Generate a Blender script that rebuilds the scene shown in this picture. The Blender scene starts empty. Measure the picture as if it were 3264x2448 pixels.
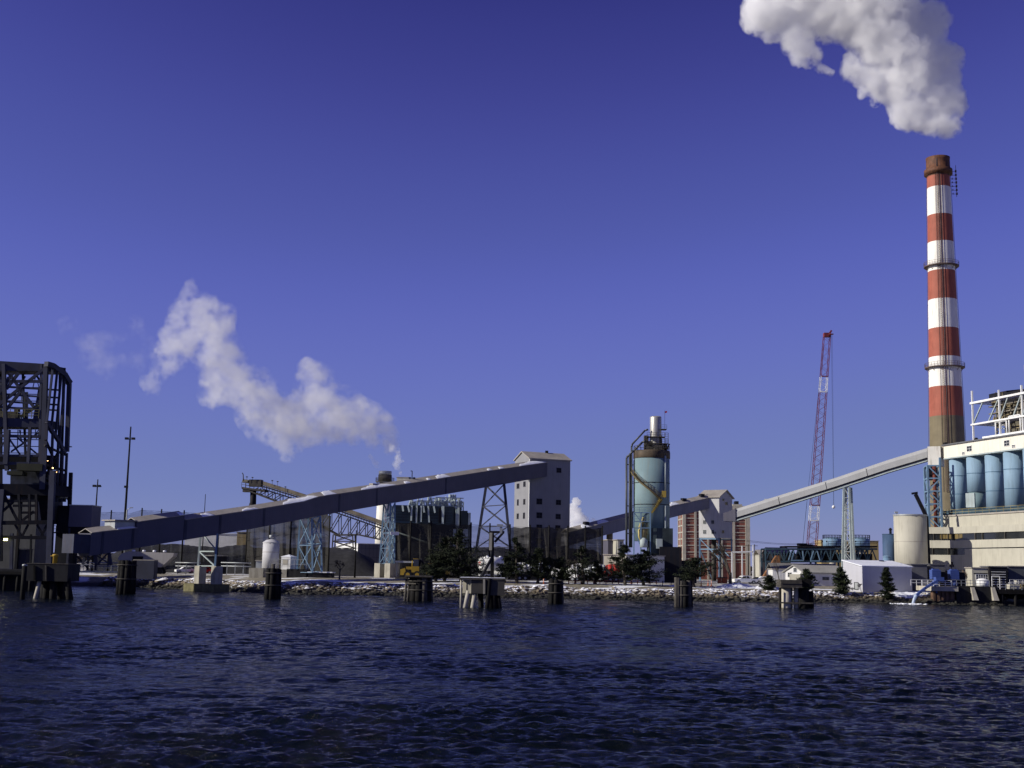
import bpy, bmesh, math, random
import numpy as np
from mathutils import Vector, Matrix, noise as mnoise

random.seed(7)
rng = np.random.default_rng(7)
SC = bpy.context.scene
COL = SC.collection
R = math.radians

# ------------------------------------------------------------------ camera
EYE = Vector((0.0, 0.0, 5.5))
FPX, CX, CY = 3937.0, 1632.0, 1224.0          # focal length and centre in photo pixels
PITCH, ROLL = math.atan(585 / 3937), 0.0186
_f = Vector((0, math.cos(PITCH), math.sin(PITCH)))
_r0 = Vector((1, 0, 0)); _u0 = Vector((0, -math.sin(PITCH), math.cos(PITCH)))
_r = _r0 * math.cos(ROLL) + _u0 * math.sin(ROLL)
_u = -_r0 * math.sin(ROLL) + _u0 * math.cos(ROLL)
cam_d = bpy.data.cameras.new('camera')
cam = bpy.data.objects.new('camera', cam_d); COL.objects.link(cam)
cam.matrix_world = Matrix(((_r.x, _u.x, -_f.x, EYE.x), (_r.y, _u.y, -_f.y, EYE.y), (_r.z, _u.z, -_f.z, EYE.z), (0, 0, 0, 1)))
cam_d.sensor_width = 36; cam_d.lens = 36 * FPX / 3264
cam_d.clip_start = 0.5; cam_d.clip_end = 12000
SC.camera = cam

# ------------------------------------------------------------------ light
SUN_AZ, SUN_EL = R(257), R(27)                # azimuth clockwise from +Y
world = bpy.data.worlds.new('World'); SC.world = world; world.use_nodes = True
wn = world.node_tree.nodes; wl = world.node_tree.links
bg = wn['Background']
sky = wn.new('ShaderNodeTexSky'); sky.sky_type = 'NISHITA'; sky.sun_disc = False
sky.sun_elevation = SUN_EL; sky.sun_rotation = SUN_AZ
sky.air_density = 0.7; sky.dust_density = 0.0; sky.ozone_density = 3.0; sky.altitude = 50
# camera colour response: the photograph renders the winter sky a deep violet blue
pre = wn.new('ShaderNodeVectorMath'); pre.operation = 'SCALE'; pre.inputs['Scale'].default_value = 0.05
crv = wn.new('ShaderNodeRGBCurve')
def set_curve(c, pts):
    c.points[0].location = pts[0]; c.points[-1].location = pts[-1]
    for p in pts[1:-1]: c.points.new(*p)
set_curve(crv.mapping.curves[0], [(0, 0), (.030, .022), (.036, .040), (.052, .078), (.087, .132), (.176, .178), (.30, .24), (1, .28)])
set_curve(crv.mapping.curves[1], [(0, 0), (.055, .026), (.067, .046), (.095, .098), (.151, .166), (.255, .225), (.333, .26), (1, .30)])
set_curve(crv.mapping.curves[2], [(0, 0), (.11, .15), (.134, .24), (.178, .375), (.251, .50), (.32, .485), (1, .52)])
crv.mapping.update()
post = wn.new('ShaderNodeVectorMath'); post.operation = 'SCALE'; post.inputs['Scale'].default_value = 20.0
wl.new(sky.outputs[0], pre.inputs[0]); wl.new(pre.outputs[0], crv.inputs['Color']); wl.new(crv.outputs[0], post.inputs[0]); wl.new(post.outputs[0], bg.inputs[0])
bg.inputs[1].default_value = 0.05
sun_d = bpy.data.lights.new('sun', 'SUN'); sun_d.energy = 5.0; sun_d.angle = R(0.55); sun_d.color = (1.0, 0.945, 0.84)
sun = bpy.data.objects.new('sun', sun_d); COL.objects.link(sun)
_sd = Vector((math.sin(SUN_AZ) * math.cos(SUN_EL), math.cos(SUN_AZ) * math.cos(SUN_EL), math.sin(SUN_EL)))
sun.rotation_euler = (-_sd).to_track_quat('-Z', 'Y').to_euler()
SC.view_settings.view_transform = 'Standard'; SC.view_settings.look = 'None'
SC.view_settings.exposure = 0.0; SC.view_settings.gamma = 1.0
SC.cycles.volume_bounces = 20; SC.cycles.max_bounces = 20; SC.cycles.diffuse_bounces = 3; SC.cycles.glossy_bounces = 4; SC.cycles.transparent_max_bounces = 16
SC.cycles.volume_step_rate = 1.0; SC.cycles.volume_max_steps = 256

# ------------------------------------------------------------------ pixel -> world
def ray(px, py):
    return _r * ((px - CX) / FPX) - _u * ((py - CY) / FPX) + _f
def at(px, py, Y):
    d = ray(px, py); return EYE + d * (Y / d.y)
def flat(px, py, z):
    d = ray(px, py); return EYE + d * ((z - EYE.z) / d.z)
def gx(px, Y, py=1800):
    return at(px, py, Y).x
def mpp(Y):
    return Y / FPX
GZ = 2.8                                       # level of the yard

class Frame:
    """vertical plane through o, u runs along azimuth az, n points az+90 (towards the viewer when u runs right)"""
    def __init__(s, o, az):
        s.o = Vector((o[0], o[1], 0)); a = R(az); s.az = az
        s.u = Vector((math.sin(a), math.cos(a), 0)); s.n = Vector((math.cos(a), -math.sin(a), 0))
    def p(s, u, n, z):
        return s.o + s.u * u + s.n * n + Vector((0, 0, z))
    def hit(s, px, py, n=0.0):
        d = ray(px, py); t = ((s.o + s.n * n) - EYE).dot(s.n) / d.dot(s.n); q = EYE + d * t
        return (q - s.o).dot(s.u), q.z
    def uat(s, px, py=1750, n=0.0):
        return s.hit(px, py, n)[0]
    def turned(s, u, n, daz):
        q = s.p(u, n, 0); return Frame((q.x, q.y), s.az + daz)

# ------------------------------------------------------------------ mesh builder
class MB:
    def __init__(s): s.v = []; s.f = []; s.sm = []
    def add(s, vs, fs, smooth=False):
        b = len(s.v); s.v += [Vector(v) for v in vs]
        s.f += [tuple(b + i for i in f) for f in fs]; s.sm += [smooth] * len(fs)
        return s
    def hexa(s, c):
        return s.add(c, [(0, 3, 2, 1), (4, 5, 6, 7), (0, 1, 5, 4), (1, 2, 6, 5), (2, 3, 7, 6), (3, 0, 4, 7)])
    def box(s, c, d, az=90):
        F = Frame((c[0], c[1]), az); a, b, h = d[0] / 2, d[1] / 2, d[2] / 2
        return s.fbox(F, -a, a, -b, b, c[2] - h, c[2] + h)
    def fbox(s, F, u0, u1, n0, n1, z0, z1):
        P = F.p
        return s.hexa([P(u0, n1, z0), P(u1, n1, z0), P(u1, n0, z0), P(u0, n0, z0), P(u0, n1, z1), P(u1, n1, z1), P(u1, n0, z1), P(u0, n0, z1)])
    def beam(s, a, b, w, h=None):
        h = h or w; a = Vector(a); b = Vector(b); d = (b - a)
        if d.length < 1e-5: return s
        d.normalize(); up = Vector((0, 0, 1)) if abs(d.z) < 0.95 else Vector((0, 1, 0))
        x = d.cross(up).normalized() * (w / 2); y = x.cross(d).normalized() * (h / 2)
        return s.hexa([a - x - y, a + x - y, a + x + y, a - x + y, b - x - y, b + x - y, b + x + y, b - x + y])
    def tube(s, a, b, r, r2=None, n=10, cap=True):
        r2 = r if r2 is None else r2; a = Vector(a); b = Vector(b); d = (b - a)
        if d.length < 1e-6: return s
        d.normalize(); up = Vector((0, 0, 1)) if abs(d.z) < 0.95 else Vector((0, 1, 0))
        x = d.cross(up).normalized(); y = x.cross(d)
        vs = []
        for c, q in ((a, r), (b, r2)):
            for i in range(n):
                t = 2 * math.pi * i / n; vs.append(c + (x * math.cos(t) + y * math.sin(t)) * q)
        s.add(vs, [(i, (i + 1) % n, n + (i + 1) % n, n + i) for i in range(n)], True)
        if cap:
            b0 = len(s.v) - 2 * n
            s.f += [tuple(b0 + i for i in range(n))[::-1], tuple(b0 + n + i for i in range(n))]; s.sm += [False, False]
        return s
    def path(s, pts, r, n=8):
        for a, b in zip(pts[:-1], pts[1:]): s.tube(a, b, r, n=n)
        return s
    def lathe(s, c, prof, n=32, smooth=True, caps=True):
        c = Vector(c); b = len(s.v)
        for r, z in prof:
            for i in range(n):
                t = 2 * math.pi * i / n; s.v.append(c + Vector((math.cos(t) * r, math.sin(t) * r, z)))
        for k in range(len(prof) - 1):
            for i in range(n):
                j = (i + 1) % n
                s.f.append((b + k * n + i, b + k * n + j, b + (k + 1) * n + j, b + (k + 1) * n + i)); s.sm.append(smooth)
        if caps:
            s.f.append(tuple(b + i for i in range(n))[::-1]); s.sm.append(False)
            m = b + (len(prof) - 1) * n; s.f.append(tuple(m + i for i in range(n))); s.sm.append(False)
        return s
    def prism(s, F, prof, n0, n1):
        """profile [(u,z)] extruded from n0 to n1"""
        k = len(prof); vs = [F.p(u, n1, z) for u, z in prof] + [F.p(u, n0, z) for u, z in prof]
        fs = [tuple(range(k)), tuple(range(k, 2 * k))[::-1]] + [(i, k + i, k + (i + 1) % k, (i + 1) % k) for i in range(k)]
        return s.add(vs, fs)
    def nprism(s, F, prof, u0, u1):
        """profile [(n,z)] extruded along u"""
        k = len(prof); vs = [F.p(u0, n, z) for n, z in prof] + [F.p(u1, n, z) for n, z in prof]
        fs = [tuple(range(k)), tuple(range(k, 2 * k))[::-1]] + [(i, k + i, k + (i + 1) % k, (i + 1) % k) for i in range(k)]
        return s.add(vs, fs)
    SPLIT = {'expansion_joint', 'seam', 'painted_lit_edge', 'dark_opening', 'roof_box', 'blind', 'roof_vent', 'hatch', 'roof_unit', 'pale_duct', 'drum_ring', 'reflective_band', 'wire_band', 'marking', 'concrete_pier', 'casing_wall'}
    def islands(s):
        par = list(range(len(s.v)))
        def find(i):
            while par[i] != i: par[i] = par[par[i]]; i = par[i]
            return i
        for f in s.f:
            r0 = find(f[0])
            for i in f[1:]: par[find(i)] = r0
        groups = {}
        for k, f in enumerate(s.f): groups.setdefault(find(f[0]), []).append(k)
        out = []
        for ks in groups.values():
            used = sorted({i for k in ks for i in s.f[k]}); mp = {i: j for j, i in enumerate(used)}; m2 = MB()
            m2.v = [s.v[i] for i in used]; m2.f = [tuple(mp[i] for i in s.f[k]) for k in ks]; m2.sm = [s.sm[k] for k in ks]; out.append(m2)
        return out
    def build(s, name, m, parent=None, whole=False):
        if name in MB.SPLIT and not whole:
            parts = s.islands()
            if len(parts) > 1:
                for q in parts: o = q.build(name, m, parent, True)
                return o
        me = bpy.data.meshes.new(name); off = parent_loc(parent)
        me.from_pydata([tuple(v - off) for v in s.v], [], s.f)
        me.polygons.foreach_set('use_smooth', s.sm)
        me.update()
        bm = bmesh.new(); bm.from_mesh(me); bmesh.ops.recalc_face_normals(bm, faces=bm.faces); bm.to_mesh(me); bm.free()
        if m: me.materials.append(m)
        o = bpy.data.objects.new(name, me); COL.objects.link(o)
        if parent: o.parent = parent
        return o

def parent_loc(p):
    v = Vector((0, 0, 0))
    while p is not None: v += p.location; p = p.parent
    return v
def tag(o, label=None, cat=None, group=None, kind=None):
    if label: o['label'] = label
    if cat: o['category'] = cat
    if group: o['group'] = group
    if kind: o['kind'] = kind
    return o
def thing(name, label, cat, loc, group=None):
    o = bpy.data.objects.new(name, None); COL.objects.link(o); o.location = Vector(loc)
    o.empty_display_size = 0.5
    return tag(o, label, cat, group)
def copy_tree(o, parent=None):
    c = o.copy(); COL.objects.link(c); c.parent = parent
    for ch in list(o.children): copy_tree(ch, c)
    return c

# ------------------------------------------------------------------ materials
MATS = {}
def M(name, col, var=0.18, scale=0.35, rough=0.7, metal=0.0, dirt=None, dirt_amt=0.35, streak=1.0, ribs=None, bump=0.15, spec=0.35, blocks=None):
    """painted / weathered surface: base colour with two scales of variation, dirt in vertical streaks, optional ribs (spacing m, direction vector)"""
    if name in MATS: return MATS[name]
    m = bpy.data.materials.new(name); m.use_nodes = True; N = m.node_tree.nodes; L = m.node_tree.links
    b = N['Principled BSDF']; b.inputs['Roughness'].default_value = rough; b.inputs['Metallic'].default_value = metal
    b.inputs['Specular IOR Level'].default_value = spec
    g = N.new('ShaderNodeNewGeometry')
    n1 = N.new('ShaderNodeTexNoise'); n1.inputs['Scale'].default_value = scale; n1.inputs['Detail'].default_value = 6
    L.new(g.outputs['Position'], n1.inputs['Vector'])
    mp = N.new('ShaderNodeMapping'); mp.inputs['Scale'].default_value = (1.7, 1.7, 0.16 if streak else 1.7)
    L.new(g.outputs['Position'], mp.inputs['Vector'])
    n2 = N.new('ShaderNodeTexNoise'); n2.inputs['Scale'].default_value = 1.0; n2.inputs['Detail'].default_value = 8; n2.inputs['Roughness'].default_value = 0.65
    L.new(mp.outputs[0], n2.inputs['Vector'])
    c0 = tuple(max(0, x * (1 - var)) for x in col); c1 = tuple(min(1, x * (1 + var)) for x in col)
    r1 = N.new('ShaderNodeValToRGB'); r1.color_ramp.elements[0].position = 0.32; r1.color_ramp.elements[1].position = 0.68
    r1.color_ramp.elements[0].color = (*c0, 1); r1.color_ramp.elements[1].color = (*c1, 1)
    L.new(n1.outputs['Fac'], r1.inputs[0])
    dc = dirt or tuple(x * 0.45 for x in col)
    r2 = N.new('ShaderNodeMapRange'); r2.inputs[1].default_value = 0.5; r2.inputs[2].default_value = 0.72; r2.inputs[4].default_value = dirt_amt
    L.new(n2.outputs['Fac'], r2.inputs[0])
    mx = N.new('ShaderNodeMix'); mx.data_type = 'RGBA'; mx.inputs[7].default_value = (*dc, 1)
    L.new(r2.outputs[0], mx.inputs[0]); L.new(r1.outputs[0], mx.inputs[6])
    out = mx.outputs[2]
    bp = N.new('ShaderNodeBump'); bp.inputs['Strength'].default_value = bump; bp.inputs['Distance'].default_value = 0.05
    L.new(n2.outputs['Fac'], bp.inputs['Height'])
    if ribs:
        sp, dv = ribs
        dt = N.new('ShaderNodeVectorMath'); dt.operation = 'DOT_PRODUCT'; dt.inputs[1].default_value = dv
        L.new(g.outputs['Position'], dt.inputs[0])
        ml = N.new('ShaderNodeMath'); ml.operation = 'MULTIPLY'; ml.inputs[1].default_value = 2 * math.pi / sp; L.new(dt.outputs['Value'], ml.inputs[0])
        sn = N.new('ShaderNodeMath'); sn.operation = 'SINE'; L.new(ml.outputs[0], sn.inputs[0])
        b2 = N.new('ShaderNodeBump'); b2.inputs['Strength'].default_value = 0.5; b2.inputs['Distance'].default_value = 0.010
        L.new(sn.outputs[0], b2.inputs['Height']); L.new(bp.outputs[0], b2.inputs['Normal']); L.new(b2.outputs[0], b.inputs['Normal'])
    else:
        L.new(bp.outputs[0], b.inputs['Normal'])
    L.new(out, b.inputs['Base Color'])
    MATS[name] = m
    return m
def emit(name, col, s):
    m = bpy.data.materials.new(name); m.use_nodes = True; b = m.node_tree.nodes['Principled BSDF']
    b.inputs['Base Color'].default_value = (*col, 1); b.inputs['Emission Color'].default_value = (*col, 1); b.inputs['Emission Strength'].default_value = s
    return m

RUST = (0.16, 0.06, 0.025)
m_clad = M('blue_grey_cladding', (0.085, 0.083, 0.115), ribs=(0.6, (0.8, 0.6, 0)), dirt=(0.12, 0.11, 0.13), var=0.08, dirt_amt=0.25)
m_clad_light = M('pale_cladding', (0.62, 0.62, 0.60), ribs=(0.5, (0.8, 0.6, 0)), dirt=(0.3, 0.27, 0.22), var=0.06, dirt_amt=0.25)
m_roof_grey = M('grey_roofing', (0.33, 0.30, 0.26), var=0.15, dirt=(0.10, 0.09, 0.08))
m_roof_dark = M('dark_roofing', (0.12, 0.12, 0.13), var=0.2)
m_snow = M('snow', (0.82, 0.84, 0.88), var=0.06, rough=0.5, dirt=(0.45, 0.44, 0.43), dirt_amt=0.3, streak=0)
m_steel_blue = M('light_blue_painted_steel', (0.15, 0.25, 0.36), var=0.12, dirt=RUST, dirt_amt=0.35)
m_steel_dark = M('dark_steel', (0.011, 0.012, 0.017), spec=.15, var=0.3, dirt=(0.06, 0.035, 0.02))
m_steel_navy = M('dark_blue_steel', (0.038, 0.042, 0.070), spec=.3, var=0.25, dirt=(0.05, 0.03, 0.02))
m_steel_grey = M('galvanised_steel', (0.35, 0.37, 0.38), var=0.15, metal=0.3, rough=0.5, dirt=RUST, dirt_amt=0.3)
m_steel_teal = M('teal_painted_steel', (0.045, 0.085, 0.115), var=0.2, dirt=(0.03, 0.05, 0.05))
m_white = M('white_paint', (0.78, 0.78, 0.76), var=0.05, dirt=(0.38, 0.33, 0.26), dirt_amt=0.3)
m_cream = M('cream_concrete', (0.43, 0.41, 0.335), var=0.06, dirt=(0.18, 0.16, 0.12), dirt_amt=0.38, bump=0.08)
m_conc = M('weathered_concrete', (0.36, 0.34, 0.28), var=0.15, scale=0.9, dirt=(0.12, 0.10, 0.08), dirt_amt=0.6)
m_conc_dark = M('wet_dark_concrete', (0.020, 0.020, 0.022), spec=.12, var=0.25, scale=0.9, dirt=(0.04, 0.04, 0.04), dirt_amt=0.6)
m_timber = M('tarred_timber', (0.010, 0.0095, 0.009), spec=.12, var=0.4, scale=2.0, rough=0.8, dirt=(0.015, 0.015, 0.018), dirt_amt=0.8, bump=0.5)
m_timber_grey = M('weathered_timber', (0.075, 0.068, 0.058), spec=.15, var=0.3, scale=2.0, dirt=(0.05, 0.045, 0.04), dirt_amt=0.7, bump=0.5)
m_red = M('chimney_red_paint', (0.33, 0.095, 0.06), var=0.10, dirt=(0.16, 0.04, 0.025), dirt_amt=0.45)
m_chwhite = M('chimney_white_paint', (0.80, 0.78, 0.72), var=0.04, dirt=(0.35, 0.28, 0.2), dirt_amt=0.4)
m_chbare = M('chimney_bare_concrete', (0.18, 0.15, 0.09), var=0.12, dirt=(0.12, 0.09, 0.05))
m_chcap = M('chimney_rusty_cap', (0.12, 0.05, 0.025), var=0.35, scale=1.0, dirt=(0.05, 0.025, 0.015), dirt_amt=0.8)
m_silo = M('sky_blue_silo_paint', (0.22, 0.33, 0.43), var=0.05, dirt=(0.12, 0.17, 0.20), dirt_amt=0.4, bump=0.05)
m_tankteal = M('faded_teal_paint', (0.16, 0.24, 0.26), var=0.14, scale=0.2, dirt=(0.20, 0.17, 0.10), dirt_amt=0.35)
m_brick = M('red_brick', (0.21, 0.075, 0.055), var=0.15, scale=0.8, dirt=(0.10, 0.04, 0.03))
m_pier = M('stained_cream_concrete', (0.42, 0.39, 0.32), var=0.12, scale=0.5, dirt=(0.2, 0.17, 0.13), dirt_amt=0.5)
m_glass = M('dark_window_glass', (0.02, 0.022, 0.025), var=0.2, rough=0.12, spec=0.8, dirt_amt=0.1, bump=0.0)
m_glass_tan = M('tan_blinds_behind_glass', (0.16, 0.12, 0.05), var=0.2, rough=0.2, dirt_amt=0.2)
m_yellow = M('yellow_paint', (0.42, 0.27, 0.03), var=0.12, dirt=(0.2, 0.12, 0.03))
m_orange = M('orange_paint', (0.55, 0.14, 0.04), var=0.12)
m_bluepaint = M('bright_blue_paint', (0.05, 0.085, 0.27), var=0.12, dirt=(0.04, 0.07, 0.15))
m_cranered = M('crane_red_paint', (0.17, 0.028, 0.04), var=0.12)
m_rusty = M('rusty_steel', (0.11, 0.065, 0.04), var=0.4, scale=1.2, dirt=(0.06, 0.03, 0.02), dirt_amt=0.7)
m_black = M('black_rubber', (0.012, 0.012, 0.013), var=0.3)
m_coal = M('coal', (0.022, 0.022, 0.024), var=0.4, scale=1.5, rough=0.8, bump=1.0, streak=0)
m_bark = M('dark_bark', (0.05, 0.04, 0.03), var=0.3, scale=3, bump=0.6)
m_boiler = M('boiler_house_cladding', (0.030, 0.045, 0.052), var=0.25, scale=0.3, dirt=(0.03, 0.03, 0.03), dirt_amt=0.6)
m_palesteel = M('pale_green_steel', (0.36, 0.42, 0.42), var=0.15, dirt=(0.2, 0.2, 0.15))
m_tan = M('tan_cladding', (0.34, 0.26, 0.12), var=0.15)
m_dust = M('dusty_steel', (0.075, 0.068, 0.058), spec=.15, var=0.3, scale=1.0, dirt=(0.03, 0.03, 0.03), dirt_amt=0.6)

def m_needles(name, c0, c1):
    m = bpy.data.materials.new(name); m.use_nodes = True; N = m.node_tree.nodes; L = m.node_tree.links; b = N['Principled BSDF']
    g = N.new('ShaderNodeNewGeometry'); n = N.new('ShaderNodeTexNoise'); n.inputs['Scale'].default_value = 1.3; n.inputs['Detail'].default_value = 4
    L.new(g.outputs['Position'], n.inputs['Vector'])
    r = N.new('ShaderNodeValToRGB'); r.color_ramp.elements[0].position = .35; r.color_ramp.elements[1].position = .7
    r.color_ramp.elements[0].color = (*c0, 1); r.color_ramp.elements[1].color = (*c1, 1)
    L.new(n.outputs['Fac'], r.inputs[0]); L.new(r.outputs[0], b.inputs['Base Color']); b.inputs['Roughness'].default_value = 0.7
    b.inputs['Specular IOR Level'].default_value = 0.2
    return m
m_pine = m_needles('pine_needles', (0.007, 0.011, 0.005), (0.026, 0.034, 0.013))
m_juniper = m_needles('juniper_foliage', (0.012, 0.022, 0.010), (0.05, 0.06, 0.025))

# open-weave netting: dark threads, the rest of the area is holes
def m_net(name, cover, col=(0.05, 0.055, 0.06)):
    m = bpy.data.materials.new(name); m.use_nodes = True; N = m.node_tree.nodes; L = m.node_tree.links; b = N['Principled BSDF']
    b.inputs['Base Color'].default_value = (*col, 1); b.inputs['Roughness'].default_value = 0.9
    g = N.new('ShaderNodeNewGeometry'); n = N.new('ShaderNodeTexNoise'); n.inputs['Scale'].default_value = 0.25; n.inputs['Detail'].default_value = 5
    mp = N.new('ShaderNodeMapping'); mp.inputs['Scale'].default_value = (1, 1, 3); L.new(g.outputs['Position'], mp.inputs[0]); L.new(mp.outputs[0], n.inputs['Vector'])
    r = N.new('ShaderNodeMapRange'); r.inputs[1].default_value = .3; r.inputs[2].default_value = .7; r.inputs[3].default_value = cover - .1; r.inputs[4].default_value = cover + .1
    L.new(n.outputs['Fac'], r.inputs[0]); L.new(r.outputs[0], b.inputs['Alpha'])
    return m
m_net_thin = m_net('thin_wind_netting', 0.36)
m_net_thick = m_net('dense_wind_netting', 0.88, (0.022, 0.02, 0.016))
# ================================================================== SETTING: ground, water
shore_px = [(240, 1868), (420, 1871), (600, 1879), (750, 1886), (900, 1893), (1200, 1898), (1500, 1902), (1800, 1908), (2100, 1913), (2400, 1918), (2700, 1921), (2960, 1925)]
shore = [flat(px, py, 0) for px, py in shore_px]
shore = [(s.x, s.y) for s in shore]
shore = [(-3000, shore[0][1] + 30), (-150, shore[0][1] + 3)] + shore + [(shore[-1][0] + 8, shore[-1][1] - 1), (180, shore[-1][1] - 4), (3000, shore[-1][1] - 4)]
sx = np.array([s[0] for s in shore]); sy = np.array([s[1] for s in shore])
def shore_y(x):
    return float(np.interp(x, sx, sy)) + 0.8 * math.sin(x * 0.21) + 0.5 * math.sin(x * 0.57 + 1)
BANK = [(-6, -1.6), (-2.5, -0.7), (0, 0.05), (2.2, .85), (4.6, 1.65), (6.5, 1.85), (9, 2.0), (14, 2.3), (22, 2.6), (32, GZ), (45, GZ), (60, GZ), (100, GZ), (200, GZ), (500, GZ), (1500, GZ), (6000, GZ)]
def ground_z(x, y):
    return float(np.interp(y - shore_y(x), [q[0] for q in BANK], [q[1] for q in BANK]))
def gflat(px, py):
    """where a pixel's ray meets the sloping yard"""
    d = ray(px, py); Y = 236.0
    while Y < 420:
        q = EYE + d * (Y / d.y)
        if q.z <= ground_z(q.x, q.y) + .02 and Y - shore_y(q.x) > 5: return q
        Y += .5
    return EYE + d * (290 / d.y)
xs = np.concatenate([[-5000, -1500, -500, -250], np.linspace(-140, 170, 280), [250, 500, 1500, 5000]])
verts = []; faces = []
for i, x in enumerate(xs):
    y0 = shore_y(x)
    for j, (d, z) in enumerate(BANK):
        zz = z + (0.18 * mnoise.noise(Vector((x * .3, d * .3, 1))) if 2 < d < 9 else 0)
        verts.append((x, y0 + d, zz))
nb = len(BANK)
for i in range(len(xs) - 1):
    for j in range(nb - 1):
        a = i * nb + j; faces.append((a, a + nb, a + nb + 1, a + 1))
me = bpy.data.meshes.new('ground'); me.from_pydata(verts, [], faces); me.update()
for p in me.polygons: p.use_smooth = True
ground = bpy.data.objects.new('ground', me); COL.objects.link(ground); tag(ground, kind='structure')
mg = bpy.data.materials.new('yard_gravel_and_snow'); mg.use_nodes = True; N = mg.node_tree.nodes; L = mg.node_tree.links; b = N['Principled BSDF']
g = N.new('ShaderNodeNewGeometry')
na = N.new('ShaderNodeTexNoise'); na.inputs['Scale'].default_value = 0.11; na.inputs['Detail'].default_value = 7; na.inputs['Roughness'].default_value = .62
mp = N.new('ShaderNodeMapping'); mp.inputs['Scale'].default_value = (1, 1.6, 1); L.new(g.outputs['Position'], mp.inputs[0]); L.new(mp.outputs[0], na.inputs['Vector'])
nb2 = N.new('ShaderNodeTexNoise'); nb2.inputs['Scale'].default_value = 0.7; nb2.inputs['Detail'].default_value = 8; L.new(g.outputs['Position'], nb2.inputs['Vector'])
rg = N.new('ShaderNodeValToRGB'); rg.color_ramp.elements[0].color = (0.13, 0.115, 0.08, 1); rg.color_ramp.elements[1].color = (0.27, 0.24, 0.17, 1)
rg.color_ramp.elements[0].position = .35; rg.color_ramp.elements[1].position = .65
L.new(nb2.outputs['Fac'], rg.inputs[0])
rs = N.new('ShaderNodeMapRange'); rs.inputs[1].default_value = .53; rs.inputs[2].default_value = .57; L.new(na.outputs['Fac'], rs.inputs[0])
mx = N.new('ShaderNodeMix'); mx.data_type = 'RGBA'; mx.inputs[7].default_value = (0.8, 0.82, 0.86, 1)
L.new(rs.outputs[0], mx.inputs[0]); L.new(rg.outputs[0], mx.inputs[6])
# dark and wet below the tide mark
sp = N.new('ShaderNodeSeparateXYZ'); L.new(g.outputs['Position'], sp.inputs[0])
wt = N.new('ShaderNodeMapRange'); wt.inputs[1].default_value = 0.5; wt.inputs[2].default_value = 1.2; L.new(sp.outputs['Z'], wt.inputs[0])
mw = N.new('ShaderNodeMix'); mw.data_type = 'RGBA'; mw.inputs[6].default_value = (0.03, 0.028, 0.02, 1)
L.new(wt.outputs[0], mw.inputs[0]); L.new(mx.outputs[2], mw.inputs[7]); L.new(mw.outputs[2], b.inputs['Base Color'])
b.inputs['Roughness'].default_value = .85
bp = N.new('ShaderNodeBump'); bp.inputs['Distance'].default_value = .15; L.new(nb2.outputs['Fac'], bp.inputs['Height']); L.new(bp.outputs[0], b.inputs['Normal'])
me.materials.append(mg)

# ------------------------------------------------------------------ water: real wave relief
NR, NA = 1150, 820
rr = np.geomspace(20, 420, NR); aa = np.radians(np.linspace(-34, 34, NA))
RR, AA = np.meshgrid(rr, aa, indexing='ij'); X = RR * np.sin(AA); Y = RR * np.cos(AA)
Z = np.zeros_like(X)
def lowf(s, seed):
    r2 = np.random.default_rng(seed); o = np.zeros_like(X)
    for k in range(7):
        t = r2.uniform(0, 2 * np.pi); l = s * r2.uniform(.6, 1.8)
        o += np.sin((X * np.cos(t) + Y * np.sin(t) * 1.5) * 2 * np.pi / l + r2.uniform(0, 6.28))
    return o / 7
gust = np.clip(1.05 + 1.3 * lowf(38, 3) + 0.6 * lowf(13, 4), 0.5, 1.7)
wr = np.random.default_rng(11)
warp = 1.2 * lowf(12, 5)
for k in range(76):
    lam = 0.36 * (16 ** (k / 75.0)); t = R(82) + wr.normal(0, 0.40)
    kk = 2 * np.pi / lam; slope = 0.060 if lam < .9 else (0.030 if lam < 2.0 else 0.009)
    amp = slope / kk * 1.25
    ph = kk * ((X + warp) * np.cos(t) + (Y + warp * .6) * np.sin(t)) + wr.uniform(0, 6.28)
    pix = RR * 0.00105                          # keep only what the grid can carry
    fade = np.clip((lam / (np.gradient(rr)[:, None] * 2.2)) - 1, 0, 1)
    w = np.sin(ph); w = w + 0.25 * np.cos(2 * ph)
    Z += amp * w * fade * (gust if lam < 3 else 1)
co = np.stack([X, Y, Z], -1).reshape(-1, 3).astype(np.float32)
idx = np.arange(NR * NA).reshape(NR, NA)
q = np.stack([idx[:-1, :-1], idx[:-1, 1:], idx[1:, 1:], idx[1:, :-1]], -1).reshape(-1, 4).astype(np.int32)
me = bpy.data.meshes.new('water'); me.vertices.add(len(co)); me.vertices.foreach_set('co', co.ravel())
me.loops.add(q.size); me.loops.foreach_set('vertex_index', q.ravel()); me.polygons.add(len(q))
me.polygons.foreach_set('loop_start', np.arange(0, q.size, 4, dtype=np.int32)); me.polygons.foreach_set('use_smooth', np.ones(len(q), bool)); me.update(calc_edges=True); me.validate()
water = bpy.data.objects.new('water', me); COL.objects.link(water); tag(water, kind='structure')
if me.polygons[0].normal.z < 0: me.flip_normals()
mwat = bpy.data.materials.new('harbour_water'); mwat.use_nodes = True; N = mwat.node_tree.nodes; L = mwat.node_tree.links; b = N['Principled BSDF']
b.inputs['Base Color'].default_value = (0.002, 0.004, 0.006, 1); b.inputs['Roughness'].default_value = 0.08; b.inputs['IOR'].default_value = 1.30; b.inputs['Specular IOR Level'].default_value = 0.30
g = N.new('ShaderNodeNewGeometry'); mp = N.new('ShaderNodeMapping'); mp.inputs['Rotation'].default_value = (0, 0, R(12)); mp.inputs['Scale'].default_value = (0.42, 1.25, 1)
L.new(g.outputs['Position'], mp.inputs[0])
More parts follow.
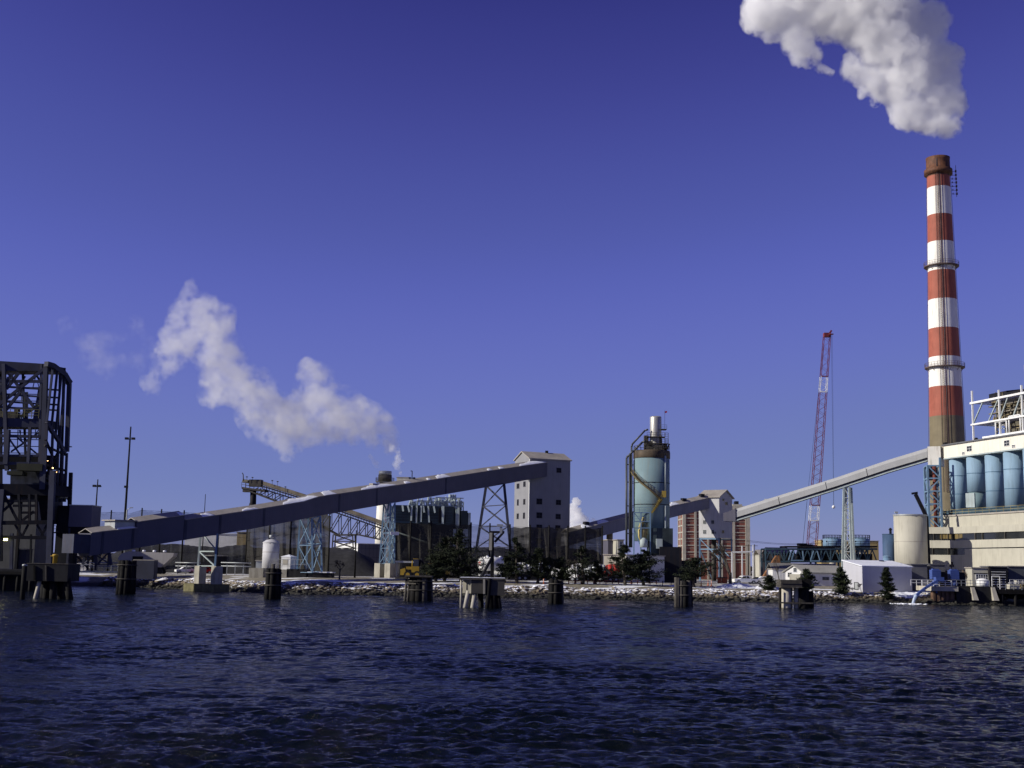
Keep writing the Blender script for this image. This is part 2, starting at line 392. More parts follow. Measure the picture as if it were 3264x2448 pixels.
n1 = N.new('ShaderNodeTexNoise'); n1.inputs['Scale'].default_value = 6.5; n1.inputs['Detail'].default_value = 6; n1.inputs['Roughness'].default_value = .65; n1.inputs['Distortion'].default_value = .6; L.new(mp.outputs[0], n1.inputs['Vector'])
n2 = N.new('ShaderNodeTexNoise'); n2.inputs['Scale'].default_value = 1.7; n2.inputs['Detail'].default_value = 4; n2.inputs['Distortion'].default_value = .8; L.new(mp.outputs[0], n2.inputs['Vector'])
b1 = N.new('ShaderNodeBump'); b1.inputs['Strength'].default_value = 1; b1.inputs['Distance'].default_value = .11; L.new(n1.outputs['Fac'], b1.inputs['Height'])
b2 = N.new('ShaderNodeBump'); b2.inputs['Strength'].default_value = 1; b2.inputs['Distance'].default_value = .26; L.new(n2.outputs['Fac'], b2.inputs['Height'])
L.new(b1.outputs[0], b2.inputs['Normal']); L.new(b2.outputs[0], b.inputs['Normal'])
me.materials.append(mwat)

# ------------------------------------------------------------------ riprap
def rock_field(n, xr, dr, sr, seed):
    r2 = random.Random(seed); bm = bmesh.new(); bmesh.ops.create_icosphere(bm, subdivisions=1, radius=1)
    base = [v.co.copy() for v in bm.verts]; fs = [tuple(v.index for v in f.verts) for f in bm.faces]; bm.free()
    vs = []; ff = []
    for _ in range(n):
        x = r2.uniform(*xr); d = r2.uniform(*dr); s = r2.uniform(*sr) * (1.0 if r2.random() < .85 else 1.6)
        z = float(np.interp(d, [q[0] for q in BANK], [q[1] for q in BANK]))
        c = Vector((x, shore_y(x) + d, z + s * 0.12))
        rot = Matrix.Rotation(r2.uniform(0, 6.28), 3, 'Z') @ Matrix.Rotation(r2.uniform(-.5, .5), 3, 'X')
        sc = (s * r2.uniform(.8, 1.5), s * r2.uniform(.6, 1.1), s * r2.uniform(.35, .75)); b0 = len(vs)
        for v in base:
            j = 1 + r2.uniform(-.25, .25); vs.append(tuple(c + rot @ Vector((v.x * sc[0] * j, v.y * sc[1] * j, v.z * sc[2] * j))))
        ff += [tuple(b0 + i for i in f) for f in fs]
    return vs, ff
vs, ff = rock_field(5200, (-86, 98), (-1.2, 5.6), (.22, .52), 5)
me = bpy.data.meshes.new('riprap_rocks'); me.from_pydata(vs, [], ff); me.update()
rocks = bpy.data.objects.new('riprap_rocks', me); COL.objects.link(rocks)
tag(rocks, 'broken boulders with snow on top covering the sloping bank', 'rocks', kind='stuff')
mr = bpy.data.materials.new('snowy_rock'); mr.use_nodes = True; N = mr.node_tree.nodes; L = mr.node_tree.links; b = N['Principled BSDF']; b.inputs['Roughness'].default_value = .8
g = N.new('ShaderNodeNewGeometry'); n = N.new('ShaderNodeTexNoise'); n.inputs['Scale'].default_value = 0.55; n.inputs['Detail'].default_value = 5; L.new(g.outputs['Position'], n.inputs['Vector'])
cr = N.new('ShaderNodeValToRGB'); cr.color_ramp.elements[0].color = (0.05, 0.04, 0.028, 1); cr.color_ramp.elements[1].color = (0.24, 0.19, 0.12, 1); cr.color_ramp.elements[0].position = .3; cr.color_ramp.elements[1].position = .7
L.new(n.outputs['Fac'], cr.inputs[0])
sp = N.new('ShaderNodeSeparateXYZ'); L.new(g.outputs['Normal'], sp.inputs[0]); ps = N.new('ShaderNodeSeparateXYZ'); L.new(g.outputs['Position'], ps.inputs[0])
hz = N.new('ShaderNodeMapRange'); hz.inputs[1].default_value = .5; hz.inputs[2].default_value = 1.9; hz.inputs[3].default_value = -.38; hz.inputs[4].default_value = .16; L.new(ps.outputs['Z'], hz.inputs[0])
n3 = N.new('ShaderNodeTexNoise'); n3.inputs['Scale'].default_value = 0.35; n3.inputs['Detail'].default_value = 6; L.new(g.outputs['Position'], n3.inputs['Vector'])
a1 = N.new('ShaderNodeMath'); a1.operation = 'ADD'; L.new(sp.outputs['Z'], a1.inputs[0]); L.new(hz.outputs[0], a1.inputs[1])
a2 = N.new('ShaderNodeMath'); a2.operation = 'ADD'; L.new(a1.outputs[0], a2.inputs[0]); L.new(n3.outputs['Fac'], a2.inputs[1])
st = N.new('ShaderNodeMapRange'); st.inputs[1].default_value = 1.27; st.inputs[2].default_value = 1.37; L.new(a2.outputs[0], st.inputs[0])
wt = N.new('ShaderNodeMapRange'); wt.inputs[1].default_value = 0.5; wt.inputs[2].default_value = 1.25; L.new(ps.outputs['Z'], wt.inputs[0])
mw = N.new('ShaderNodeMix'); mw.data_type = 'RGBA'; mw.inputs[6].default_value = (0.018, 0.017, 0.011, 1); L.new(wt.outputs[0], mw.inputs[0]); L.new(cr.outputs[0], mw.inputs[7])
mx = N.new('ShaderNodeMix'); mx.data_type = 'RGBA'; mx.inputs[7].default_value = (0.85, 0.86, 0.9, 1); L.new(st.outputs[0], mx.inputs[0]); L.new(mw.outputs[2], mx.inputs[6]); L.new(mx.outputs[2], b.inputs['Base Color'])
bp = N.new('ShaderNodeBump'); bp.inputs['Distance'].default_value = .2; L.new(n.outputs['Fac'], bp.inputs['Height']); L.new(bp.outputs[0], b.inputs['Normal'])
me.materials.append(mr)

# snow banks ploughed up on the yard edge, coal heaps
def mound(name, px0, px1, Y, h, depth, m, label, cat, seed=1, flatk=0.0, kind=None, nx=60, ny=24, rough=.35):
    x0 = gx(px0, Y); x1 = gx(px1, Y); r3 = Vector((seed * 7.1, seed * 3.3, 0)); mb = MB(); vs = []
    for i in range(nx + 1):
        for j in range(ny + 1):
            u = i / nx; v = j / ny; e = min(1, 4 * u * (1 - u) * (1 + flatk)) ** .8 * math.sin(math.pi * v) ** .9
            x = x0 + (x1 - x0) * u; y = Y + depth * (v - .5)
            k = 1 + rough * mnoise.fractal(Vector((x, y, 0)) * (2.2 / max(2, depth)) + r3, 1, 2, 5)
            vs.append((x, y, ground_z(x, y) - .05 + h * e * k))
    fs = [(i * (ny + 1) + j, (i + 1) * (ny + 1) + j, (i + 1) * (ny + 1) + j + 1, i * (ny + 1) + j + 1) for i in range(nx) for j in range(ny)]
    mb.add(vs, fs, True); o = mb.build(name, m)
    return tag(o, label, cat, kind=kind)
mound('coal_heap', 330, 1240, 320, 7.2, 34, m_coal, 'long black coal heap behind the netting left of the white stack', 'coal heap', 2, 1.5)
mound('coal_heap', 1240, 1960, 312, 8.0, 30, m_coal, 'black coal heap behind the dark netting below the tall conveyor tower', 'coal heap', 3, 2.0)
mound('snow_bank', 2280, 2420, 250, .9, 4, m_snow, 'dirty ploughed snow bank left of the old timber pier pilings', 'snow bank', 4)
mound('snow_bank', 2400, 2500, 249, .8, 4, m_snow, 'short rounded snow bank behind the concrete capped pier', 'snow bank', 5)
mound('snow_bank', 2130, 2200, 251, .45, 3, m_snow, 'low thin snow bank behind the right twin pile cluster', 'snow bank', 6)
mound('snow_bank', 2800, 2960, 247, .6, 4, m_snow, 'snow bank in front of the white shed with the steel door', 'snow bank', 9)
# ================================================================== big structures
def lattice(mb, a0, a1, b0, b1, n, w, hor=True, cross=True, zig=False):
    """bracing between two chords a0->a1 and b0->b1"""
    a0, a1, b0, b1 = map(Vector, (a0, a1, b0, b1))
    for i in range(n + 1):
        t = i / n
        if hor: mb.beam(a0.lerp(a1, t), b0.lerp(b1, t), w)
        if i < n:
            s = (i + 1) / n
            if zig:
                if i % 2: mb.beam(b0.lerp(b1, t), a0.lerp(a1, s), w)
                else: mb.beam(a0.lerp(a1, t), b0.lerp(b1, s), w)
            elif cross:
                mb.beam(a0.lerp(a1, t), b0.lerp(b1, s), w); mb.beam(b0.lerp(b1, t), a0.lerp(a1, s), w)
            else: mb.beam(a0.lerp(a1, t), b0.lerp(b1, s), w)

def railing(mb, pts, h=1.1, step=1.6, w=.06, rails=2):
    for a, b in zip(pts[:-1], pts[1:]):
        a = Vector(a); b = Vector(b); L_ = (b - a).length; n = max(1, int(L_ / step))
        for i in range(n + 1):
            q = a.lerp(b, i / n); mb.beam(q, q + Vector((0, 0, h)), w)
        for k in range(rails):
            z = Vector((0, 0, h * (k + 1) / rails)); mb.beam(a + z, b + z, w)

# ---- long conveyor gallery from the dock up to the tall tower
o = at(650, 1700, 232); C1 = Frame((o.x, o.y), 36)
def gallery(mb_side, mb_roof, F, st, width, ridge, under=None):
    """st: (px, top py, bottom py) on the front plane; loft of walls and a shallow ridged roof"""
    rows = []
    for px, t, bt in st:
        u, zt = F.hit(px, t); _, zb = F.hit(px, bt)
        rows.append((u, zt, zb))
    for k in range(len(rows) - 1):
        (u0, t0, b0), (u1, t1, b1) = rows[k], rows[k + 1]
        P = F.p
        mb_side.add([P(u0, 0, b0), P(u1, 0, b1), P(u1, 0, t1), P(u0, 0, t0), P(u0, -width, b0), P(u1, -width, b1), P(u1, -width, t1), P(u0, -width, t0)],
                    [(0, 1, 2, 3), (7, 6, 5, 4), (0, 4, 5, 1)] + ([(0, 3, 7, 4)] if k == 0 else []) + ([(1, 5, 6, 2)] if k == len(rows) - 2 else []))
        e = .18; w = width; th = .12
        A = [(e, 0), (-w / 2, ridge), (-w - e, 0), (-w - e, -th), (-w / 2, ridge - th), (e, -th)]
        vs = [P(u0, n, t0 + th + z) for n, z in A] + [P(u1, n, t1 + th + z) for n, z in A]
        mb_roof.add(vs, [(0, 6, 7, 1), (1, 7, 8, 2), (2, 8, 9, 3), (3, 9, 10, 4), (4, 10, 11, 5), (5, 11, 6, 0), (0, 1, 4, 5), (1, 2, 3, 4), (6, 11, 10, 7), (7, 10, 9, 8)])
    return rows
sec = [[(290, 1700, 1772), (325, 1695, 1767), (436, 1684, 1748)],
       [(436, 1665, 1748), (510, 1654, 1735), (588, 1643, 1722)],
       [(588.5, 1658, 1722), (800, 1627, 1687), (966, 1600, 1655), (1015, 1584, 1645), (1300, 1542, 1596), (1560, 1501, 1552), (1748, 1474, 1518)]]
u0, z0 = C1.hit(290, 1772)
gal = thing('conveyor_gallery', 'long dark blue enclosed conveyor climbing from the dock to the tall tower', 'conveyor', C1.p(u0, -1.7, 0))
for i, s in enumerate(sec):
    a, b_ = MB(), MB(); gallery(a, b_, C1, s, 3.4, .75)
    a.build('gallery_wall', m_clad, gal); b_.build('roof', m_roof_grey, gal)
mb = MB()
for px in (325, 421, 590, 700, 840, 1080, 1200, 1420):
    f = sec[0] if px < 436 else sec[1] if px < 588 else sec[2]
    ps = [q[0] for q in f]; t = np.interp(px, ps, [q[1] for q in f]); bt = np.interp(px, ps, [q[2] for q in f])
    u, zt = C1.hit(px, t); _, zb = C1.hit(px, bt)
    mb.add([C1.p(u, .06, zb + .03), C1.p(u + .5, .06, zb + .06), C1.p(u + .5, .06, zt), C1.p(u, .06, zt - .03), C1.p(u, -.02, zb + .03), C1.p(u + .5, -.02, zb + .06), C1.p(u + .5, -.02, zt), C1.p(u, -.02, zt - .03)],
           [(0, 1, 2, 3), (7, 6, 5, 4), (0, 4, 5, 1), (3, 2, 6, 7), (0, 3, 7, 4), (1, 5, 6, 2)])
mb.build('expansion_joint', m_steel_navy, gal)
def snow_patch(F, st, px0, px1, n0, n1, width=3.4, ridge=.75, th=.16, seed=0):
    mb = MB(); k = max(6, int((px1 - px0) / 6)); r2 = random.Random(seed); top = []; 
    ps = [q[0] for q in st]; vs = []
    for i in range(k + 1):
        px = px0 + (px1 - px0) * i / k; t = np.interp(px, ps, [q[1] for q in st]); u, zt = F.hit(px, t)
        e = math.sin(math.pi * i / k) ** .5 if 0 < i < k else 0
        b0 = n0 ; b1 = n0 + (n1 - n0) * e * r2.uniform(.7, 1.15)
        for j, tt in enumerate((0, .33, .66, 1)):
            n = b0 + (b1 - b0) * tt
            zr = zt + .12 + ridge * (1 - abs(-n - width / 2) / (width / 2 + .18)) 
            vs.append(F.p(u, n, zr + (th * e if 0 < j < 3 else th * .5 * e)))
            vs.append(F.p(u, n, zr - .02))
    fs = []
    for i in range(k):
        for j in range(3):
            a = i * 8 + j * 2; c = a + 8; fs.append((a, c, c + 2, a + 2)); fs.append((a + 1, a + 3, c + 3, c + 1))
        a = i * 8; c = a + 8; fs.append((a, a + 1, c + 1, c)); fs.append((a + 6, c + 6, c + 7, a + 7))
    mb.add(vs, fs); return mb
for j, (s, p0, p1, n0, n1) in enumerate([(0, 372, 432, .15, -1.6), (1, 572, 588, .15, -1.3), (2, 644, 682, .15, -1.4), (2, 770, 822, .15, -.8), (2, 900, 1012, .15, -1.7), (2, 1032, 1072, .15, -2.2), (2, 1150, 1262, .15, -1.3),
                                         (2, 1290, 1310, .15, -1.0), (2, 1362, 1375, .15, -.8), (2, 1392, 1436, .15, -1.9), (2, 1555, 1570, .15, -.9), (2, 1592, 1608, .15, -.9), (2, 1655, 1742, .15, -1.5)]):
    tag(snow_patch(C1, sec[s], p0, p1, n0, n1, seed=j).build('snow_patch', m_snow, gal))
# vent boxes and a lamp post on the roof
mb = MB(); u, z = C1.hit(1200, 1556); mb.fbox(C1, u, u + 4, -2.2, -1.1, z + .3, z + 1.1); mb.build('roof_vent', m_roof_grey, gal)
u, z = C1.hit(1331, 1537); lp = MB(); q = C1.p(u, -1.7, z); lp.tube(q, q + Vector((0, 0, 2.6)), .1); lp.tube(q + Vector((0, 0, 2.6)), q + Vector((-.35, 0, 2.6)), .1)
lp.box(q + Vector((-.5, 0, 1.0)), (.5, .4, .35)); lp.box(q + Vector((.5, 0, 1.0)), (.5, .4, .35)); lp.beam(q + Vector((-.6, 0, 1.0)), q + Vector((.6, 0, 1.0)), .1); lp.build('vent_pipe', m_steel_dark, gal)
# dock end: open window strip under hood
u0, z0 = C1.hit(382, 1672); u1, _ = C1.hit(435, 1672); mb = MB()
zt = C1.hit(436, 1665)[1]; mb.add([C1.p(u0 - 1.2, .2, zt + .1), C1.p(u1, .2, zt + .15), C1.p(u1, -3.6, zt + .15), C1.p(u0 - 1.2, -3.6, zt + .1), C1.p(u0 - 1.2, .2, zt + .3), C1.p(u1, .2, zt + .35), C1.p(u1, -3.6, zt + .35), C1.p(u0 - 1.2, -3.6, zt + .3)],
          [(0, 1, 2, 3), (4, 7, 6, 5), (0, 4, 5, 1), (3, 2, 6, 7), (0, 3, 7, 4), (1, 5, 6, 2)])
mb.build('canopy', m_roof_grey, gal)
mb = MB(); zb = C1.hit(436, 1684)[1]; mb.fbox(C1, u0 - .8, u1 - .1, -3.2, -.3, zb - .6, zt + .1); mb.build('hood_box', m_steel_grey, gal)

# ---- trestles below the gallery
def footed(F, px, pyt, n=0):
    u, z = F.hit(px, pyt, n); return F.p(u, n, z)
def on_ground(F, px, pyb, n=0):
    return F.hit(px, pyb, n)
t = thing('conveyor_trestle', 'pale blue braced frame on two concrete piers rising from a mossy block in the water', 'trestle', C1.p(C1.uat(662), -1.5, 0), 'trestles under the long conveyor')
TB = Frame(C1.p(C1.uat(688, 1712), 0, 0)[:2], 126)       # plane across the gallery
legs = []
for pt, pb in ((639, 631), (693, 685)):
    ut, zt = TB.hit(pt, 1711); ub, zb = TB.hit(pb, 1804)
    legs.append((TB.p(ut, 0, zt + .6), TB.p(ub, 0, zb)))
    mb = MB(); mb.beam(legs[-1][0], legs[-1][1], .32); mb.build('leg', m_palesteel if pt == 639 else m_steel_blue, t)
mb = MB(); (a, b_), (c, d) = legs
mb.beam(b_, d, .2); mb.beam(a.lerp(b_, .55), c.lerp(d, .55), .22); mb.beam(a + Vector((.3, 0, 0)), c.lerp(d, .5), .2); mb.beam(a.lerp(b_, .55), d, .22); mb.build('bracing', m_palesteel, t)
zp = TB.hit(660, 1804)[1]; ztop = TB.hit(660, 1861)[1]
for pa, pb in ((622, 641), (675, 694)):
    mb = MB(); mb.fbox(TB, TB.uat(pa + 4, 1830), TB.uat(pb, 1830), -1.2, .5, ztop - .1, zp); mb.build('pier', m_conc, t)
mb = MB(); mb.fbox(TB, TB.uat(604, 1861), TB.uat(700, 1861), -2.4, 1.4, -2, ztop); mb.build('foundation_block', M('mossy_concrete', (0.15, 0.135, 0.06), var=.3, scale=1.5, dirt=(.08, .07, .03), dirt_amt=.8), t)

def trestle(label, px_t, py_t, px_b, py_b, n0, n1, mleg, levels, lw=.3, bw=.16, group='trestles under the long conveyor', side_x=False):
    t = thing('conveyor_trestle', label, 'trestle', C1.p(C1.uat((px_b[0] + px_b[1]) / 2), (n0 + n1) / 2, GZ), group)
    planes = []
    for n in (n0, n1):
        L_ = []
        for i in (0, 1):
            ut, zt = C1.hit(px_t[i], py_t[i]); ub, zb = C1.hit(px_b[i], py_b[i])
            zb = max(zb, GZ); sp_ = .9 if n == n0 else -.9
            L_.append((C1.p(ut, n, zt), C1.p(ub, n + sp_ * .6, zb)))
            mb = MB(); mb.beam(L_[-1][0], L_[-1][1], lw); mb.build('leg', mleg, t)
        planes.append(L_)
        mb = MB(); (a, b_), (c, d) = L_
        lattice(mb, a, b_, c, d, levels, bw * (1 if n == n0 else .8), cross=n == n0); mb.build('bracing', mleg, t)
    for i in (0, 1):
        mb = MB(); lattice(mb, planes[0][i][0], planes[0][i][1], planes[1][i][0], planes[1][i][1], levels, bw * .8, cross=i == 0 and side_x); mb.build('side_bracing', mleg, t)
    return t, planes
trestle('blue trestle with crossed braces standing beside the white kiosk', (994, 1021), (1652, 1645), (990, 1020), (1825, 1822), 0, -3.4, m_steel_blue, 2, .34, .16, side_x=True)
t, pl = trestle('narrow light blue trestle on tall concrete plinths left of the netting', (1242, 1257), (1603, 1601), (1234, 1249), (1796, 1796), .2, -1.7, m_steel_blue, 4, .30, .14, side_x=True)
for L_ in pl:
    for a, b_ in L_:
        mb = MB(); mb.fbox(Frame((b_.x, b_.y), 36), -.75, .75, -.8, .8, GZ - .6, b_.z + .02); mb.build('plinth', m_conc, t)
mb = MB(); q = pl[0][0][1] + Vector((0, -.3, 6.2)); mb.fbox(Frame((q.x, q.y - .1), 60), 0, 2.0, 0, .1, q.z, q.z + .7); mb.build('sign', m_white, t)
t = thing('conveyor_trestle', 'tall dark splayed trestle with three crossed bays near the tall tower', 'trestle', C1.p(C1.uat(1590), -1.7, GZ), 'trestles under the long conveyor')
q = C1.p(C1.uat(1600, 1552), -.6, 0)
for k, dn in enumerate((0, -1.6)):
    TB2 = Frame((q + C1.u * (dn))[:2], 126); L_ = []
    for pt, yt, pb in ((1551, 1555, 1521), (1608, 1548, 1628)):
        ut, zt = TB2.hit(pt - (k * 4), yt); ub, zb = TB2.hit(pb - (k * 4), 1745); L_.append((TB2.p(ut, 0, zt + .5), TB2.p(ub, 0, zb)))
    for a, b_ in L_:
        mb = MB(); g_ = a + (b_ - a) * ((a.z - GZ) / (a.z - b_.z)); mb.beam(a, g_, .42 if k == 0 else .3); mb.build('leg', m_steel_navy, t)
    mb = MB(); (a, b_), (c_, d_) = L_; lattice(mb, a, b_, c_, d_, 3, .22 if k == 0 else .12, cross=k == 0); mb.build('bracing', m_steel_navy, t)
trestle('short pair of dark legs under the dock end of the long conveyor', (306, 352), (1766, 1760), (306, 352), (1800, 1800), -.4, -3.0, m_steel_navy, 1, .5, .2)

# ---- tall conveyor tower
uj, _ = C1.hit(1744, 1500); q = C1.p(uj, 0, 0); T0 = Frame((q.x, q.y), 64)
ua, ub = T0.uat(1687, 1560), T0.uat(1817, 1560)
T1 = Frame((T0.p(ua, 0, 0).x, T0.p(ua, 0, 0).y), 64); W = ub - ua; D = 8.5
_l = Frame((T1.o.x, T1.o.y), 64 - 90)          # left wall runs away from the corner
D = abs(_l.uat(1640, 1560))
tw = thing('conveyor_tower', 'tall windowed grey tower with gabled roof where the long conveyor ends', 'tower', T1.p(W / 2, -D / 2, GZ))
ze = T1.hit(0 + 1687, 1461)[1]; zr = _l.hit(1663, 1443)[1]
mb = MB(); mb.nprism(T1, [(0, GZ - .5), (0, ze), (-D / 2, zr), (-D, ze), (-D, GZ - .5)], 0, W); mb.build('wall', M('tower_grey_cladding', (.24, .24, .255), ribs=(.6, (.8, .6, 0)), var=.06, dirt=(.12, .11, .12), dirt_amt=.25), tw)
mb = MB(); e = .35
mb.nprism(T1, [(e, ze - .12), (-D / 2, zr + .12), (-D - e, ze - .12), (-D - e, ze + .13), (-D / 2, zr + .38), (e, ze + .13)], -e, W + e); mb.build('roof', m_roof_grey, tw)
mb = MB(); mb.box(T1.p(W * .6, -D / 2, zr + .55), (.8, .8, .7)); mb.build('roof_vent', m_steel_dark, tw)
def window(F, px0, py0, px1, py1, parent, n=0.0, frame=None, glass=None, bars=1, name='window'):
    u0, z1 = F.hit(px0, py0, n); u1, z0 = F.hit(px1, py1, n)
    if u1 < u0: u0, u1 = u1, u0
    if z1 < z0: z0, z1 = z1, z0
    mb = MB(); mb.fbox(F, u0, u1, n - .05, n + .02, z0, z1); w = mb.build(name, glass or m_glass, parent)
    f = MB(); t_ = .09
    f.fbox(F, u0 - t_, u1 + t_, n - .02, n + .07, z1, z1 + t_); f.fbox(F, u0 - t_, u1 + t_, n - .02, n + .10, z0 - t_, z0)
    f.fbox(F, u0 - t_, u0, n - .02, n + .07, z0, z1); f.fbox(F, u1, u1 + t_, n - .02, n + .07, z0, z1)
    for k in range(bars):
        uc = u0 + (u1 - u0) * (k + 1) / (bars + 1); f.fbox(F, uc - .03, uc + .03, n + .021, n + .05, z0, z1)
    if bars: zc = (z0 + z1) / 2; f.fbox(F, u0, u1, n + .022, n + .048, zc - .03, zc + .03)
    f.build('frame', frame or m_steel_grey, w)
    return w
for a in ((1711, 1590, 1727, 1607), (1711, 1634, 1727, 1651), (1711, 1673, 1727, 1683), (1775, 1492, 1788, 1506), (1773, 1594, 1787, 1609), (1772, 1639, 1786, 1654), (1771, 1675, 1785, 1690), (1770, 1716, 1784, 1732), (1711, 1716, 1726, 1732)):
    window(T1, *a, tw, frame=m_steel_navy, glass=m_steel_dark)
for a in ((1648, 1543, 1655, 1556), (1669, 1536, 1675, 1550), (1649, 1593, 1653, 1610), (1669, 1592, 1674, 1607), (1648, 1638, 1653, 1653), (1668, 1635, 1673, 1652)):
    # left wall: the normal of _l points into the tower, so place on the outer side
    Lf = Frame((T1.p(0, -D, 0).x, T1.p(0, -D, 0).y), 64 + 90)
    window(Lf, *a, tw, bars=0, frame=m_steel_navy, glass=m_steel_dark)
mb = MB(); q0 = C1.hit(1735, 1474); mb.fbox(T1, -.04, .12, -.14, .04, GZ, ze - .1); mb.build('corner_trim', m_white, tw)

# ---- second conveyor, behind the tall tower, to the transfer house
a = at(1815, 1700, 320); b_ = at(2292, 1600, 352)
az2 = math.degrees(math.atan2(b_.x - a.x, b_.y - a.y)); C2 = Frame((a.x, a.y), az2)
st2 = [(1812, 1698, 1740), (1929, 1667, 1706), (2020, 1644, 1683), (2140, 1614, 1650), (2270, 1585, 1618)]
g2 = thing('conveyor_gallery', 'grey enclosed conveyor running behind the blue silo into the small gabled transfer house', 'conveyor', C2.p(0, -1.4, 0))
a, b_ = MB(), MB(); gallery(a, b_, C2, st2, 3.0, .9); a.build('gallery_wall', M('grey_cladding', (0.20, 0.20, 0.23), ribs=(.6, (.7, .7, 0)), var=.08), g2); b_.build('roof', m_roof_grey, g2)
for j, (p0, p1) in enumerate(((1855, 1880), (1905, 1940), (2135, 2165))): snow_patch(C2, st2, p0, p1, .1, -1.5, 3.0, .9, seed=20 + j).build('snow_patch', m_snow, g2)
mb = MB()
for px, py in ((1870, 1676), (2182, 1600), (2240, 1586)):
    u, z = C2.hit(px, py); mb.fbox(C2, u, u + 1.4, -1.6, -.6, z + .2, z + 1.1)
mb.build('roof_vent', m_steel_dark, g2)
mb = MB(); u, z = C2.hit(1955, 1695); mb.tube(C2.p(u, -1.5, GZ), C2.p(u, -1.5, z + .5), .85, n=14); mb.build('support_column', m_tan, g2)

# ---- transfer house on blue stilts
c = at(2293, 1700, 348); H1 = Frame((c.x, c.y), 125)       # long wall: u from left to the front corner
L1 = abs(H1.uat(2227.5, 1650)); H2 = Frame((c.x, c.y), 35); W2 = H2.uat(2334.5, 1640)
z_e = H1.hit(2293, 1583)[1]; z_b = H1.hit(2293, 1714)[1]; z_r = H2.hit(2315, 1565)[1]
th = thing('transfer_house', 'pale gabled transfer house on blue stilts in front of the brick building', 'building', H1.p(-L1 / 2, -W2 / 2, GZ))
mb = MB(); mb.nprism(H1, [(0, z_b), (0, z_e), (-W2 / 2, z_r), (-W2, z_e), (-W2, z_b)], -L1, 0); mb.build('wall', M('pale_grey_cladding', (0.46, 0.46, 0.46), ribs=(.5, (.7, .7, 0)), var=.06, dirt=(.2, .18, .15), dirt_amt=.3), th)
mb = MB(); e = .5; mb.nprism(H1, [(e, z_e - .25), (-W2 / 2, z_r + .1), (-W2 - e, z_e - .25), (-W2 - e, z_e + .02), (-W2 / 2, z_r + .36), (e, z_e + .02)], -L1 - e, e); mb.build('roof', m_roof_grey, th)
for a in ((2242, 1659, 2250, 1669), (2268, 1659, 2276, 1669), (2242, 1690, 2250, 1701), (2268, 1690, 2276, 1701), (2278, 1695, 2282, 1701)): window(H1, *a, th, bars=1)
for a in ((2302, 1589, 2308, 1597), (2311, 1600, 2319, 1610), (2301, 1690, 2308, 1700)): window(H2, *a, th, bars=0)
mb = MB(); u, z = H1.hit(2242, 1633); mb.fbox(H1, u, u + .9, 0, .6, z, z + .7); mb.build('air_conditioner', m_white, th)
for u in (-L1 + .2, -.2):
    for n in (-.2, -W2 + .2):
        mb = MB(); mb.beam(H1.p(u, n, GZ), H1.p(u, n, z_b), .42); mb.build('leg', m_steel_blue, th)
mb = MB(); zm = H1.hit(2293, 1751)[1]
for n in (-.2, -W2 + .2):
    mb.beam(H1.p(-L1 + .2, n, zm), H1.p(-.2, n, zm), .3); mb.beam(H1.p(-L1 + .2, n, z_b - .3), H1.p(-.2, n, z_b - .3), .35)
    mb.beam(H1.p(-L1 + .2, n, z_b - .3), H1.p(-.2, n, zm - 2.5), .25)
for u in (-L1 + .2, -.2):
    mb.beam(H1.p(u, -.2, zm), H1.p(u, -W2 + .2, zm), .3); mb.beam(H1.p(u, -.2, zm), H1.p(u, -W2 + .2, GZ), .25)
mb.build('bracing', m_steel_blue, th)
mb = MB(); mb.tube(H1.p(-L1 * .6, -W2 * .5, GZ), H1.p(-L1 * .6, -W2 * .5, z_b), .7, n=12); mb.tube(H1.p(-L1 * .3, -W2 * .5, GZ), H1.p(-L1 * .3, -W2 * .5, z_b), .35, n=10); mb.build('chute', m_dust, th)

# ---- third conveyor up to the bunker gallery
a = at(2335, 1650, 338); b_ = at(2954, 1450, 317)
C3 = Frame((a.x, a.y), math.degrees(math.atan2(b_.x - a.x, b_.y - a.y)))
st3 = [(2333, 1625, 1653), (2400, 1604, 1633), (2664, 1521.5, 1550), (2827, 1466, 1496), (2955, 1427, 1458)]
g3 = thing('conveyor_gallery', 'sunlit grey tube conveyor rising right to the tall striped chimney plant', 'conveyor', C3.p(0, -2, 0))
mb = MB(); rb = MB()
rows = []
for px, tp, bt in st3:
    u, zt = C3.hit(px, tp); _, zb = C3.hit(px, bt); rows.append((u, zt, zb))
sec8 = lambda zt, zb: [(0, zb), (.05, (zt + zb) / 2 + .3), (-.25, zt - .25), (-.8, zt), (-3.0, zt), (-3.6, zt - .3), (-3.8, zb)]
for (u0, t0, b0), (u1, t1, b1) in zip(rows[:-1], rows[1:]):
    A = [C3.p(u0, n, z) for n, z in sec8(t0, b0)]; B = [C3.p(u1, n, z) for n, z in sec8(t1, b1)]
    mb.add(A + B, [(i, i + 1, 8 + i, 7 + i) for i in range(6)] + [tuple(range(7))[::-1], tuple(range(7, 14))])
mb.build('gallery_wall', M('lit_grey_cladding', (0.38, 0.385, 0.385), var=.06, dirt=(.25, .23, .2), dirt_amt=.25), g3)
ub_ = MB()
for (u0, t0, b0), (u1, t1, b1) in zip(rows[:-1], rows[1:]):
    P = C3.p; ub_.add([P(u0, -.35, b0 - .75), P(u1, -.35, b1 - .75), P(u1, -.35, b1 - .002), P(u0, -.35, b0 - .002), P(u0, -3.5, b0 - .75), P(u1, -3.5, b1 - .75), P(u1, -3.5, b1 - .002), P(u0, -3.5, b0 - .002)],
           [(0, 1, 2, 3), (7, 6, 5, 4), (0, 4, 5, 1), (3, 2, 6, 7), (0, 3, 7, 4), (1, 5, 6, 2)])
ub_.build('underside', m_steel_navy, g3)
mb = MB()
for (u0, t0, b0), (u1, t1, b1) in zip(rows[:-1], rows[1:]): mb.beam(C3.p(u0, -.1, b0 - .8), C3.p(u1, -.1, b1 - .8), .28)
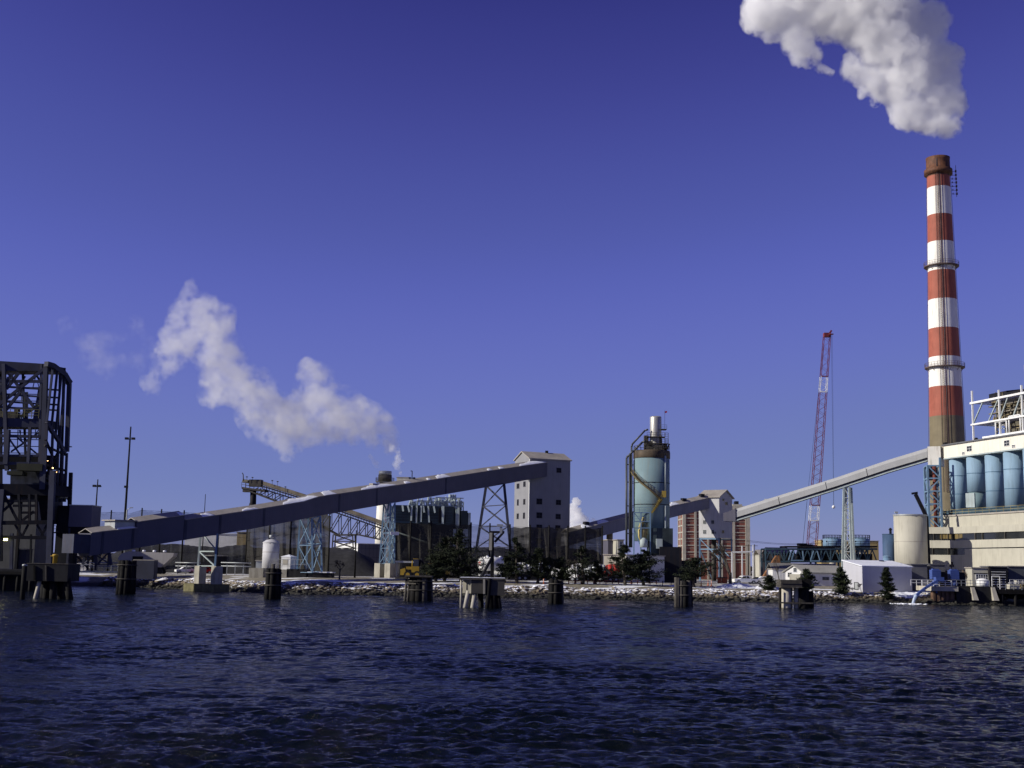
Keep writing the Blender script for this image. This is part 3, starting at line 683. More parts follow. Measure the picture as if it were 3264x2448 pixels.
mb.build('edge_beam', m_palesteel, g3)
mb = MB(); u, z = C3.hit(2632, 1532); 
for px, y0_, y1_ in ((2630, 1532, 1559), (2480, 1579, 1607), (2760, 1489, 1518)):
    u, zt = C3.hit(px, y0_); _, zb = C3.hit(px + 4, y1_); mb.beam(C3.p(u, .09, zt - .3), C3.p(u + .4, .04, zb), .08)
mb.build('joint_strip', m_steel_dark, g3)
mb = MB(); u, z = C3.hit(2432, 1596); mb.fbox(C3, u, u + 1.2, -2.5, -1.5, z - .2, z + .6); mb.build('roof_vent', m_steel_grey, g3)
# hood joining transfer house and third gallery
mb = MB(); uj2, zt2 = C3.hit(2345, 1622); ul, zl = C3.hit(2306, 1636); uh, zh = C3.hit(2300, 1661); _, zbb = C3.hit(2345, 1652)
P = C3.p; mb.add([P(ul, .3, zh), P(uj2, .3, zbb - .8), P(uj2, .3, zt2), P(ul, .3, zl), P(ul, -4, zh), P(uj2, -4, zbb - .8), P(uj2, -4, zt2), P(ul, -4, zl)], [(0, 1, 2, 3), (7, 6, 5, 4), (0, 4, 5, 1), (3, 2, 6, 7), (0, 3, 7, 4), (1, 5, 6, 2)])
mb.build('end_hood', m_clad, g3)
# its tall support
sp3 = thing('conveyor_trestle', 'tall narrow pale support leg with ladder rungs under the sunlit conveyor', 'trestle', C3.p(C3.uat(2700), -2, GZ))
us0, zs = C3.hit(2689, 1552); us1, _ = C3.hit(2706, 1550); ug0 = C3.uat(2684, 1800); ug1 = C3.uat(2716, 1770)
for n, s_ in ((-.3, .8), (-3.6, -.8)):
    for ut, ug in ((us0, ug0), (us1, ug1)):
        mb = MB(); mb.beam(C3.p(ut, n, zs), C3.p(ug, n + s_, GZ), .5); mb.build('leg', m_palesteel, sp3)
    mb = MB(); lattice(mb, C3.p(us0, n, zs), C3.p(ug0, n + s_, GZ), C3.p(us1, n, zs), C3.p(ug1, n + s_, GZ), 9, .16, zig=True); mb.build('bracing', m_steel_grey, sp3)

# ---- tall chimney
Yc = 400; ch = at(3019, 1405, Yc); zb_, = (ch.z,)
zt_ = at(2990, 505, Yc).z
def ch_r(z): return 0.5 * mpp(Yc) * (68 + (106 - 68) * (zt_ - z) / (zt_ - zb_)) * 1.02
cc = Vector((at(3006, 950, Yc).x + .6, Yc, 0)); cc.x = (at(3019, 1405, Yc).x + at(2990, 528, Yc).x) / 2
chim = thing('chimney', 'very tall red and white banded chimney with rusty top and bare concrete foot', 'chimney', (cc.x, cc.y, GZ))
ys = [550, 586, 675, 762, 855, 947, 1040, 1132, 1228, 1323, None]
zz = [at(2990 + (y - 505) * .033, y, Yc - 5).z if y else GZ - 1 for y in ys]
cols = [m_red, m_chwhite, m_red, m_chwhite, m_red, m_chwhite, m_red, m_chwhite, m_red, m_chbare]
for k in range(10):
    z1, z0 = zz[k], zz[k + 1]
    mb = MB(); n_ = 3 if k < 9 else 6; prof = [(ch_r(z0 + (z1 - z0) * i / n_), z0 + (z1 - z0) * i / n_) for i in range(n_ + 1)]
    mb.lathe((cc.x, cc.y, 0), prof, 56, caps=False); mb.build('stripe_band' if k < 9 else 'shaft', cols[k], chim)
zc0 = zz[0]; r0 = ch_r(zc0)
mb = MB(); mb.lathe((cc.x, cc.y, 0), [(r0, zc0), (r0, zc0 + .8), (r0 + .9, zc0 + .8), (r0 + .9, zc0 + 2.4), (r0 + .15, zc0 + 2.6), (r0 + .15, zt_ - 1.0), (r0 + .25, zt_), (r0 - .5, zt_), (r0 - .5, zt_ - 2)], 48, caps=False); mb.build('cap', m_chcap, chim)
def ring_platform(c, r, z, w, m, parent, h=1.3):
    mb = MB(); mb.lathe((c.x, c.y, 0), [(r - .05, z), (r + w, z), (r + w, z + .25), (r - .05, z + .25)], 48, caps=False, smooth=False)
    n = 36
    for i in range(n):
        a0 = 2 * math.pi * i / n; a1 = 2 * math.pi * (i + 1) / n
        p0 = Vector((c.x + math.cos(a0) * (r + w - .05), c.y + math.sin(a0) * (r + w - .05), z + .25)); p1 = Vector((c.x + math.cos(a1) * (r + w - .05), c.y + math.sin(a1) * (r + w - .05), z + .25))
        mb.beam(p0, p0 + Vector((0, 0, h)), .07)
        for q in (.5, 1): mb.beam(p0 + Vector((0, 0, h * q)), p1 + Vector((0, 0, h * q)), .07)
        if i % 3 == 0: mb.beam(Vector((c.x + math.cos(a0) * r, c.y + math.sin(a0) * r, z - 1.2)), p0, .1)
    return mb.build('platform', m, parent)
m_plat = M('chimney_platform_steel', (.13, .09, .08), var=.3)
for y in (840, 1166): z = at(3003, y, Yc - 5).z; ring_platform(cc, ch_r(z), z, 1.3, m_plat, chim)
mb = MB()
lad_az = R(200 + 20) 
def on_shaft(z, az, off=.15):
    r = ch_r(z) + off; return Vector((cc.x + math.sin(az) * r, cc.y + math.cos(az) * r, z))
zlo, zhi = 32, zt_ - 1; la, lb = R(204), R(200)
nn = 60
for i in range(nn):
    za, zb2 = zlo + (zhi - zlo) * i / nn, zlo + (zhi - zlo) * (i + 1) / nn
    for a_ in (R(203), R(207.5)): mb.beam(on_shaft(za, a_, .3), on_shaft(zb2, a_, .3), .12)
    for k in range(3): z = za + (zb2 - za) * k / 3; mb.beam(on_shaft(z, R(203), .3), on_shaft(z, R(207.5), .3), .08)
    mb.beam(on_shaft(za, R(196), .1), on_shaft(zb2, R(196), .1), .16)
mb.build('ladder', m_plat, chim)
for a_ in (R(288), R(111), R(215), R(190)):
    mb = MB(); mb.beam(on_shaft(zlo, a_, .2), on_shaft(zhi, a_, .2), .1); mb.build('conduit', m_plat, chim)
mb = MB()                                                # antenna cluster right of the top
for k in range(7):
    z = zz[0] + 0 - 6.2 + k * 1.3 + .2; q = Vector((cc.x + ch_r(z), cc.y - 1, z)); mb.beam(q, q + Vector((2.0, 0, 0)), .1); mb.beam(q + Vector((1.9, 0, -.3)), q + Vector((1.9, 0, .5)), .5, .25)
    mb.beam(q + Vector((.6, 0, -.2)), q + Vector((.6, 0, .4)), .2)
q = Vector((cc.x + ch_r(zz[0]) + 1.9, cc.y - 1, 0)); mb.beam(q + Vector((0, 0, zz[0] - 7)), q + Vector((0, 0, zz[0] + 4)), .12)
mb.build('antenna', m_plat, chim)

# ---- bunker building: sky blue silos under a white gallery
q = at(3010, 1500, 309); B1 = Frame((q.x, q.y), 165)     # u towards the viewer and right
bun = thing('bunker_gallery', 'long white windowed gallery lying on top of the sky blue silos', 'building', B1.p(8, -4, 0))
zgt = B1.hit(3010, 1421)[1]; zgb = B1.hit(3013, 1460)[1]
LB = B1.uat(3334, 1440); mb = MB(); mb.fbox(B1, 0, LB, -9, 0, zgb, zgt); mb.build('wall', M('cream_white_paint', (0.74, 0.70, 0.60), var=.05, dirt=(.4, .34, .24), dirt_amt=.3, bump=.05), bun)
mb = MB(); mb.fbox(B1, -.4, LB + .3, -9.4, .4, zgt, zgt + .3); mb.build('roof', m_roof_dark, bun)
mb = MB(); mb.fbox(B1, -.2, LB + .3, -9.2, .12, zgb - .32, zgb - .003); mb.build('edge_beam', m_palesteel, bun)
for a in ((3082, 1423, 3098, 1437), (3201, 1405, 3218, 1420), (3067, 1442, 3075, 1448), (3226, 1419, 3236, 1426)): window(B1, *a, bun, frame=m_white)
# end head block left of the gallery
ue = B1.uat(3010); HB = Frame((B1.p(0, .9, 0).x, B1.p(0, .9, 0).y), 118); uh = HB.uat(2957, 1450)
mb = MB(); zhb = HB.hit(2960, 1484)[1]; zht = B1.hit(3010, 1421)[1] - .1
mb.fbox(HB, uh, 0, -5.5, 0, zhb, zht); mb.build('head_block', M('weathered_white_paint', (0.66, 0.64, 0.58), var=.08, dirt=(.25, .2, .15), dirt_amt=.7), bun)
mb = MB(); mb.fbox(B1, -2.6, -.02, -2, .12, zgb, zgt - .1); mb.build('corner_return', m_pier, bun)
mb = MB(); mb.lathe(B1.p(7, -4.5, zgt + .3), [(.35, 0), (.35, .7), (.55, .9), (.3, 1.3)], 12); mb.lathe(B1.p(-3.5, -3, zgt), [(.3, 0), (.3, .8), (.55, .9), (.5, 1.3)], 12); mb.build('roof_vent', m_steel_dark, bun)
# silos
zs0 = 0
edges = [3018, 3073, 3132, 3191, 3255, 3330]
zsb = B1.hit(3018, 1635)[1]
for k in range(5):
    px0, px1 = edges[k] + .5, edges[k + 1] - .5
    u0, u1 = B1.uat(px0, 1540, -1.5), B1.uat(px1, 1540, -1.5)
    c_ = B1.p((u0 + u1) / 2, -2.45, 0); rad = .5 * (px1 - px0) * mpp(c_.y) * 1.0
    lab = ('sky blue silo at the left end of the row nearest the chimney', 'sky blue silo with a stepped cutaway and grey door at its foot', 'third sky blue silo, right of the one with the cutaway foot', 'fourth sky blue silo in the row, next to the frame edge', 'partly cut off sky blue silo at the right frame edge')[k]
    s_ = thing('silo', lab, 'silo', (c_.x, c_.y, zsb), 'sky blue silos under the white gallery')
    if k == 1:
        zc_ = B1.hit(3085, 1568)[1]
        mb = MB(); mb.lathe((c_.x, c_.y, 0), [(rad, zc_), (rad, zgb - .35)], 40); mb.build('shell', m_silo, s_)
        mb = MB(); mb.lathe((c_.x, c_.y, 0), [(rad * .9, zsb + .6), (rad * .9, zc_)], 30); mb.build('skirt', m_tankteal, s_)
        F_ = Frame((c_.x, c_.y), 165 - 50 + 20); mb = MB(); mb.fbox(F_, -1.9, .3, rad * .75, rad * .98, zsb + 1, zc_ - .3); mb.build('door', m_palesteel, s_)
    else:
        mb = MB(); mb.lathe((c_.x, c_.y, 0), [(rad, zsb), (rad, zgb - .35)], 40); mb.build('shell', m_silo, s_)
    mb = MB()
    for j, f in enumerate((.335, .665)):
        z = zsb + (zgb - zsb) * f + (.15 if k % 2 else 0)
        if k == 1 and j == 0: continue
        mb.lathe((c_.x, c_.y, 0), [(rad + .05, z - .06), (rad + .05, z + .06)], 40, caps=False)
    mb.build('seam', M('silo_seam', (.05, .12, .2)), s_)
# plant building below (cream, ribbon windows), corner at px 3037
q = B1.p(B1.uat(3037, 1700, 3.0), 3.0, 0); kc = Frame((q.x, q.y), 165)
off = MB
bld = thing('plant_building', 'cream plant building with two dark ribbons of windows beside the round tower', 'building', kc.p(5, -5, GZ))
K2 = Frame((q.x, q.y), 125); ul_ = K2.uat(2948, 1720)
zt_r = kc.hit(3037, 1680)[1]; z1 = kc.hit(3037, 1701)[1]; z2 = kc.hit(3037, 1722.5)[1]; z3 = kc.hit(3037, 1747)[1]; z4 = kc.hit(3037, 1769)[1]
for (a_, b2, m_) in ((GZ - 1, z4, m_cream), (z3, z2, m_cream), (z1, zt_r, m_cream)):
    mb = MB()
    vs = [kc.p(0, 0, a_), kc.p(45, 0, a_), kc.p(45, -12, a_), K2.p(ul_, -8, a_), K2.p(ul_, 0, a_)]
    vs += [v + Vector((0, 0, b2 - a_)) for v in vs]
    mb.add(vs, [(4, 3, 2, 1, 0), (5, 6, 7, 8, 9)] + [(i, (i + 1) % 5, 5 + (i + 1) % 5, 5 + i) for i in range(5)]); mb.build('wall', m_, bld)
for (a_, b2) in ((z4, z3), (z2, z1)):
    mb = MB(); vs = [kc.p(-.3, -.35, a_), kc.p(45, -.35, a_), kc.p(45, -11.5, a_), K2.p(ul_, -7.5, a_), K2.p(ul_, -.35, a_)]
    vs += [v + Vector((0, 0, b2 - a_)) for v in vs]
    mb.add(vs, [(i, (i + 1) % 5, 5 + (i + 1) % 5, 5 + i) for i in range(5)]); mb.build('window_band', m_glass, bld)
un = kc.uat(3075, 1755); mb = MB(); mb.fbox(kc, un, 45, -.5, .004, z4, z3 - .25); mb.build('wall', m_cream, bld)
mb = MB()
for px in (3105, 3128, 3200):
    u = kc.uat(px, 1712); mb.fbox(kc, u, u + .25, -.4, -.1, z2, z1)
for px in (2975, 3000, 3020):
    u = K2.uat(px, 1712)
    mb.fbox(K2, u, u + .12, -.4, -.1, z2, z1)
for px in (2971, 3020): u = K2.uat(px, 1755); mb.fbox(K2, u, u + .15, -.4, -.05, z4, z3)
mb.build('mullion', m_dust, bld)
mb = MB()
for p0, p1, F_ in ((2995, 3012, K2), (3013, 3034, K2), (3040, 3052, kc), (3054, 3064, kc)):
    u0, u1 = F_.uat(p0, 1712), F_.uat(p1, 1712); mb.fbox(F_, u0, u1, -.36, -.30, z2 + .4, z1 - .1)
mb.build('blind', m_glass_tan, bld)
mb = MB(); mb.fbox(kc, .02, 45, .002, .05, z4 - 3.7, z4 - 3.6); mb.fbox(K2, ul_, -.02, .002, .05, z4 - 3.7, z4 - 3.6); mb.build('panel_joint', m_conc_dark, bld)
# roof kit
mb = MB(); 
for px, py, w_, h_ in ((3128, 1672, 5.0, 1.5), (3225, 1668, 3, 1.2)):
    u, z = kc.hit(px, py, -4); mb.fbox(kc, u, u + w_, -6, -4, zt_r, zt_r + h_ + .6)
mb.build('roof_unit', m_dust, bld)
mb = MB(); u = kc.uat(3175, 1670, -4); mb.fbox(kc, u, u + 3, -5, -4, zt_r, zt_r + 1); mb.fbox(kc, kc.uat(3020, 1678, -2), kc.uat(3035, 1678, -2), -3, -2, zt_r, zt_r + 1.2); mb.build('roof_box', m_tan, bld)
# upper storey under the silos
up = Frame((B1.p(0, 1.2, 0).x, B1.p(0, 1.2, 0).y), 165); uu = up.uat(2996, 1660); zu = up.hit(2996, 1648)[1]
mb = MB(); mb.fbox(up, uu, 60, -12, 0, zt_r - .5, zu); mb.build('upper_wall', m_cream, bld)
mb = MB(); mb.fbox(up, uu - .3, 60, -.6, .25, zu, zu + .35); mb.build('parapet', m_roof_grey, bld)
mb = MB(); railing(mb, [up.p(uu + 1, -.3, zu + .35), up.p(60, -.3, zu + .35)], 1.3, 2.5, .08); mb.build('railing', M('dull_yellow_railing', (.26, .22, .10), var=.2), bld)
mb = MB(); mb.fbox(up, uu, 60, -2.4, -1.0, zu + .35, zu + 1.5); mb.build('pipe_rack', m_steel_teal, bld)

# blue steel stair tower at the silos' left end, red riser pipe and the chimney behind it
stt = thing('stair_tower', 'light blue braced steel tower with a red pipe under the gallery end', 'stair tower', B1.p(-1, -2, zt_r))
q0 = at(2961, 1640, 306); S1 = Frame((q0.x, q0.y), 100)
w1 = S1.uat(3000, 1600) ; zt1 = S1.hit(2975, 1484)[1]; zb1 = zt_r - .5
for n in (0, -5):
    for u in (0, w1):
        mb = MB(); mb.beam(S1.p(u, n, zb1), S1.p(u, n, zt1 + (2 if u else 0)), .45); mb.build('column', m_steel_blue, stt)
mb = MB()
for n in (0, -5):
    k = 5
    for i in range(k + 1):
        z = zb1 + (zt1 - zb1) * i / k; mb.beam(S1.p(0, n, z), S1.p(w1, n, z), .32)
        if i < k:
            z2_ = zb1 + (zt1 - zb1) * (i + 1) / k
            mb.beam(S1.p(w1 if i % 2 == 0 else 0, n, z), S1.p(0 if i % 2 == 0 else w1, n, z2_), .26)
for u in (0, w1):
    for i in range(6):
        z = zb1 + (zt1 - zb1) * i / 5; mb.beam(S1.p(u, 0, z), S1.p(u, -5, z), .3)
        if i < 5: mb.beam(S1.p(u, 0 if i % 2 else -5, z), S1.p(u, -5 if i % 2 else 0, z + (zt1 - zb1) / 5), .24)
mb.build('bracing', m_steel_blue, stt)
mb = MB(); mb.tube(S1.p(w1 - 1.0, -2.5, zb1), S1.p(w1 - 1.0, -2.5, zt1), .45, n=12); mb.build('riser_pipe', M('dark_red_pipe', (.13, .03, .02)), stt)
mb = MB(); mb.fbox(S1, .3, w1 - .3, -4.6, -3.0, zt1 - 3.2, zt1 - .2); mb.build('landing_box', m_steel_dark, stt)

# steelwork of the boiler plant over the gallery at the right edge
Pl = Frame((B1.p(0, -10, 0).x, B1.p(0, -10, 0).y), 165)
fr = thing('boiler_steelwork', 'open white steel frame with dark boiler behind, above the white gallery at the right edge', 'steel frame', Pl.p(15, -4, 30))
uL = Pl.uat(3101, 1300); zA = Pl.hit(3101, 1285)[1]; zB = Pl.hit(3101, 1354)[1]; zC = Pl.hit(3103, 1400)[1]; zT = zA + 3.2
cols_px = (3101, 3187, 3260)
us = [Pl.uat(p, 1330) for p in cols_px] + [Pl.uat(3330, 1330)]
for n in (0, -7):
    for i, u in enumerate(us):
        mb = MB(); mb.beam(Pl.p(u, n, zgt - 3), Pl.p(u, n, zT if i == 0 else zA + 2), .4 if n == 0 else .3); mb.build('column', m_white if n == 0 else m_steel_grey, fr)
mb = MB()
for z, w_ in ((zA, .5), (zB, .42)):
    mb.beam(Pl.p(us[0] - .5, .2, z), Pl.p(us[-1], .2, z), w_); mb.beam(Pl.p(us[0], -7, z), Pl.p(us[-1], -7, z), .4)
    for u in np.linspace(us[0], us[-1], 12): mb.beam(Pl.p(u, 0, z), Pl.p(u, -7, z), .3)
mb.build('girder', m_white, fr)
mb = MB()
for i in range(3):
    u0, u1 = us[i], us[i + 1]
    mb.beam(Pl.p(u0, .05, zB), Pl.p(u0 + (u1 - u0) * .42, .05, zA), .28); mb.beam(Pl.p(u0 + (u1 - u0) * .58, .05, zB), Pl.p(u1, .05, zA), .28)
    mb.beam(Pl.p(u0, -7, zB), Pl.p(u1, -7, zA), .24); mb.beam(Pl.p(u1, -7, zC), Pl.p(u0, -7, zB), .2); mb.beam(Pl.p(u0, -7, zC), Pl.p(u1, -7, zB), .2)
mb.build('bracing', m_palesteel, fr)
mb = MB(); uD = Pl.uat(3150, 1330)
mb.fbox(Pl, uD, us[-1] + .5, -14, -2.5, zB + .5, zA - 1.0)
mb.fbox(Pl, uD + 2.2, us[-1] + .5, -14, -3, zC - 2, zB - .4)
mb.fbox(Pl, uD - 1.4, uD + .01, -9, -3.4, zB + 2.2, zA - 2.4)
mb.build('boiler_casing', M('sooty_boiler_casing', (.10, .09, .065), var=.5, scale=.8, dirt=(.02, .02, .02), dirt_amt=.8), fr)
mb = MB()
for i in range(18):
    u = uD + .5 + i * 1.3; z0_ = zB + .6; mb.fbox(Pl, u, u + .5, -2.5, -2.1, z0_, zA - 1.6)
for z in (zB + 2.2, zB + 4.0): mb.fbox(Pl, uD - 2, us[-1], -3, -1.6, z, z + .25)
mb.build('casing_rib', M('dull_grey_purlins', (.20, .18, .14), var=.3), fr)
mb = MB(); r9 = random.Random(9)
for k in range(70):
    u = uD + r9.uniform(-1, 26); z = r9.uniform(zC, zA - .8); l = r9.uniform(.6, 3.0)
    if r9.random() < .5: mb.tube(Pl.p(u, -1.8, z), Pl.p(u + l, -1.8, z), r9.uniform(.06, .2), n=6)
    elif r9.random() < .5: mb.tube(Pl.p(u, -1.6, z), Pl.p(u, -1.6, z + l), r9.uniform(.06, .2), n=6)
    else: mb.fbox(Pl, u, u + l * .5, -2.6, -1.7, z, z + r9.uniform(.3, 1.1))
mb.build('pipe_cluster', M('dull_brass_pipes', (.22, .18, .10), var=.6, scale=1.5, dirt=(.03, .03, .03), dirt_amt=.8), fr)
mb = MB(); mb.nprism(Pl, [(-5, zA + .4), (-5, zA + 2.6), (-9, zA + 3.2), (-9, zA + .4)], us[0], us[0] + 7)
mb.fbox(Pl, us[1] - 7, us[-1] + .5, -9, -3, zA + .5, zA + 1.7)
mb.fbox(Pl, Pl.uat(3217, 1240), us[-1] + .5, -12, -5, zA + .5, zA + 6.5); mb.build('roof_duct', m_steel_dark, fr)
mb = MB(); uq = Pl.uat(3217, 1240); mb.beam(Pl.p(uq, -5, zA), Pl.p(uq, -5, zA + 8), .6); 
for i in range(8): mb.tube(Pl.p(uq + 5 + i * 1.1, -6, zA + 6.5), Pl.p(uq + 5.3 + i * 1.1, -6, zA + 7.6 + i * .45), .22, n=8)
mb.beam(Pl.p(uq + 3, -6, zA + 6.6), Pl.p(uq + 15, -6, zA + 9.5), .3); railing(mb, [Pl.p(uq + 8, -5, zA + 8.2), Pl.p(uq + 14, -5, zA + 9.2)], 1.1, 1.5, .1)
mb.build('roof_pipework', M('rusty_white_pipes', (.42, .3, .25), var=.4, scale=1.0), fr)
mb = MB(); u_ = Pl.uat(3172, 1375, .2)
for u0, u1, z1_ in ((0, 4.2, 3.4), (5.2, 9.4, 4.2)):
    mb.path([Pl.p(u_ + u0, 0, zC + .2), Pl.p(u_ + u0, 0, zC + z1_), Pl.p(u_ + u1, 0, zC + z1_), Pl.p(u_ + u1, 0, zC + .2)], .2)
mb.beam(Pl.p(u_ - 5, .1, zC), Pl.p(u_ + 12, .1, zC), .45); mb.build('pipe_loop', m_white, fr)
# ================================================================== blue silo tower with its stack
Ys = 290; c0 = at(2077, 1600, Ys); SX, SY = c0.x, Ys; RS = 57 * mpp(Ys)
def zat(px, py, Y): return at(px, py, Y).z
fs_ = thing('cement_silo', 'faded blue silo with rusty crown, spiral stair and a metal stack on top', 'silo', (SX, SY, GZ))
zc0, zc1, zbt = zat(2077, 1463, Ys), zat(2077, 1438, Ys), zat(2077, 1684, Ys)
mb = MB(); mb.lathe((SX, SY, 0), [(RS, zbt - 3), (RS, zc0)], 56); mb.build('shell', m_tankteal, fs_)
mb = MB(); mb.lathe((SX, SY, 0), [(RS + .06, zc0), (RS + .12, zc0 + .1), (RS + .12, zc1 - .4), (RS + .02, zc1)], 56); mb.build('crown', M('rusty_crown', (.075, .055, .035), var=.5, scale=.6, dirt=(.02, .02, .02), dirt_amt=.8), fs_)
mb = MB()
for py in (1537, 1607): z = zat(2077, py, Ys - 4); mb.lathe((SX, SY, 0), [(RS + .05, z - .08), (RS + .05, z + .08)], 56, caps=False)
mb.build('seam', m_steel_dark, fs_)
mb = MB(); railing(mb, [Vector((SX + math.cos(t) * RS, SY + math.sin(t) * RS, zc1)) for t in np.linspace(0, 2 * math.pi, 25)], 1.1, 2, .07); mb.build('railing', m_dust, fs_)
def shellp(az, z, off=0.0): return Vector((SX + math.sin(R(az)) * (RS + off), SY + math.cos(R(az)) * (RS + off), z))
# spiral stair: from left upper side round the front to the yellow landing
mb = MB(); zs_, ze_ = zat(2015, 1500, Ys), zat(2100, 1592, Ys - 4); a0_, a1_ = 262, 160
n_ = 40
for i in range(n_):
    a = a0_ + (a1_ - a0_) * i / n_; b2 = a0_ + (a1_ - a0_) * (i + 1) / n_; z = zs_ + (ze_ - zs_) * i / n_; zz_ = zs_ + (ze_ - zs_) * (i + 1) / n_
    mb.beam(shellp(a, z, .1), shellp(b2, zz_, .1), .15, .35); mb.beam(shellp(a, z, .9), shellp(b2, zz_, .9), .12, .35)
    mb.beam(shellp(a, z, .1), shellp(a, z, .9), .25, .06); mb.beam(shellp(a, z, .9), shellp(a, z + 1.1, .9), .06); mb.beam(shellp(a, z + 1.1, .9), shellp(b2, zz_ + 1.1, .9), .07)
mb.build('spiral_stair', M('dull_yellow_stair', (.13, .10, .045), var=.3, dirt=(.06, .05, .03)), fs_)
mb = MB(); q = shellp(158, ze_, .9); mb.box(q + Vector((.4, 0, 1.2)), (1.0, .8, 1.5), 100); mb.build('landing_cabin', M('muted_yellow', (.24, .17, .03), var=.2), fs_)
mb = MB(); zl2 = zat(2072, 1635, Ys - 4)
for i in range(16):
    a = 160 + 26 * i / 16; b2 = 160 + 26 * (i + 1) / 16; z = ze_ + (zl2 - ze_) * i / 16; zz_ = ze_ + (zl2 - ze_) * (i + 1) / 16
    mb.beam(shellp(a, z, .3), shellp(b2, zz_, .3), .2, .4); mb.beam(shellp(a, z, 1.2), shellp(b2, zz_, 1.2), .2, .4); mb.beam(shellp(a, z + 1.1, 1.2), shellp(b2, zz_ + 1.1, 1.2), .07)
mb.build('lower_stair', M('muted_yellow', (.2, .15, .04)), fs_)
# light blue pipe on the right, dark risers on the left
mb = MB(); mb.tube(shellp(142, zat(2111, 1572, Ys), .3), shellp(142, zat(2111, 1457, Ys), .3), .22, n=10); mb.tube(shellp(142, GZ, .3), shellp(142, zat(2111, 1615, Ys), .3), .2, n=10); mb.build('down_pipe', m_palesteel, fs_)
def onY(px, py, Y=None): return at(px, py, Y or Ys)
m_pipe = M('dark_insulated_pipe', (.07, .075, .08), var=.3, rough=.5)
for pts, r_ in (([(2066, 1369), (2056, 1372), (2016, 1415), (2013, 1425), (2013, 1745)], .22), ([(2060, 1406), (2048, 1409), (2020, 1437), (2007, 1448), (2007, 1745)], .26), ([(2010, 1450), (2000, 1454), (1997, 1462), (1997, 1745)], .26), ([(2036, 1460), (2024, 1460), (2021, 1470), (2021, 1640)], .14)):
    mb = MB(); mb.path([onY(a, b_, Ys - 1) for a, b_ in pts], r_, 10); mb.build('riser_pipe', m_pipe, fs_)
mb = MB()
for y in (1480, 1536, 1612, 1650, 1700): mb.beam(onY(1995, y, Ys - 1), onY(2024, y, Ys - 1), .12); mb.beam(onY(1995, y, Ys - 1), onY(2024, y + 6, Ys), .1)
mb.build('pipe_bracket', m_steel_dark, fs_)
# stack and its platforms
sxx = onY(2090, 1360).x; z0_, zm_, zt2_ = zc1 - .5, zat(2090, 1392, Ys), zat(2090, 1329, Ys)
mb = MB(); rs_ = 18.5 * mpp(Ys); mb.lathe((sxx, SY, 0), [(rs_ * .85, zm_ - 3.2), (rs_ * .95, zm_ - 2), (rs_, zm_), (rs_, zt2_ - .15), (rs_ * .9, zt2_ + .1), (rs_ * .9, zt2_ - 1)], 28); mb.build('stack', M('bare_metal_stack', (.40, .39, .36), var=.12, metal=.4, rough=.45, dirt=(.12, .10, .08), dirt_amt=.6), fs_)
mb = MB(); mb.lathe((sxx, SY, 0), [(rs_ * .7, z0_), (rs_ * .8, zm_ - 3.2)], 24); mb.box((sxx - 1.6, SY, (z0_ + zm_) / 2 - .5), (1.6, 2, 2.6)); mb.box((sxx - 2.2, SY + .5, (z0_ + zm_) / 2 + .6), (1.0, 1.5, 3.2)); mb.tube((sxx + 2.2, SY, z0_), (sxx + 2.2, SY, z0_ + 2.4), .5)
mb.tube((sxx + 1.3, SY - 1, z0_), (sxx + 1.0, SY - 1, z0_ + 4.2), .3); mb.box((sxx + .6, SY - 1.6, z0_ + 1), (2.2, 1.0, 1.6)); mb.build('filter_housing', m_dust, fs_)
mb = MB()
for px0, px1, y in ((2062, 2120, 1392), (2106, 2125, 1368), (2060, 2130, 1413), (2110, 2132, 1428)):
    a = onY(px0, y, SY - 1.8); b2 = onY(px1, y, SY - 1.8); b2.z = a.z; mb.box(((a.x + b2.x) / 2, SY - 1, a.z), (abs(b2.x - a.x), 2.4, .15)); railing(mb, [Vector((a.x, SY - 2.1, a.z)), Vector((b2.x, SY - 2.1, a.z))], 1.0, .7, .06)
for px in (2119, 2130): mb.beam(onY(px, 1380, SY - 1), onY(px, 1438, SY - 1), .1)
for k in range(10): mb.beam(onY(2119, 1380 + k * 6, SY - 1), onY(2130, 1380 + k * 6, SY - 1), .07)
mb.beam(onY(2122, 1438), onY(2134, 1415), .5, .3); mb.build('platform', m_dust, fs_)
mb = MB(); mb.tube(onY(2119, 1370), onY(2119, 1308), .035, n=5); mb.build('mast', m_steel_dark, fs_)
mb = MB(); q = onY(2119.5, 1311); mb.add([q + Vector((0, -.02, 0)), q + Vector((.5, 0, .1)), q + Vector((.5, .05, -.3)), q + Vector((0, .02, -.42))], [(0, 1, 2, 3)]); mb.build('flag', M('red_flag', (.6, .03, .03)), fs_)
# dark base housing, feeder frame and cyclone
mb = MB(); a = onY(2075, 1683, Ys - 6); b2 = onY(2144, 1683, Ys - 6); zb_ = onY(2100, 1765, Ys - 6).z
mb.box(((a.x + b2.x) / 2, Ys - 2, (a.z + GZ) / 2), (b2.x - a.x, 9, a.z - GZ)); mb.build('base_housing', M('dark_teal_cladding', (.03, .045, .05), var=.4, ribs=(.5, (1, 0, 0))), fs_)
mb = MB(); a = onY(2122, 1690, Ys - 7); mb.box((a.x + 1, Ys - 7, GZ + 4), (5, 2, 8)); mb.box((a.x + 4.5, Ys - 5, GZ + 2.5), (5, 4, 5)); mb.build('dark_annex', m_steel_dark, fs_)
fe = thing('feeder_tower', 'light blue steel frame with a yellow cyclone at the faded blue silo foot', 'steel frame', onY(2047, 1790, Ys - 7))
Yf = Ys - 7
for px in (2021, 2043, 2073):
    for dy in (0, 3): a = onY(px, 1634, Yf + dy); a.z = onY(px, 1634 if px != 2043 else 1632, Yf).z; mb = MB(); mb.beam(Vector((a.x, Yf + dy, GZ)), a, .26); mb.build('column', m_steel_blue, fe)
mb = MB()
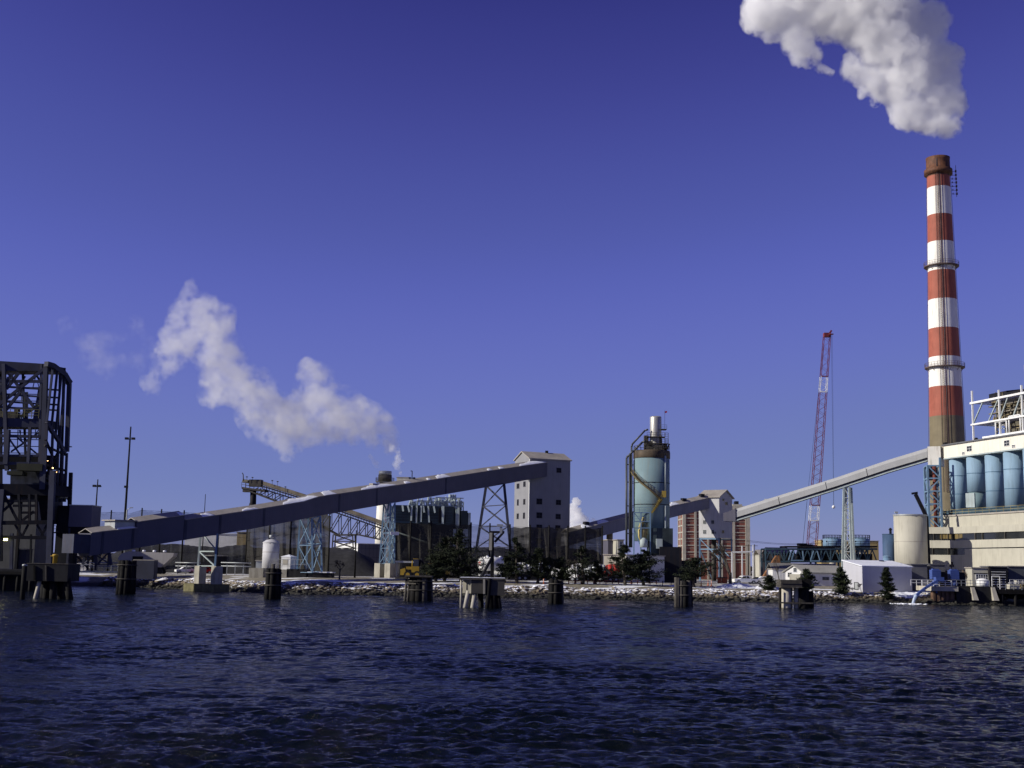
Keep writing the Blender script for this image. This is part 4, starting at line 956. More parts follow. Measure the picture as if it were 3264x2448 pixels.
for y in (1634, 1662, 1683):
    mb.beam(onY(2021, y, Yf), onY(2073, y, Yf), .22); mb.beam(onY(2021, y, Yf + 3), onY(2073, y, Yf + 3), .2)
mb.beam(onY(2021, 1686, Yf), onY(2043, 1745, Yf), .2); mb.beam(onY(2021, 1634, Yf), onY(2043, 1662, Yf), .15); railing(mb, [onY(2021, 1634, Yf), onY(2073, 1634, Yf)], 1.2, 1.2, .07); railing(mb, [onY(2021, 1662, Yf), onY(2073, 1662, Yf)], 1.2, 1.2, .07)
mb.build('bracing', m_steel_blue, fe)
mb = MB(); q = onY(2048, 1698, Yf + 1); mb.lathe((q.x, q.y, q.z), [(.4, -2.4), (1.0, -1.0), (1.05, .6), (.6, 1.2)], 16); mb.tube(q + Vector((-.6, 0, 1)), q + Vector((.4, 0, 3.4)), .45); mb.tube(q + Vector((.9, -.5, -.5)), q + Vector((.9, -.5, 2.2)), .25); mb.build('cyclone', M('dull_yellow_cyclone', (.36, .30, .12), var=.3), fe)
mb = MB(); q = onY(2052, 1728, Yf); mb.lathe(q - Vector((0, 0, 1.2)), [(.9, 0), (.9, 1.6), (.3, 2.2)], 14); mb.box(q + Vector((3.5, 0, -.3)), (1.4, 1, 2.2)); mb.build('hopper', m_palesteel, fe)

# low buildings at its foot
def shed(label, px0, px1, pyt, Y, depth, m, az=90, pyb=None, roof=None, kind='shed', zbase=GZ, rise=0, cat='shed', group=None, overhang=.2):
    c = at(px0, pyt, Y); F = Frame((c.x, c.y), az); w = F.uat(px1, pyt); h = F.hit(px0, pyt)[1]
    zb = F.hit(px0, pyb)[1] if pyb else zbase
    t = thing(kind, label, cat, F.p(w / 2, -depth / 2, zb), group)
    mb = MB(); mb.fbox(F, 0, w, -depth, 0, zb - 1.0, h); mb.build('wall', m, t)
    mb = MB()
    o_ = overhang
    if rise: mb.nprism(F, [(o_, h - .05), (-depth / 2, h + rise), (-depth - o_, h - .05), (-depth - o_, h + .12), (-depth / 2, h + rise + .2), (o_, h + .12)], -o_, w + o_)
    else: mb.fbox(F, -o_, w + o_, -depth - o_, o_, h, h + .2)
    mb.build('roof', roof or m_roof_grey, t)
    return t, F, w, h
t, F, w, h = shed('cream equipment house with a dark door left of the faded blue silo', 1969, 1988, 1722, 286, 5, m_cream, 80); window(F, 1975, 1728, 1983, 1742, t); window(F, 1974, 1746, 1984, 1766, t, name='door')
t, F, w, h = shed('plain lilac grey box building beside the cream equipment house', 1938, 1968, 1722, 290, 6, m_clad, 80)
t, F, w, h = shed('cream and grey ribbed shed behind the pines at the foot of the blue silo', 1925, 1996, 1769, 272, 6, m_cream, 112)
F2 = F.turned(w, 0, -67); w2 = F2.uat(2118, 1775)
mb = MB(); mb.fbox(F2, 0, w2, -5.5, -.003, GZ - .3, h); mb.build('side_wall', m_clad_light, t); mb = MB(); mb.fbox(F2, 0, w2 + .2, -5.7, .2, h + .003, h + .21); mb.build('side_roof', m_roof_grey, t)

# ================================================================== brick building
Yb = 420; c = at(2185, 1700, Yb); BF = Frame((c.x, c.y), 90); wb = BF.uat(2390, 1700); zbt = BF.hit(2300, 1620)[1]
bb = thing('brick_building', 'tall brick building with pale concrete piers and floor bands behind the transfer house', 'building', BF.p(wb / 2, -8, GZ))
BL = Frame((c.x, c.y), 0); dl = abs(BL.hit(2163, 1700)[0])
mb = MB(); mb.fbox(BF, 0, wb, -dl, 0, GZ - .3, zbt); mb.build('wall', m_brick, bb)
mb = MB(); mb.fbox(BF, -.25, wb + .25, -dl - .25, .25, zbt, zbt + .9); mb.build('parapet', m_pier, bb)
mb = MB(); LW = Frame(BF.p(0, -dl, 0)[:2], 180)
for px0, px1 in ((2176, 2186), (2213, 2220), (2254, 2260), (2297, 2303), (2336, 2343), (2376, 2391)):
    u0, u1 = BF.uat(px0), BF.uat(px1); mb.fbox(BF, u0, u1, .01, .35, GZ, zbt)
for k in range(4): u = dl * k / 3; mb.fbox(LW, max(0, u - .5), min(dl, u + .5), .01, .3, GZ, zbt)
mb.build('concrete_pier', m_pier, bb)
mb = MB(); y = 1632
while y < 1800:
    z = BF.hit(2290, y)[1]; mb.fbox(BF, .2, wb - .1, .003, .2, z - .17, z + .17); mb.fbox(LW, 0, dl, .003, .2, z - .2, z + .2); z2_ = z - .95; mb.fbox(BF, .2, wb - .1, .003, .1, z2_ - .06, z2_ + .06); y += 21.5
mb.build('floor_band', m_pier, bb)
mb = MB(); a, za = BF.hit(2341, 1614); b_, zb2 = BF.hit(2371, 1606); mb.fbox(BF, a, b_, -8, -3, zbt + .9, zb2); mb.build('roof_hut', m_cream, bb)
mb = MB(); mb.fbox(BF, a + 1.0, b_ - 1.0, -7, -4, zb2, zb2 + 1.1); mb.build('roof_vent', m_steel_dark, bb)

# ================================================================== boiler house, far stack, white shed, stacker
Yh = 365; c = at(1256, 1650, Yh); BH = Frame((c.x, c.y), 78)
bo = thing('boiler_house', 'dark teal boiler house hung with pale ducts behind the netting', 'building', BH.p(12, -6, GZ))
uu = lambda px, py=1640: BH.uat(px, py)
zz_ = lambda px, py: BH.hit(px, py)[1]
def zlev(py, pxr=1350): return BH.hit(pxr, py)[1]
mb = MB(); mb.fbox(BH, uu(1258), uu(1446), -14, 0, GZ + 3, zlev(1612)); mb.fbox(BH, uu(1446), uu(1470), -12, -.6, zlev(1683, 1460), zlev(1620, 1460)); mb.fbox(BH, uu(1470), uu(1490), -12, .3, zlev(1684, 1480), zlev(1628, 1480))
mb.fbox(BH, uu(1490), uu(1500), -11, .25, zlev(1684, 1480), zlev(1634, 1480)); mb.build('wall', m_boiler, bo)
mb = MB()
for k in range(6): y = 1628 + k * 9; mb.fbox(BH, uu(1262), uu(1440), .01, .09, zlev(y) - .05, zlev(y) + .05)
mb.fbox(BH, uu(1262), uu(1340), .02, .3, zlev(1668), zlev(1665)); mb.build('cladding_joint', m_steel_teal, bo)
mb = MB()
for x0, x1, yb_ in ((1281, 1284, 1632), (1298, 1303, 1634), (1311, 1310, 1662), (1327, 1326, 1668), (1347, 1351, 1634), (1363, 1367, 1665), (1381, 1385, 1634), (1408, 1411, 1664), (1341, 1341, 1664)):
    mb.beam(BH.p(uu(x0), .6, zlev(1613)), BH.p(uu(x1), .8, zlev(yb_)), .5)
mb.beam(BH.p(uu(1411), .6, zlev(1612)), BH.p(uu(1411), .6, zlev(1668)), .7); mb.beam(BH.p(uu(1460), .6, zlev(1618, 1460)), BH.p(uu(1460), .6, zlev(1683, 1460)), .6)
mb.build('pale_duct', m_palesteel, bo)
mb = MB(); mb.fbox(BH, uu(1398), uu(1410), .1, .5, zlev(1665), zlev(1618)); mb.fbox(BH, uu(1414), uu(1420), .1, .5, zlev(1665), zlev(1640)); mb.build('dark_opening', m_steel_dark, bo)
mb = MB(); mb.fbox(BH, uu(1492), uu(1499), .3, .5, zlev(1684, 1480), zlev(1634, 1480)); mb.fbox(BH, uu(1452), uu(1458), .1, .4, zlev(1684, 1480), zlev(1624, 1480)); mb.build('painted_lit_edge', m_palesteel, bo)  # pale strips standing in for the wall's sunlit edges
mb = MB()
lv = [zlev(1611), zlev(1596), zlev(1584)]
for px in (1330, 1360, 1388, 1405, 1438, 1462, 1478):
    for n in (-1, -8): mb.beam(BH.p(uu(px), n, zlev(1625)), BH.p(uu(px), n, lv[2] if 1380 < px < 1465 else lv[1]), .35)
for z in lv:
    for n in (-1, -8): mb.beam(BH.p(uu(1388 if z == lv[2] else 1330), n, z), BH.p(uu(1478), n, z), .3)
for a, b_ in ((1388, 1405), (1405, 1438), (1438, 1462), (1462, 1478)): mb.beam(BH.p(uu(a), -1, lv[0]), BH.p(uu(b_), -1, lv[1]), .2); mb.beam(BH.p(uu(b_), -1, lv[0]), BH.p(uu(a), -1, lv[1]), .2)
for px in (1395, 1412, 1425, 1447, 1470): mb.tube(BH.p(uu(px), -3, lv[0] - 1), BH.p(uu(px), -3, lv[1] + .5), .7, n=12)
for px in (1440, 1447, 1455): mb.tube(BH.p(uu(px), -4, lv[1]), BH.p(uu(px), -4, zlev(1571)), .45, n=10)
railing(mb, [BH.p(uu(1330), -.8, lv[0]), BH.p(uu(1478), -.8, lv[0])], 1.1, 1.5, .09)
for k in range(30): px = random.uniform(1300, 1478); mb.tube(BH.p(uu(px), -2, lv[0]), BH.p(uu(px) + random.uniform(-1.5, 1.5), -2, lv[0] + random.uniform(.5, 3)), random.uniform(.1, .35), n=6)
mb.build('roof_pipework', m_palesteel, bo)
mb = MB()
for px in (1456, 1466, 1495): mb.beam(BH.p(uu(px, 1700), 0, GZ), BH.p(uu(px, 1700), 0, zlev(1683, 1460)), .6)
mb.build('leg', m_palesteel, bo)

Yt = 450
def round_stack(label, px, pyt, secs, Y, zbase=GZ):
    c = at(px, 1650, Y); cx = c.x
    t = thing('flue_stack', label, 'stack', (cx, Y, zbase))
    for nm, y0, y1, r0, r1, m_ in secs:
        mb = MB(); z1 = at(px, y0, Y).z; z0 = at(px, y1, Y).z if y1 else zbase
        mb.lathe((cx, Y, 0), [(r1 * mpp(Y), z0), (r0 * mpp(Y), z1)], 32); mb.build(nm, m_, t)
    return t, cx
t, cx = round_stack('far off-white round stack with a dark collar and grey rim', 1223, 1502, [('rim', 1502, 1514, 20.5, 20.5, m_steel_grey), ('collar', 1514, 1534, 21.5, 22, m_dust), ('neck', 1537, 1548, 16, 19, m_conc), ('shaft', 1548, None, 22, 27, M('off_white_stack', (.70, .68, .60), var=.06, dirt=(.3, .27, .2), dirt_amt=.5))], Yt)
ring_platform(Vector((cx, Yt, 0)), 20 * mpp(Yt), at(1223, 1537, Yt).z, 1.1, m_dust, t)
t, F, w, h = shed('small cream square flue behind the long conveyor, right of the far round stack', 1265, 1303, 1522, 440, 4, m_cream, 95, pyb=1560, kind='flue_box', cat='stack')
t, F, w, h = shed('low building with a bright white end wall and grey panelled front behind the stacker legs', 1072, 1141, 1733, 400, 8, m_white, 128, roof=m_snow)
F2 = F.turned(w, 0, -60); w2 = F2.uat(1226, 1735)
mb = MB(); mb.fbox(F2, 0, w2, -8, -.004, GZ - .3, h); mb.build('side_wall', m_clad, t); mb = MB(); mb.fbox(F2, 0, w2, -8, .2, h + .003, h + .22); mb.build('side_roof', m_snow, t)  # front of the white building coloured dark grey in place of its shade
mb = MB()
for i in range(8): u = w2 * i / 7; mb.fbox(F2, u, u + .1, .005, .05, GZ, h)
for k in range(3): z = GZ + (h - GZ) * (k + .8) / 3.3; mb.fbox(F2, 0, w2, .005, .04, z, z + .1); mb.fbox(F, 0, w, .005, .04, z, z + .1)
mb.build('panel_joint', m_steel_navy, t)

# stacker conveyor on a lattice truss
Yk = 335; K = Frame((at(1000, 1600, Yk).x, Yk), 96)
def kp(px, py, n=0.0): u, z = K.hit(px, py, 0); return K.p(u, n, z)
sk = thing('stacker_conveyor', 'dark lattice stacker conveyor sloping down to the right behind the long conveyor', 'conveyor', K.p(0, -2, GZ))
mb = MB(); 
def strip(mb, line, dz0, dz1, n0, n1):
    """loft along pixel line [(px,py)], dz in pixels below the line"""
    for (a, ya), (b2, yb2) in zip(line[:-1], line[1:]):
        c8 = [kp(a, ya + dz1, n1), kp(b2, yb2 + dz1, n1), kp(b2, yb2 + dz1, n0), kp(a, ya + dz1, n0), kp(a, ya + dz0, n1), kp(b2, yb2 + dz0, n1), kp(b2, yb2 + dz0, n0), kp(a, ya + dz0, n0)]
        mb.hexa(c8)
top = [(838, 1534), (985, 1580), (1123, 1627), (1236, 1667)]
strip(mb, top, 0, 13, -2.4, -.2); mb.build('belt_cover', M('stained_tan_belt_cover', (.20, .17, .12), var=.3, ribs=(.5, (1, 0, 0))), sk)
mb = MB(); strip(mb, top, 15, 18, -3, 0); strip(mb, top, 24, 27, -3, 0)
for i in range(46):
    px = 842 + i * 8.6; yt_ = np.interp(px, [q[0] for q in top], [q[1] for q in top]); mb.beam(kp(px, yt_ + 13, .1), kp(px, yt_ + 27, .1), .14)
railing(mb, [kp(q[0], q[1] + 24, .6) for q in top], 1.1, 1.6, .08); mb.build('walkway', m_dust, sk)
mb = MB()
bot = [(773, 1557), (895, 1604), (1074, 1705), (1139, 1704), (1226, 1723)]
up_ = [(800, 1548), (985, 1607), (1236, 1694)]
fb = lambda px: np.interp(px, [q[0] for q in bot], [q[1] for q in bot]); fu = lambda px: np.interp(px, [q[0] for q in up_], [q[1] for q in up_])
for n in (0, -2.8):
    for (a, b_), (c_, d_) in zip(bot[:-1], bot[1:]): mb.beam(kp(a, b_, n), kp(c_, d_, n), .35)
    ps = [800, 822, 845, 868, 893, 920, 950, 985, 1020, 1050, 1080, 1110, 1139, 1165, 1190, 1210, 1226]
    for a, c_ in zip(ps[:-1], ps[1:]):
        mb.beam(kp(a, fb(a), n), kp(c_, fu(c_), n), .2); mb.beam(kp(c_, fb(c_), n), kp(c_, fu(c_), n), .2)
for a in (822, 893, 985, 1050, 1110, 1165): mb.beam(kp(a, fb(a), 0), kp(a, fb(a), -2.8), .2)
mb.build('truss', m_dust, sk)
mb = MB(); strip(mb, [(771, 1552), (845, 1562)], 0, 6, -3, .3); mb.build('head_platform', m_dust, sk); mb = MB(); railing(mb, [kp(771, 1552, .3), kp(838, 1560, .3)], 1.3, 1, .09); mb.build('railing', m_dust, sk); mb = MB(); railing(mb, [kp(771, 1552, -3), kp(838, 1560, -3)], 1.3, 1, .09); mb.build('railing', m_dust, sk); mb = MB()
mb.fbox(K, K.uat(792, 1540), K.uat(830, 1540), -2.6, -.4, K.hit(800, 1550)[1], K.hit(800, 1528)[1]); mb.tube(kp(770, 1532, -1), kp(838, 1540, -1), .5); mb.tube(kp(776, 1533, 0), kp(775, 1512, 0), .14); mb.tube(kp(775, 1512, 0), kp(772, 1507, 0), .12)
mb.build('drive_housing', m_dust, sk)
for px, yy in ((787, 1520), (805, 1522), (868, 1532), (885, 1535), (910, 1552), (1000, 1572)): mb = MB(); mb.beam(kp(px, yy + 14, 0), kp(px, yy, 0), .08); mb.box(kp(px, yy, 0), (.45, .3, .25)); mb.build('floodlight', m_dust, sk)
mb = MB()
mb.fbox(K, K.uat(773, 1565), K.uat(798, 1565), -2, 0, K.hit(780, 1568)[1], K.hit(780, 1557)[1] - .1); mb.build('service_cage', m_dust, sk)
mb = MB(); mb.tube(kp(803, 1560, -1.3), kp(801, 1640, -1.3), .85, n=12); mb.lathe(kp(800, 1612, -1.3), [(1.15, -1.5), (1.0, 0), (.86, .8)], 12); mb.build('discharge_spout', m_steel_dark, sk)
mb = MB()
for n in (0, -2.8):
    for a, b_ in ((1062, 1054), (1124, 1131)): mb.beam(kp(a, 1704, n), Vector((*kp(b_, 1790, n)[:2], GZ)), .3)
    lattice(mb, kp(1062, 1704, n), kp(1054, 1790, n), kp(1124, 1704, n), kp(1131, 1790, n), 4, .18)
mb.build('pylon', m_dust, sk)

# ================================================================== netting round the coal yard (hung from tall posts)
def net(label, pts, Y0, Y1, posts, m, below=None):
    """pts: (px, top py); depth runs from Y0 to Y1 along the line"""
    p0, p1 = pts[0][0], pts[-1][0]; yy = lambda px: Y0 + (Y1 - Y0) * (px - p0) / (p1 - p0)
    q = at((p0 + p1) / 2, 1800, yy((p0 + p1) / 2)); t = thing('net_fence', label, 'netting fence', (q.x, q.y, GZ), 'wind netting round the coal yard')
    mb = MB(); ps = np.linspace(p0, p1, max(6, int((p1 - p0) / 10))); prev = None; vs = []
    pp = sorted(posts)
    for px in ps:
        tp = np.interp(px, [a[0] for a in pts], [a[1] for a in pts]); d = min(abs(px - p) for p in pp); sag = .25 * min(1, d / 20) + .1 * math.sin(px)
        a = at(px, tp, yy(px)); a.z -= sag; zb = GZ if below is None else at(px, below, yy(px)).z
        vs += [a, Vector((a.x, a.y + .25 * math.sin(px * .2), (a.z + zb) / 2)), Vector((a.x, a.y, zb))]
    n = len(ps); mb.add(vs, [(i * 3 + j, i * 3 + j + 1, i * 3 + j + 4, i * 3 + j + 3) for i in range(n - 1) for j in (0, 1)]); mb.build('netting', m, t)
    for px in posts:
        tp = np.interp(px, [a[0] for a in pts], [a[1] for a in pts]); a = at(px, tp - 6, yy(px)); mb = MB(); mb.tube((a.x, a.y - .15, GZ), (a.x, a.y - .15, a.z), .22, .17, n=8); mb.build('post', m_timber, t)
    for k in (0, .33, .66):
        mb = MB()
        for a0, a1 in zip(ps[:-1], ps[1:]):
            t0 = np.interp(a0, [a[0] for a in pts], [a[1] for a in pts]); t1 = np.interp(a1, [a[0] for a in pts], [a[1] for a in pts])
            qa = at(a0, t0, yy(a0)); qb = at(a1, t1, yy(a1)); qa.z = qa.z + (GZ - qa.z) * k - .1; qb.z = qb.z + (GZ - qb.z) * k - .1; mb.beam(qa, qb, .06)
        mb.build('cable', m_steel_dark, t)
    return t
net('thin netting on posts at the far left beside the light masts', [(290, 1632), (400, 1632)], 300, 303, (356,), m_net_thin)
net('thin netting with three posts showing over the long conveyor roof', [(400, 1640), (452, 1625), (560, 1631), (660, 1636), (800, 1660)], 303, 306, (454, 516, 588, 700, 790), m_net_thin)
net('dense brownish netting hanging below the long conveyor left of the kiosk', [(790, 1668), (900, 1640), (1040, 1632), (1052, 1650)], 298, 290, (862, 930, 1053), m_net_thick)
net('long dark netting with posts in front of the boiler house', [(1258, 1664), (1375, 1668), (1502, 1671)], 280, 282, (1310, 1375, 1502), m_net_thick)
net('thin see-through netting around the dark splayed trestle', [(1503, 1671), (1627, 1677)], 282, 284, (1562, 1626), m_net('see_through_netting', .33))
net('dark netting in front of the tall conveyor tower base', [(1628, 1678), (1750, 1680), (1810, 1682)], 284, 285, (1690, 1750), m_net_thick)
net('dark netting between the tall tower and the blue silo', [(1810, 1682), (1921, 1682)], 285, 286, (1810, 1866, 1920), m_net_thick)
mb = MB(); a = at(1262, 1695, 286); b_ = at(1540, 1792, 290); mb.tube(a, b_, .16); tag(mb.build('coal_chute_pipe', m_palesteel), 'pale pipe sloping down to the right behind the dark netting', 'pipe')

# ================================================================== crane and teal truss
Yc2 = 362
cr = thing('lattice_crane', 'red and white lattice boom crane rising behind the sunlit conveyor', 'crane', at(2600, 1760, Yc2))
bl, br = at(2577, 1738, Yc2), at(2605, 1738, Yc2); tl, tr = at(2628, 1072, Yc2), at(2648, 1072, Yc2)
def crn(z_t, i, j):
    a = bl.lerp(tl, z_t); b_ = br.lerp(tr, z_t); w_ = (b_ - a).length
    q = a if i == 0 else b_; return q + Vector((0, j * w_ * .9, 0))
mid = lambda y: (1738 - y) / (1738 - 1072)
secs = [(0, mid(1661), m_cranered), (mid(1661), mid(1613), m_white), (mid(1613), mid(1252), m_cranered), (mid(1252), mid(1202), m_white), (mid(1202), 1, m_cranered)]
for s0, s1, m_ in secs:
    mb = MB(); n = max(2, int((s1 - s0) * 46))
    for i in (0, 1):
        for j in (0, 1): mb.beam(crn(s0, i, j), crn(s1, i, j), .15)
    for f in (((0, 0), (1, 0)), ((0, 1), (1, 1)), ((0, 0), (0, 1)), ((1, 0), (1, 1))):
        lattice(mb, crn(s0, *f[0]), crn(s1, *f[0]), crn(s0, *f[1]), crn(s1, *f[1]), n, .065, hor=False, zig=True)
    mb.beam(crn(s0, 0, 0), crn(s0, 1, 0), .3); mb.build('boom_section', m_, cr)
mb = MB(); q = (tl + tr) / 2; mb.box(q + Vector((0, .7, .5)), (2.0, 1.6, 1.2)); mb.beam(q, q + Vector((1.2, 0, 1.8)), .5); mb.lathe(q + Vector((1.0, -.3, .6)), [(.1, -.1), (.7, -.1), (.7, .1), (.1, .1)], 14); mb.build('boom_head', m_cranered, cr)
mb = MB(); a = at(2650, 1068, Yc2); b_ = at(2657, 1612, Yc2 - 1); mb.beam(a, b_, .05); mb.beam(a + Vector((.3, 0, 0)), b_ + Vector((.1, 0, 0)), .04); mb.beam(at(2559, 1736, Yc2 + 4), at(2572, 1600, Yc2 + 3), .09); mb.beam(at(2572, 1600, Yc2 + 3), tl, .06); mb.build('cable', m_steel_dark, cr)
mb = MB(); q = at(2657, 1616, Yc2 - 1); mb.lathe(q, [(.06, -.5), (.4, -.3), (.5, 0), (.4, .3), (.06, .55)], 14); mb.build('hook_ball', m_white, cr)
mb = MB(); a = at(2558, 1738, Yc2); mb.box(a + Vector((1.2, 2, -.8)), (3.5, 5, 2.2)); mb.box(a + Vector((-.2, 0, .3)), (2.4, 2.4, .5)); mb.box(a + Vector((4.2, 1, -1.6)), (9.5, 5, 2.4)); mb.build('cab', m_steel_dark, cr)
mb = MB()
for dx in (-1.5, 4.5):
    mb.nprism(Frame((a.x + dx, a.y), 90), [(-1, GZ), (8, GZ), (9, GZ + .8), (8, GZ + 1.6), (-1, GZ + 1.6), (-2, GZ + .8)], 0, 1.2)
mb.build('crawler_track', m_black, cr)

Yg = 338; G_ = Frame((at(2440, 1760, Yg).x, Yg), 88)
def gp(px, py, n=0.0): u, z = G_.hit(px, py, 0); return G_.p(u, n, z)
tt = thing('teal_truss_bridge', 'teal trussed conveyor bridge with dark deck behind the small gabled house', 'truss bridge', gp(2600, 1790))
mb = MB()
for n in (0, -5):
    mb.beam(gp(2440, 1750, n), gp(2796, 1750, n), .45); mb.beam(gp(2440, 1790, n), gp(2796, 1790, n), .5)
    ps = list(np.arange(2440, 2797, 29.6))
    for i, (a, b_) in enumerate(zip(ps[:-1], ps[1:])):
        mb.beam(gp(a, 1750, n), gp(a, 1790, n), .32)
        m_ = (a + b_) / 2; mb.beam(gp(a, 1790, n), gp(m_, 1752, n), .26); mb.beam(gp(m_, 1752, n), gp(b_, 1790, n), .26)
mb.build('truss', m_steel_teal, tt)
mb = MB(); mb.beam(gp(2520, 1786.5, .5), gp(2560, 1786.5, .5), .35); mb.beam(gp(2582, 1788, .5), gp(2612, 1788, .5), .35)
for a, b_ in ((2512, 2521), (2560, 2557), (2521, 2530), (2582, 2592), (2612, 2603)): mb.beam(gp(a, 1786, .5), gp(b_, 1756, .5), .25)
mb.build('pale_brace', m_steel_blue, tt)  # braces coloured a lighter blue than the teal truss
mb = MB(); mb.hexa([gp(2500, 1745, .4), gp(2796, 1745, .4), gp(2796, 1745, -5), gp(2500, 1745, -5), gp(2500, 1740, .4), gp(2796, 1740, .4), gp(2796, 1740, -5), gp(2500, 1740, -5)])
mb.hexa([gp(2445, 1792, -4), gp(2796, 1792, -4), gp(2796, 1792, -4.6), gp(2445, 1792, -4.6), gp(2445, 1765, -4), gp(2796, 1765, -4), gp(2796, 1765, -4.6), gp(2445, 1765, -4.6)])
for px in (2462, 2492, 2540, 2575, 2640, 2700, 2750): mb.tube(gp(px, 1778, -2.5), gp(px + 14, 1778, -2.5), 1.0, n=12)
mb.build('machinery_deck', m_steel_dark, tt)
mb = MB()
for px in (2442, 2500, 2600, 2690, 2790):
    for n in (0, -5): q = gp(px, 1790, n); mb.beam(q, Vector((q.x, q.y, GZ)), .45)
mb.build('leg', m_steel_teal, tt)
mb = MB(); railing(mb, [gp(2640, 1740, 0), gp(2796, 1740, 0)], 1.2, 2, .1); 
for px in (2628, 2642, 2720, 2735): q = gp(px, 1725, -2); mb.beam(q, q - Vector((0, 0, 1.6)), .07); mb.box(q, (.35, .3, .3))
mb.build('railing', m_steel_dark, tt)
mb = MB()
mb.prism(Frame((gp(2412, 1830).x, Yg - 4), 90), [(0, GZ), (4.6, GZ + 7.2), (5.3, GZ + 7.2), (6.6, GZ)], -2, 0); tag(mb.build('rusty_coal_chute', M('bright_rust', (.20, .09, .035), var=.4, scale=1.2)), 'rusty orange triangular chute leaning left of the teal truss', 'chute')
for px0, px1, lab in ((2624, 2682, 'light blue settling tank above the teal truss, nearer the red crane'), (2706, 2772, 'light blue settling tank above the teal truss, right of the narrow support')):
    Y_ = 375; c = at((px0 + px1) / 2, 1740, Y_); r_ = (px1 - px0) / 2 * mpp(Y_); t = thing('settling_tank', lab, 'tank', (c.x, c.y, GZ), 'round blue tanks behind the truss')
    zt_ = at(px0, 1718, Y_).z; zb_ = at(px0, 1746, Y_).z
    mb = MB(); mb.lathe((c.x, c.y, 0), [(r_, zb_), (r_, zt_), (r_ * .5, zt_ + .5)], 36); mb.build('shell', m_steel_blue, t)
    mb = MB(); ring = [Vector((c.x + math.cos(a) * r_, c.y + math.sin(a) * r_, zt_)) for a in np.linspace(0, 2 * math.pi, 21)]; railing(mb, ring, 1.2, 3, .09); mb.build('railing', m_steel_dark, t)
    mb = MB(); mb.lathe((c.x, c.y, 0), [(r_ * .35, GZ), (r_ * .35, zb_)], 16); mb.build('support_column', m_conc, t)
t, F, w, h = shed('tan process building behind the two light blue tanks', 2617, 2800, 1722, 392, 8, m_tan, 90, kind='process_building', cat='building')
t, F, w, h = shed('dark slab-sided bunker behind the left end of the teal truss', 2462, 2512, 1768, 352, 6, m_rusty, 90, kind='bunker', cat='building')

# dark blue vertical tank beside the cream tower
def vtank(label, px0, px1, pyt, Y, m, zb=GZ, top='flat', seams=(), name='storage_tank', group=None, roofm=None, pyb=None):
    c = at((px0 + px1) / 2, pyt, Y); r_ = (px1 - px0) / 2 * mpp(Y)
    if pyb: zb = at((px0 + px1) / 2, pyb, Y).z
    t = thing(name, label, 'tank', (c.x, c.y, zb), group); zt_ = c.z
    mb = MB(); mb.lathe((c.x, c.y, 0), [(r_, zb), (r_, zt_)], 44); mb.build('shell', m, t)
    mb = MB(); mb.lathe((c.x, c.y, 0), [(r_ + .06, zt_ - .06), (r_ + .06, zt_ + .08), (r_ * .6, zt_ + (.1 if top == 'flat' else r_ * .34)), (r_ * .15, zt_ + (.12 if top == 'flat' else r_ * .42))], 44, smooth=False); mb.build('roof', roofm or m, t)
    for f in seams:
        mb = MB(); z = zb + (zt_ - zb) * f; mb.lathe((c.x, c.y, 0), [(r_ + .02, z - .05), (r_ + .02, z + .05)], 44, caps=False); mb.build('seam', m_roof_grey, t)
    return t, c, r_, zt_
t, c, r_, zt_ = vtank('dark blue upright tank standing behind the cream round tower', 2813, 2856, 1703, 300, M('navy_tank_paint', (.045, .085, .16), var=.15))
mb = MB(); mb.tube((c.x, c.y - 1, zt_), (c.x, c.y - 1, zt_ + 1.0), .3); mb.lathe((c.x, c.y - 1, zt_ + 1.0), [(.5, 0), (.2, .5)], 10); mb.build('vent', m_steel_dark, t)
t, c, r_, zt_ = vtank('small pale blue domed tank in front of the dark blue upright tank', 2814, 2838, 1775, 292, m_steel_blue, top='dome')
t, c, r_, zt_ = vtank('large cream round tower joined to the plant building', 2850, 2951, 1644, 295, m_cream, seams=(.17, .63), name='round_tower')
mb = MB(); mb.lathe((c.x, c.y, 0), [(r_ + .12, zt_ - .1), (r_ + .12, zt_ + .25)], 44, caps=False)
q = at(2853, 1640, 295); mb.box(q + Vector((.3, 0, .5)), (.7, .5, .4)); mb.beam(q + Vector((.3, 0, 0)), q + Vector((.6, 0, .4)), .12); mb.build('parapet', m_steel_grey, t)
mb = MB(); a = at(2952, 1645, 300); b_ = at(2918, 1575, 300); mb.beam(a, b_, .75); mb.beam(b_ + Vector((-.9, 0, .1)), b_ + Vector((.5, 0, .35)), .5); mb.beam(at(2960, 1800, 300), a, .8); tag(mb.build('telescopic_boom', m_steel_dark), 'dark telescopic crane boom poking up behind the cream round tower', 'crane boom')

# ================================================================== small houses and sheds on the right bank
c = at(2560, 1850, 272); HG = Frame((c.x, c.y), 80); wl_ = HG.uat(2692, 1850)
hs = thing('gabled_house', 'small white gabled house with a long grey roof in front of the teal truss', 'house', HG.p(wl_ / 2, -3, GZ))
HL = Frame((c.x, c.y), 80 + 40); dl_ = abs(HL.uat(2504, 1850)); ze_ = HG.hit(2560, 1825)[1]; zr_ = HL.hit(2533, 1805)[1]
P0 = HL.p(-dl_, 0, 0); 
vs = [HL.p(0, 0, GZ - .3), HL.p(0, 0, ze_), HL.p(-dl_ / 2, 0, zr_), HL.p(-dl_, 0, ze_), HL.p(-dl_, 0, GZ - .3)]
sh = HG.u * wl_; vs2 = [v + sh for v in vs]
mb = MB(); mb.add(vs + vs2, [(0, 1, 2, 3, 4), (9, 8, 7, 6, 5)] + [(i, 5 + i, 5 + (i + 1) % 5, (i + 1) % 5) for i in range(5)]); mb.build('wall', m_white, hs)
ov = HG.u * -.4; z_ = Vector((0, 0, .22)); on = HL.u * .5
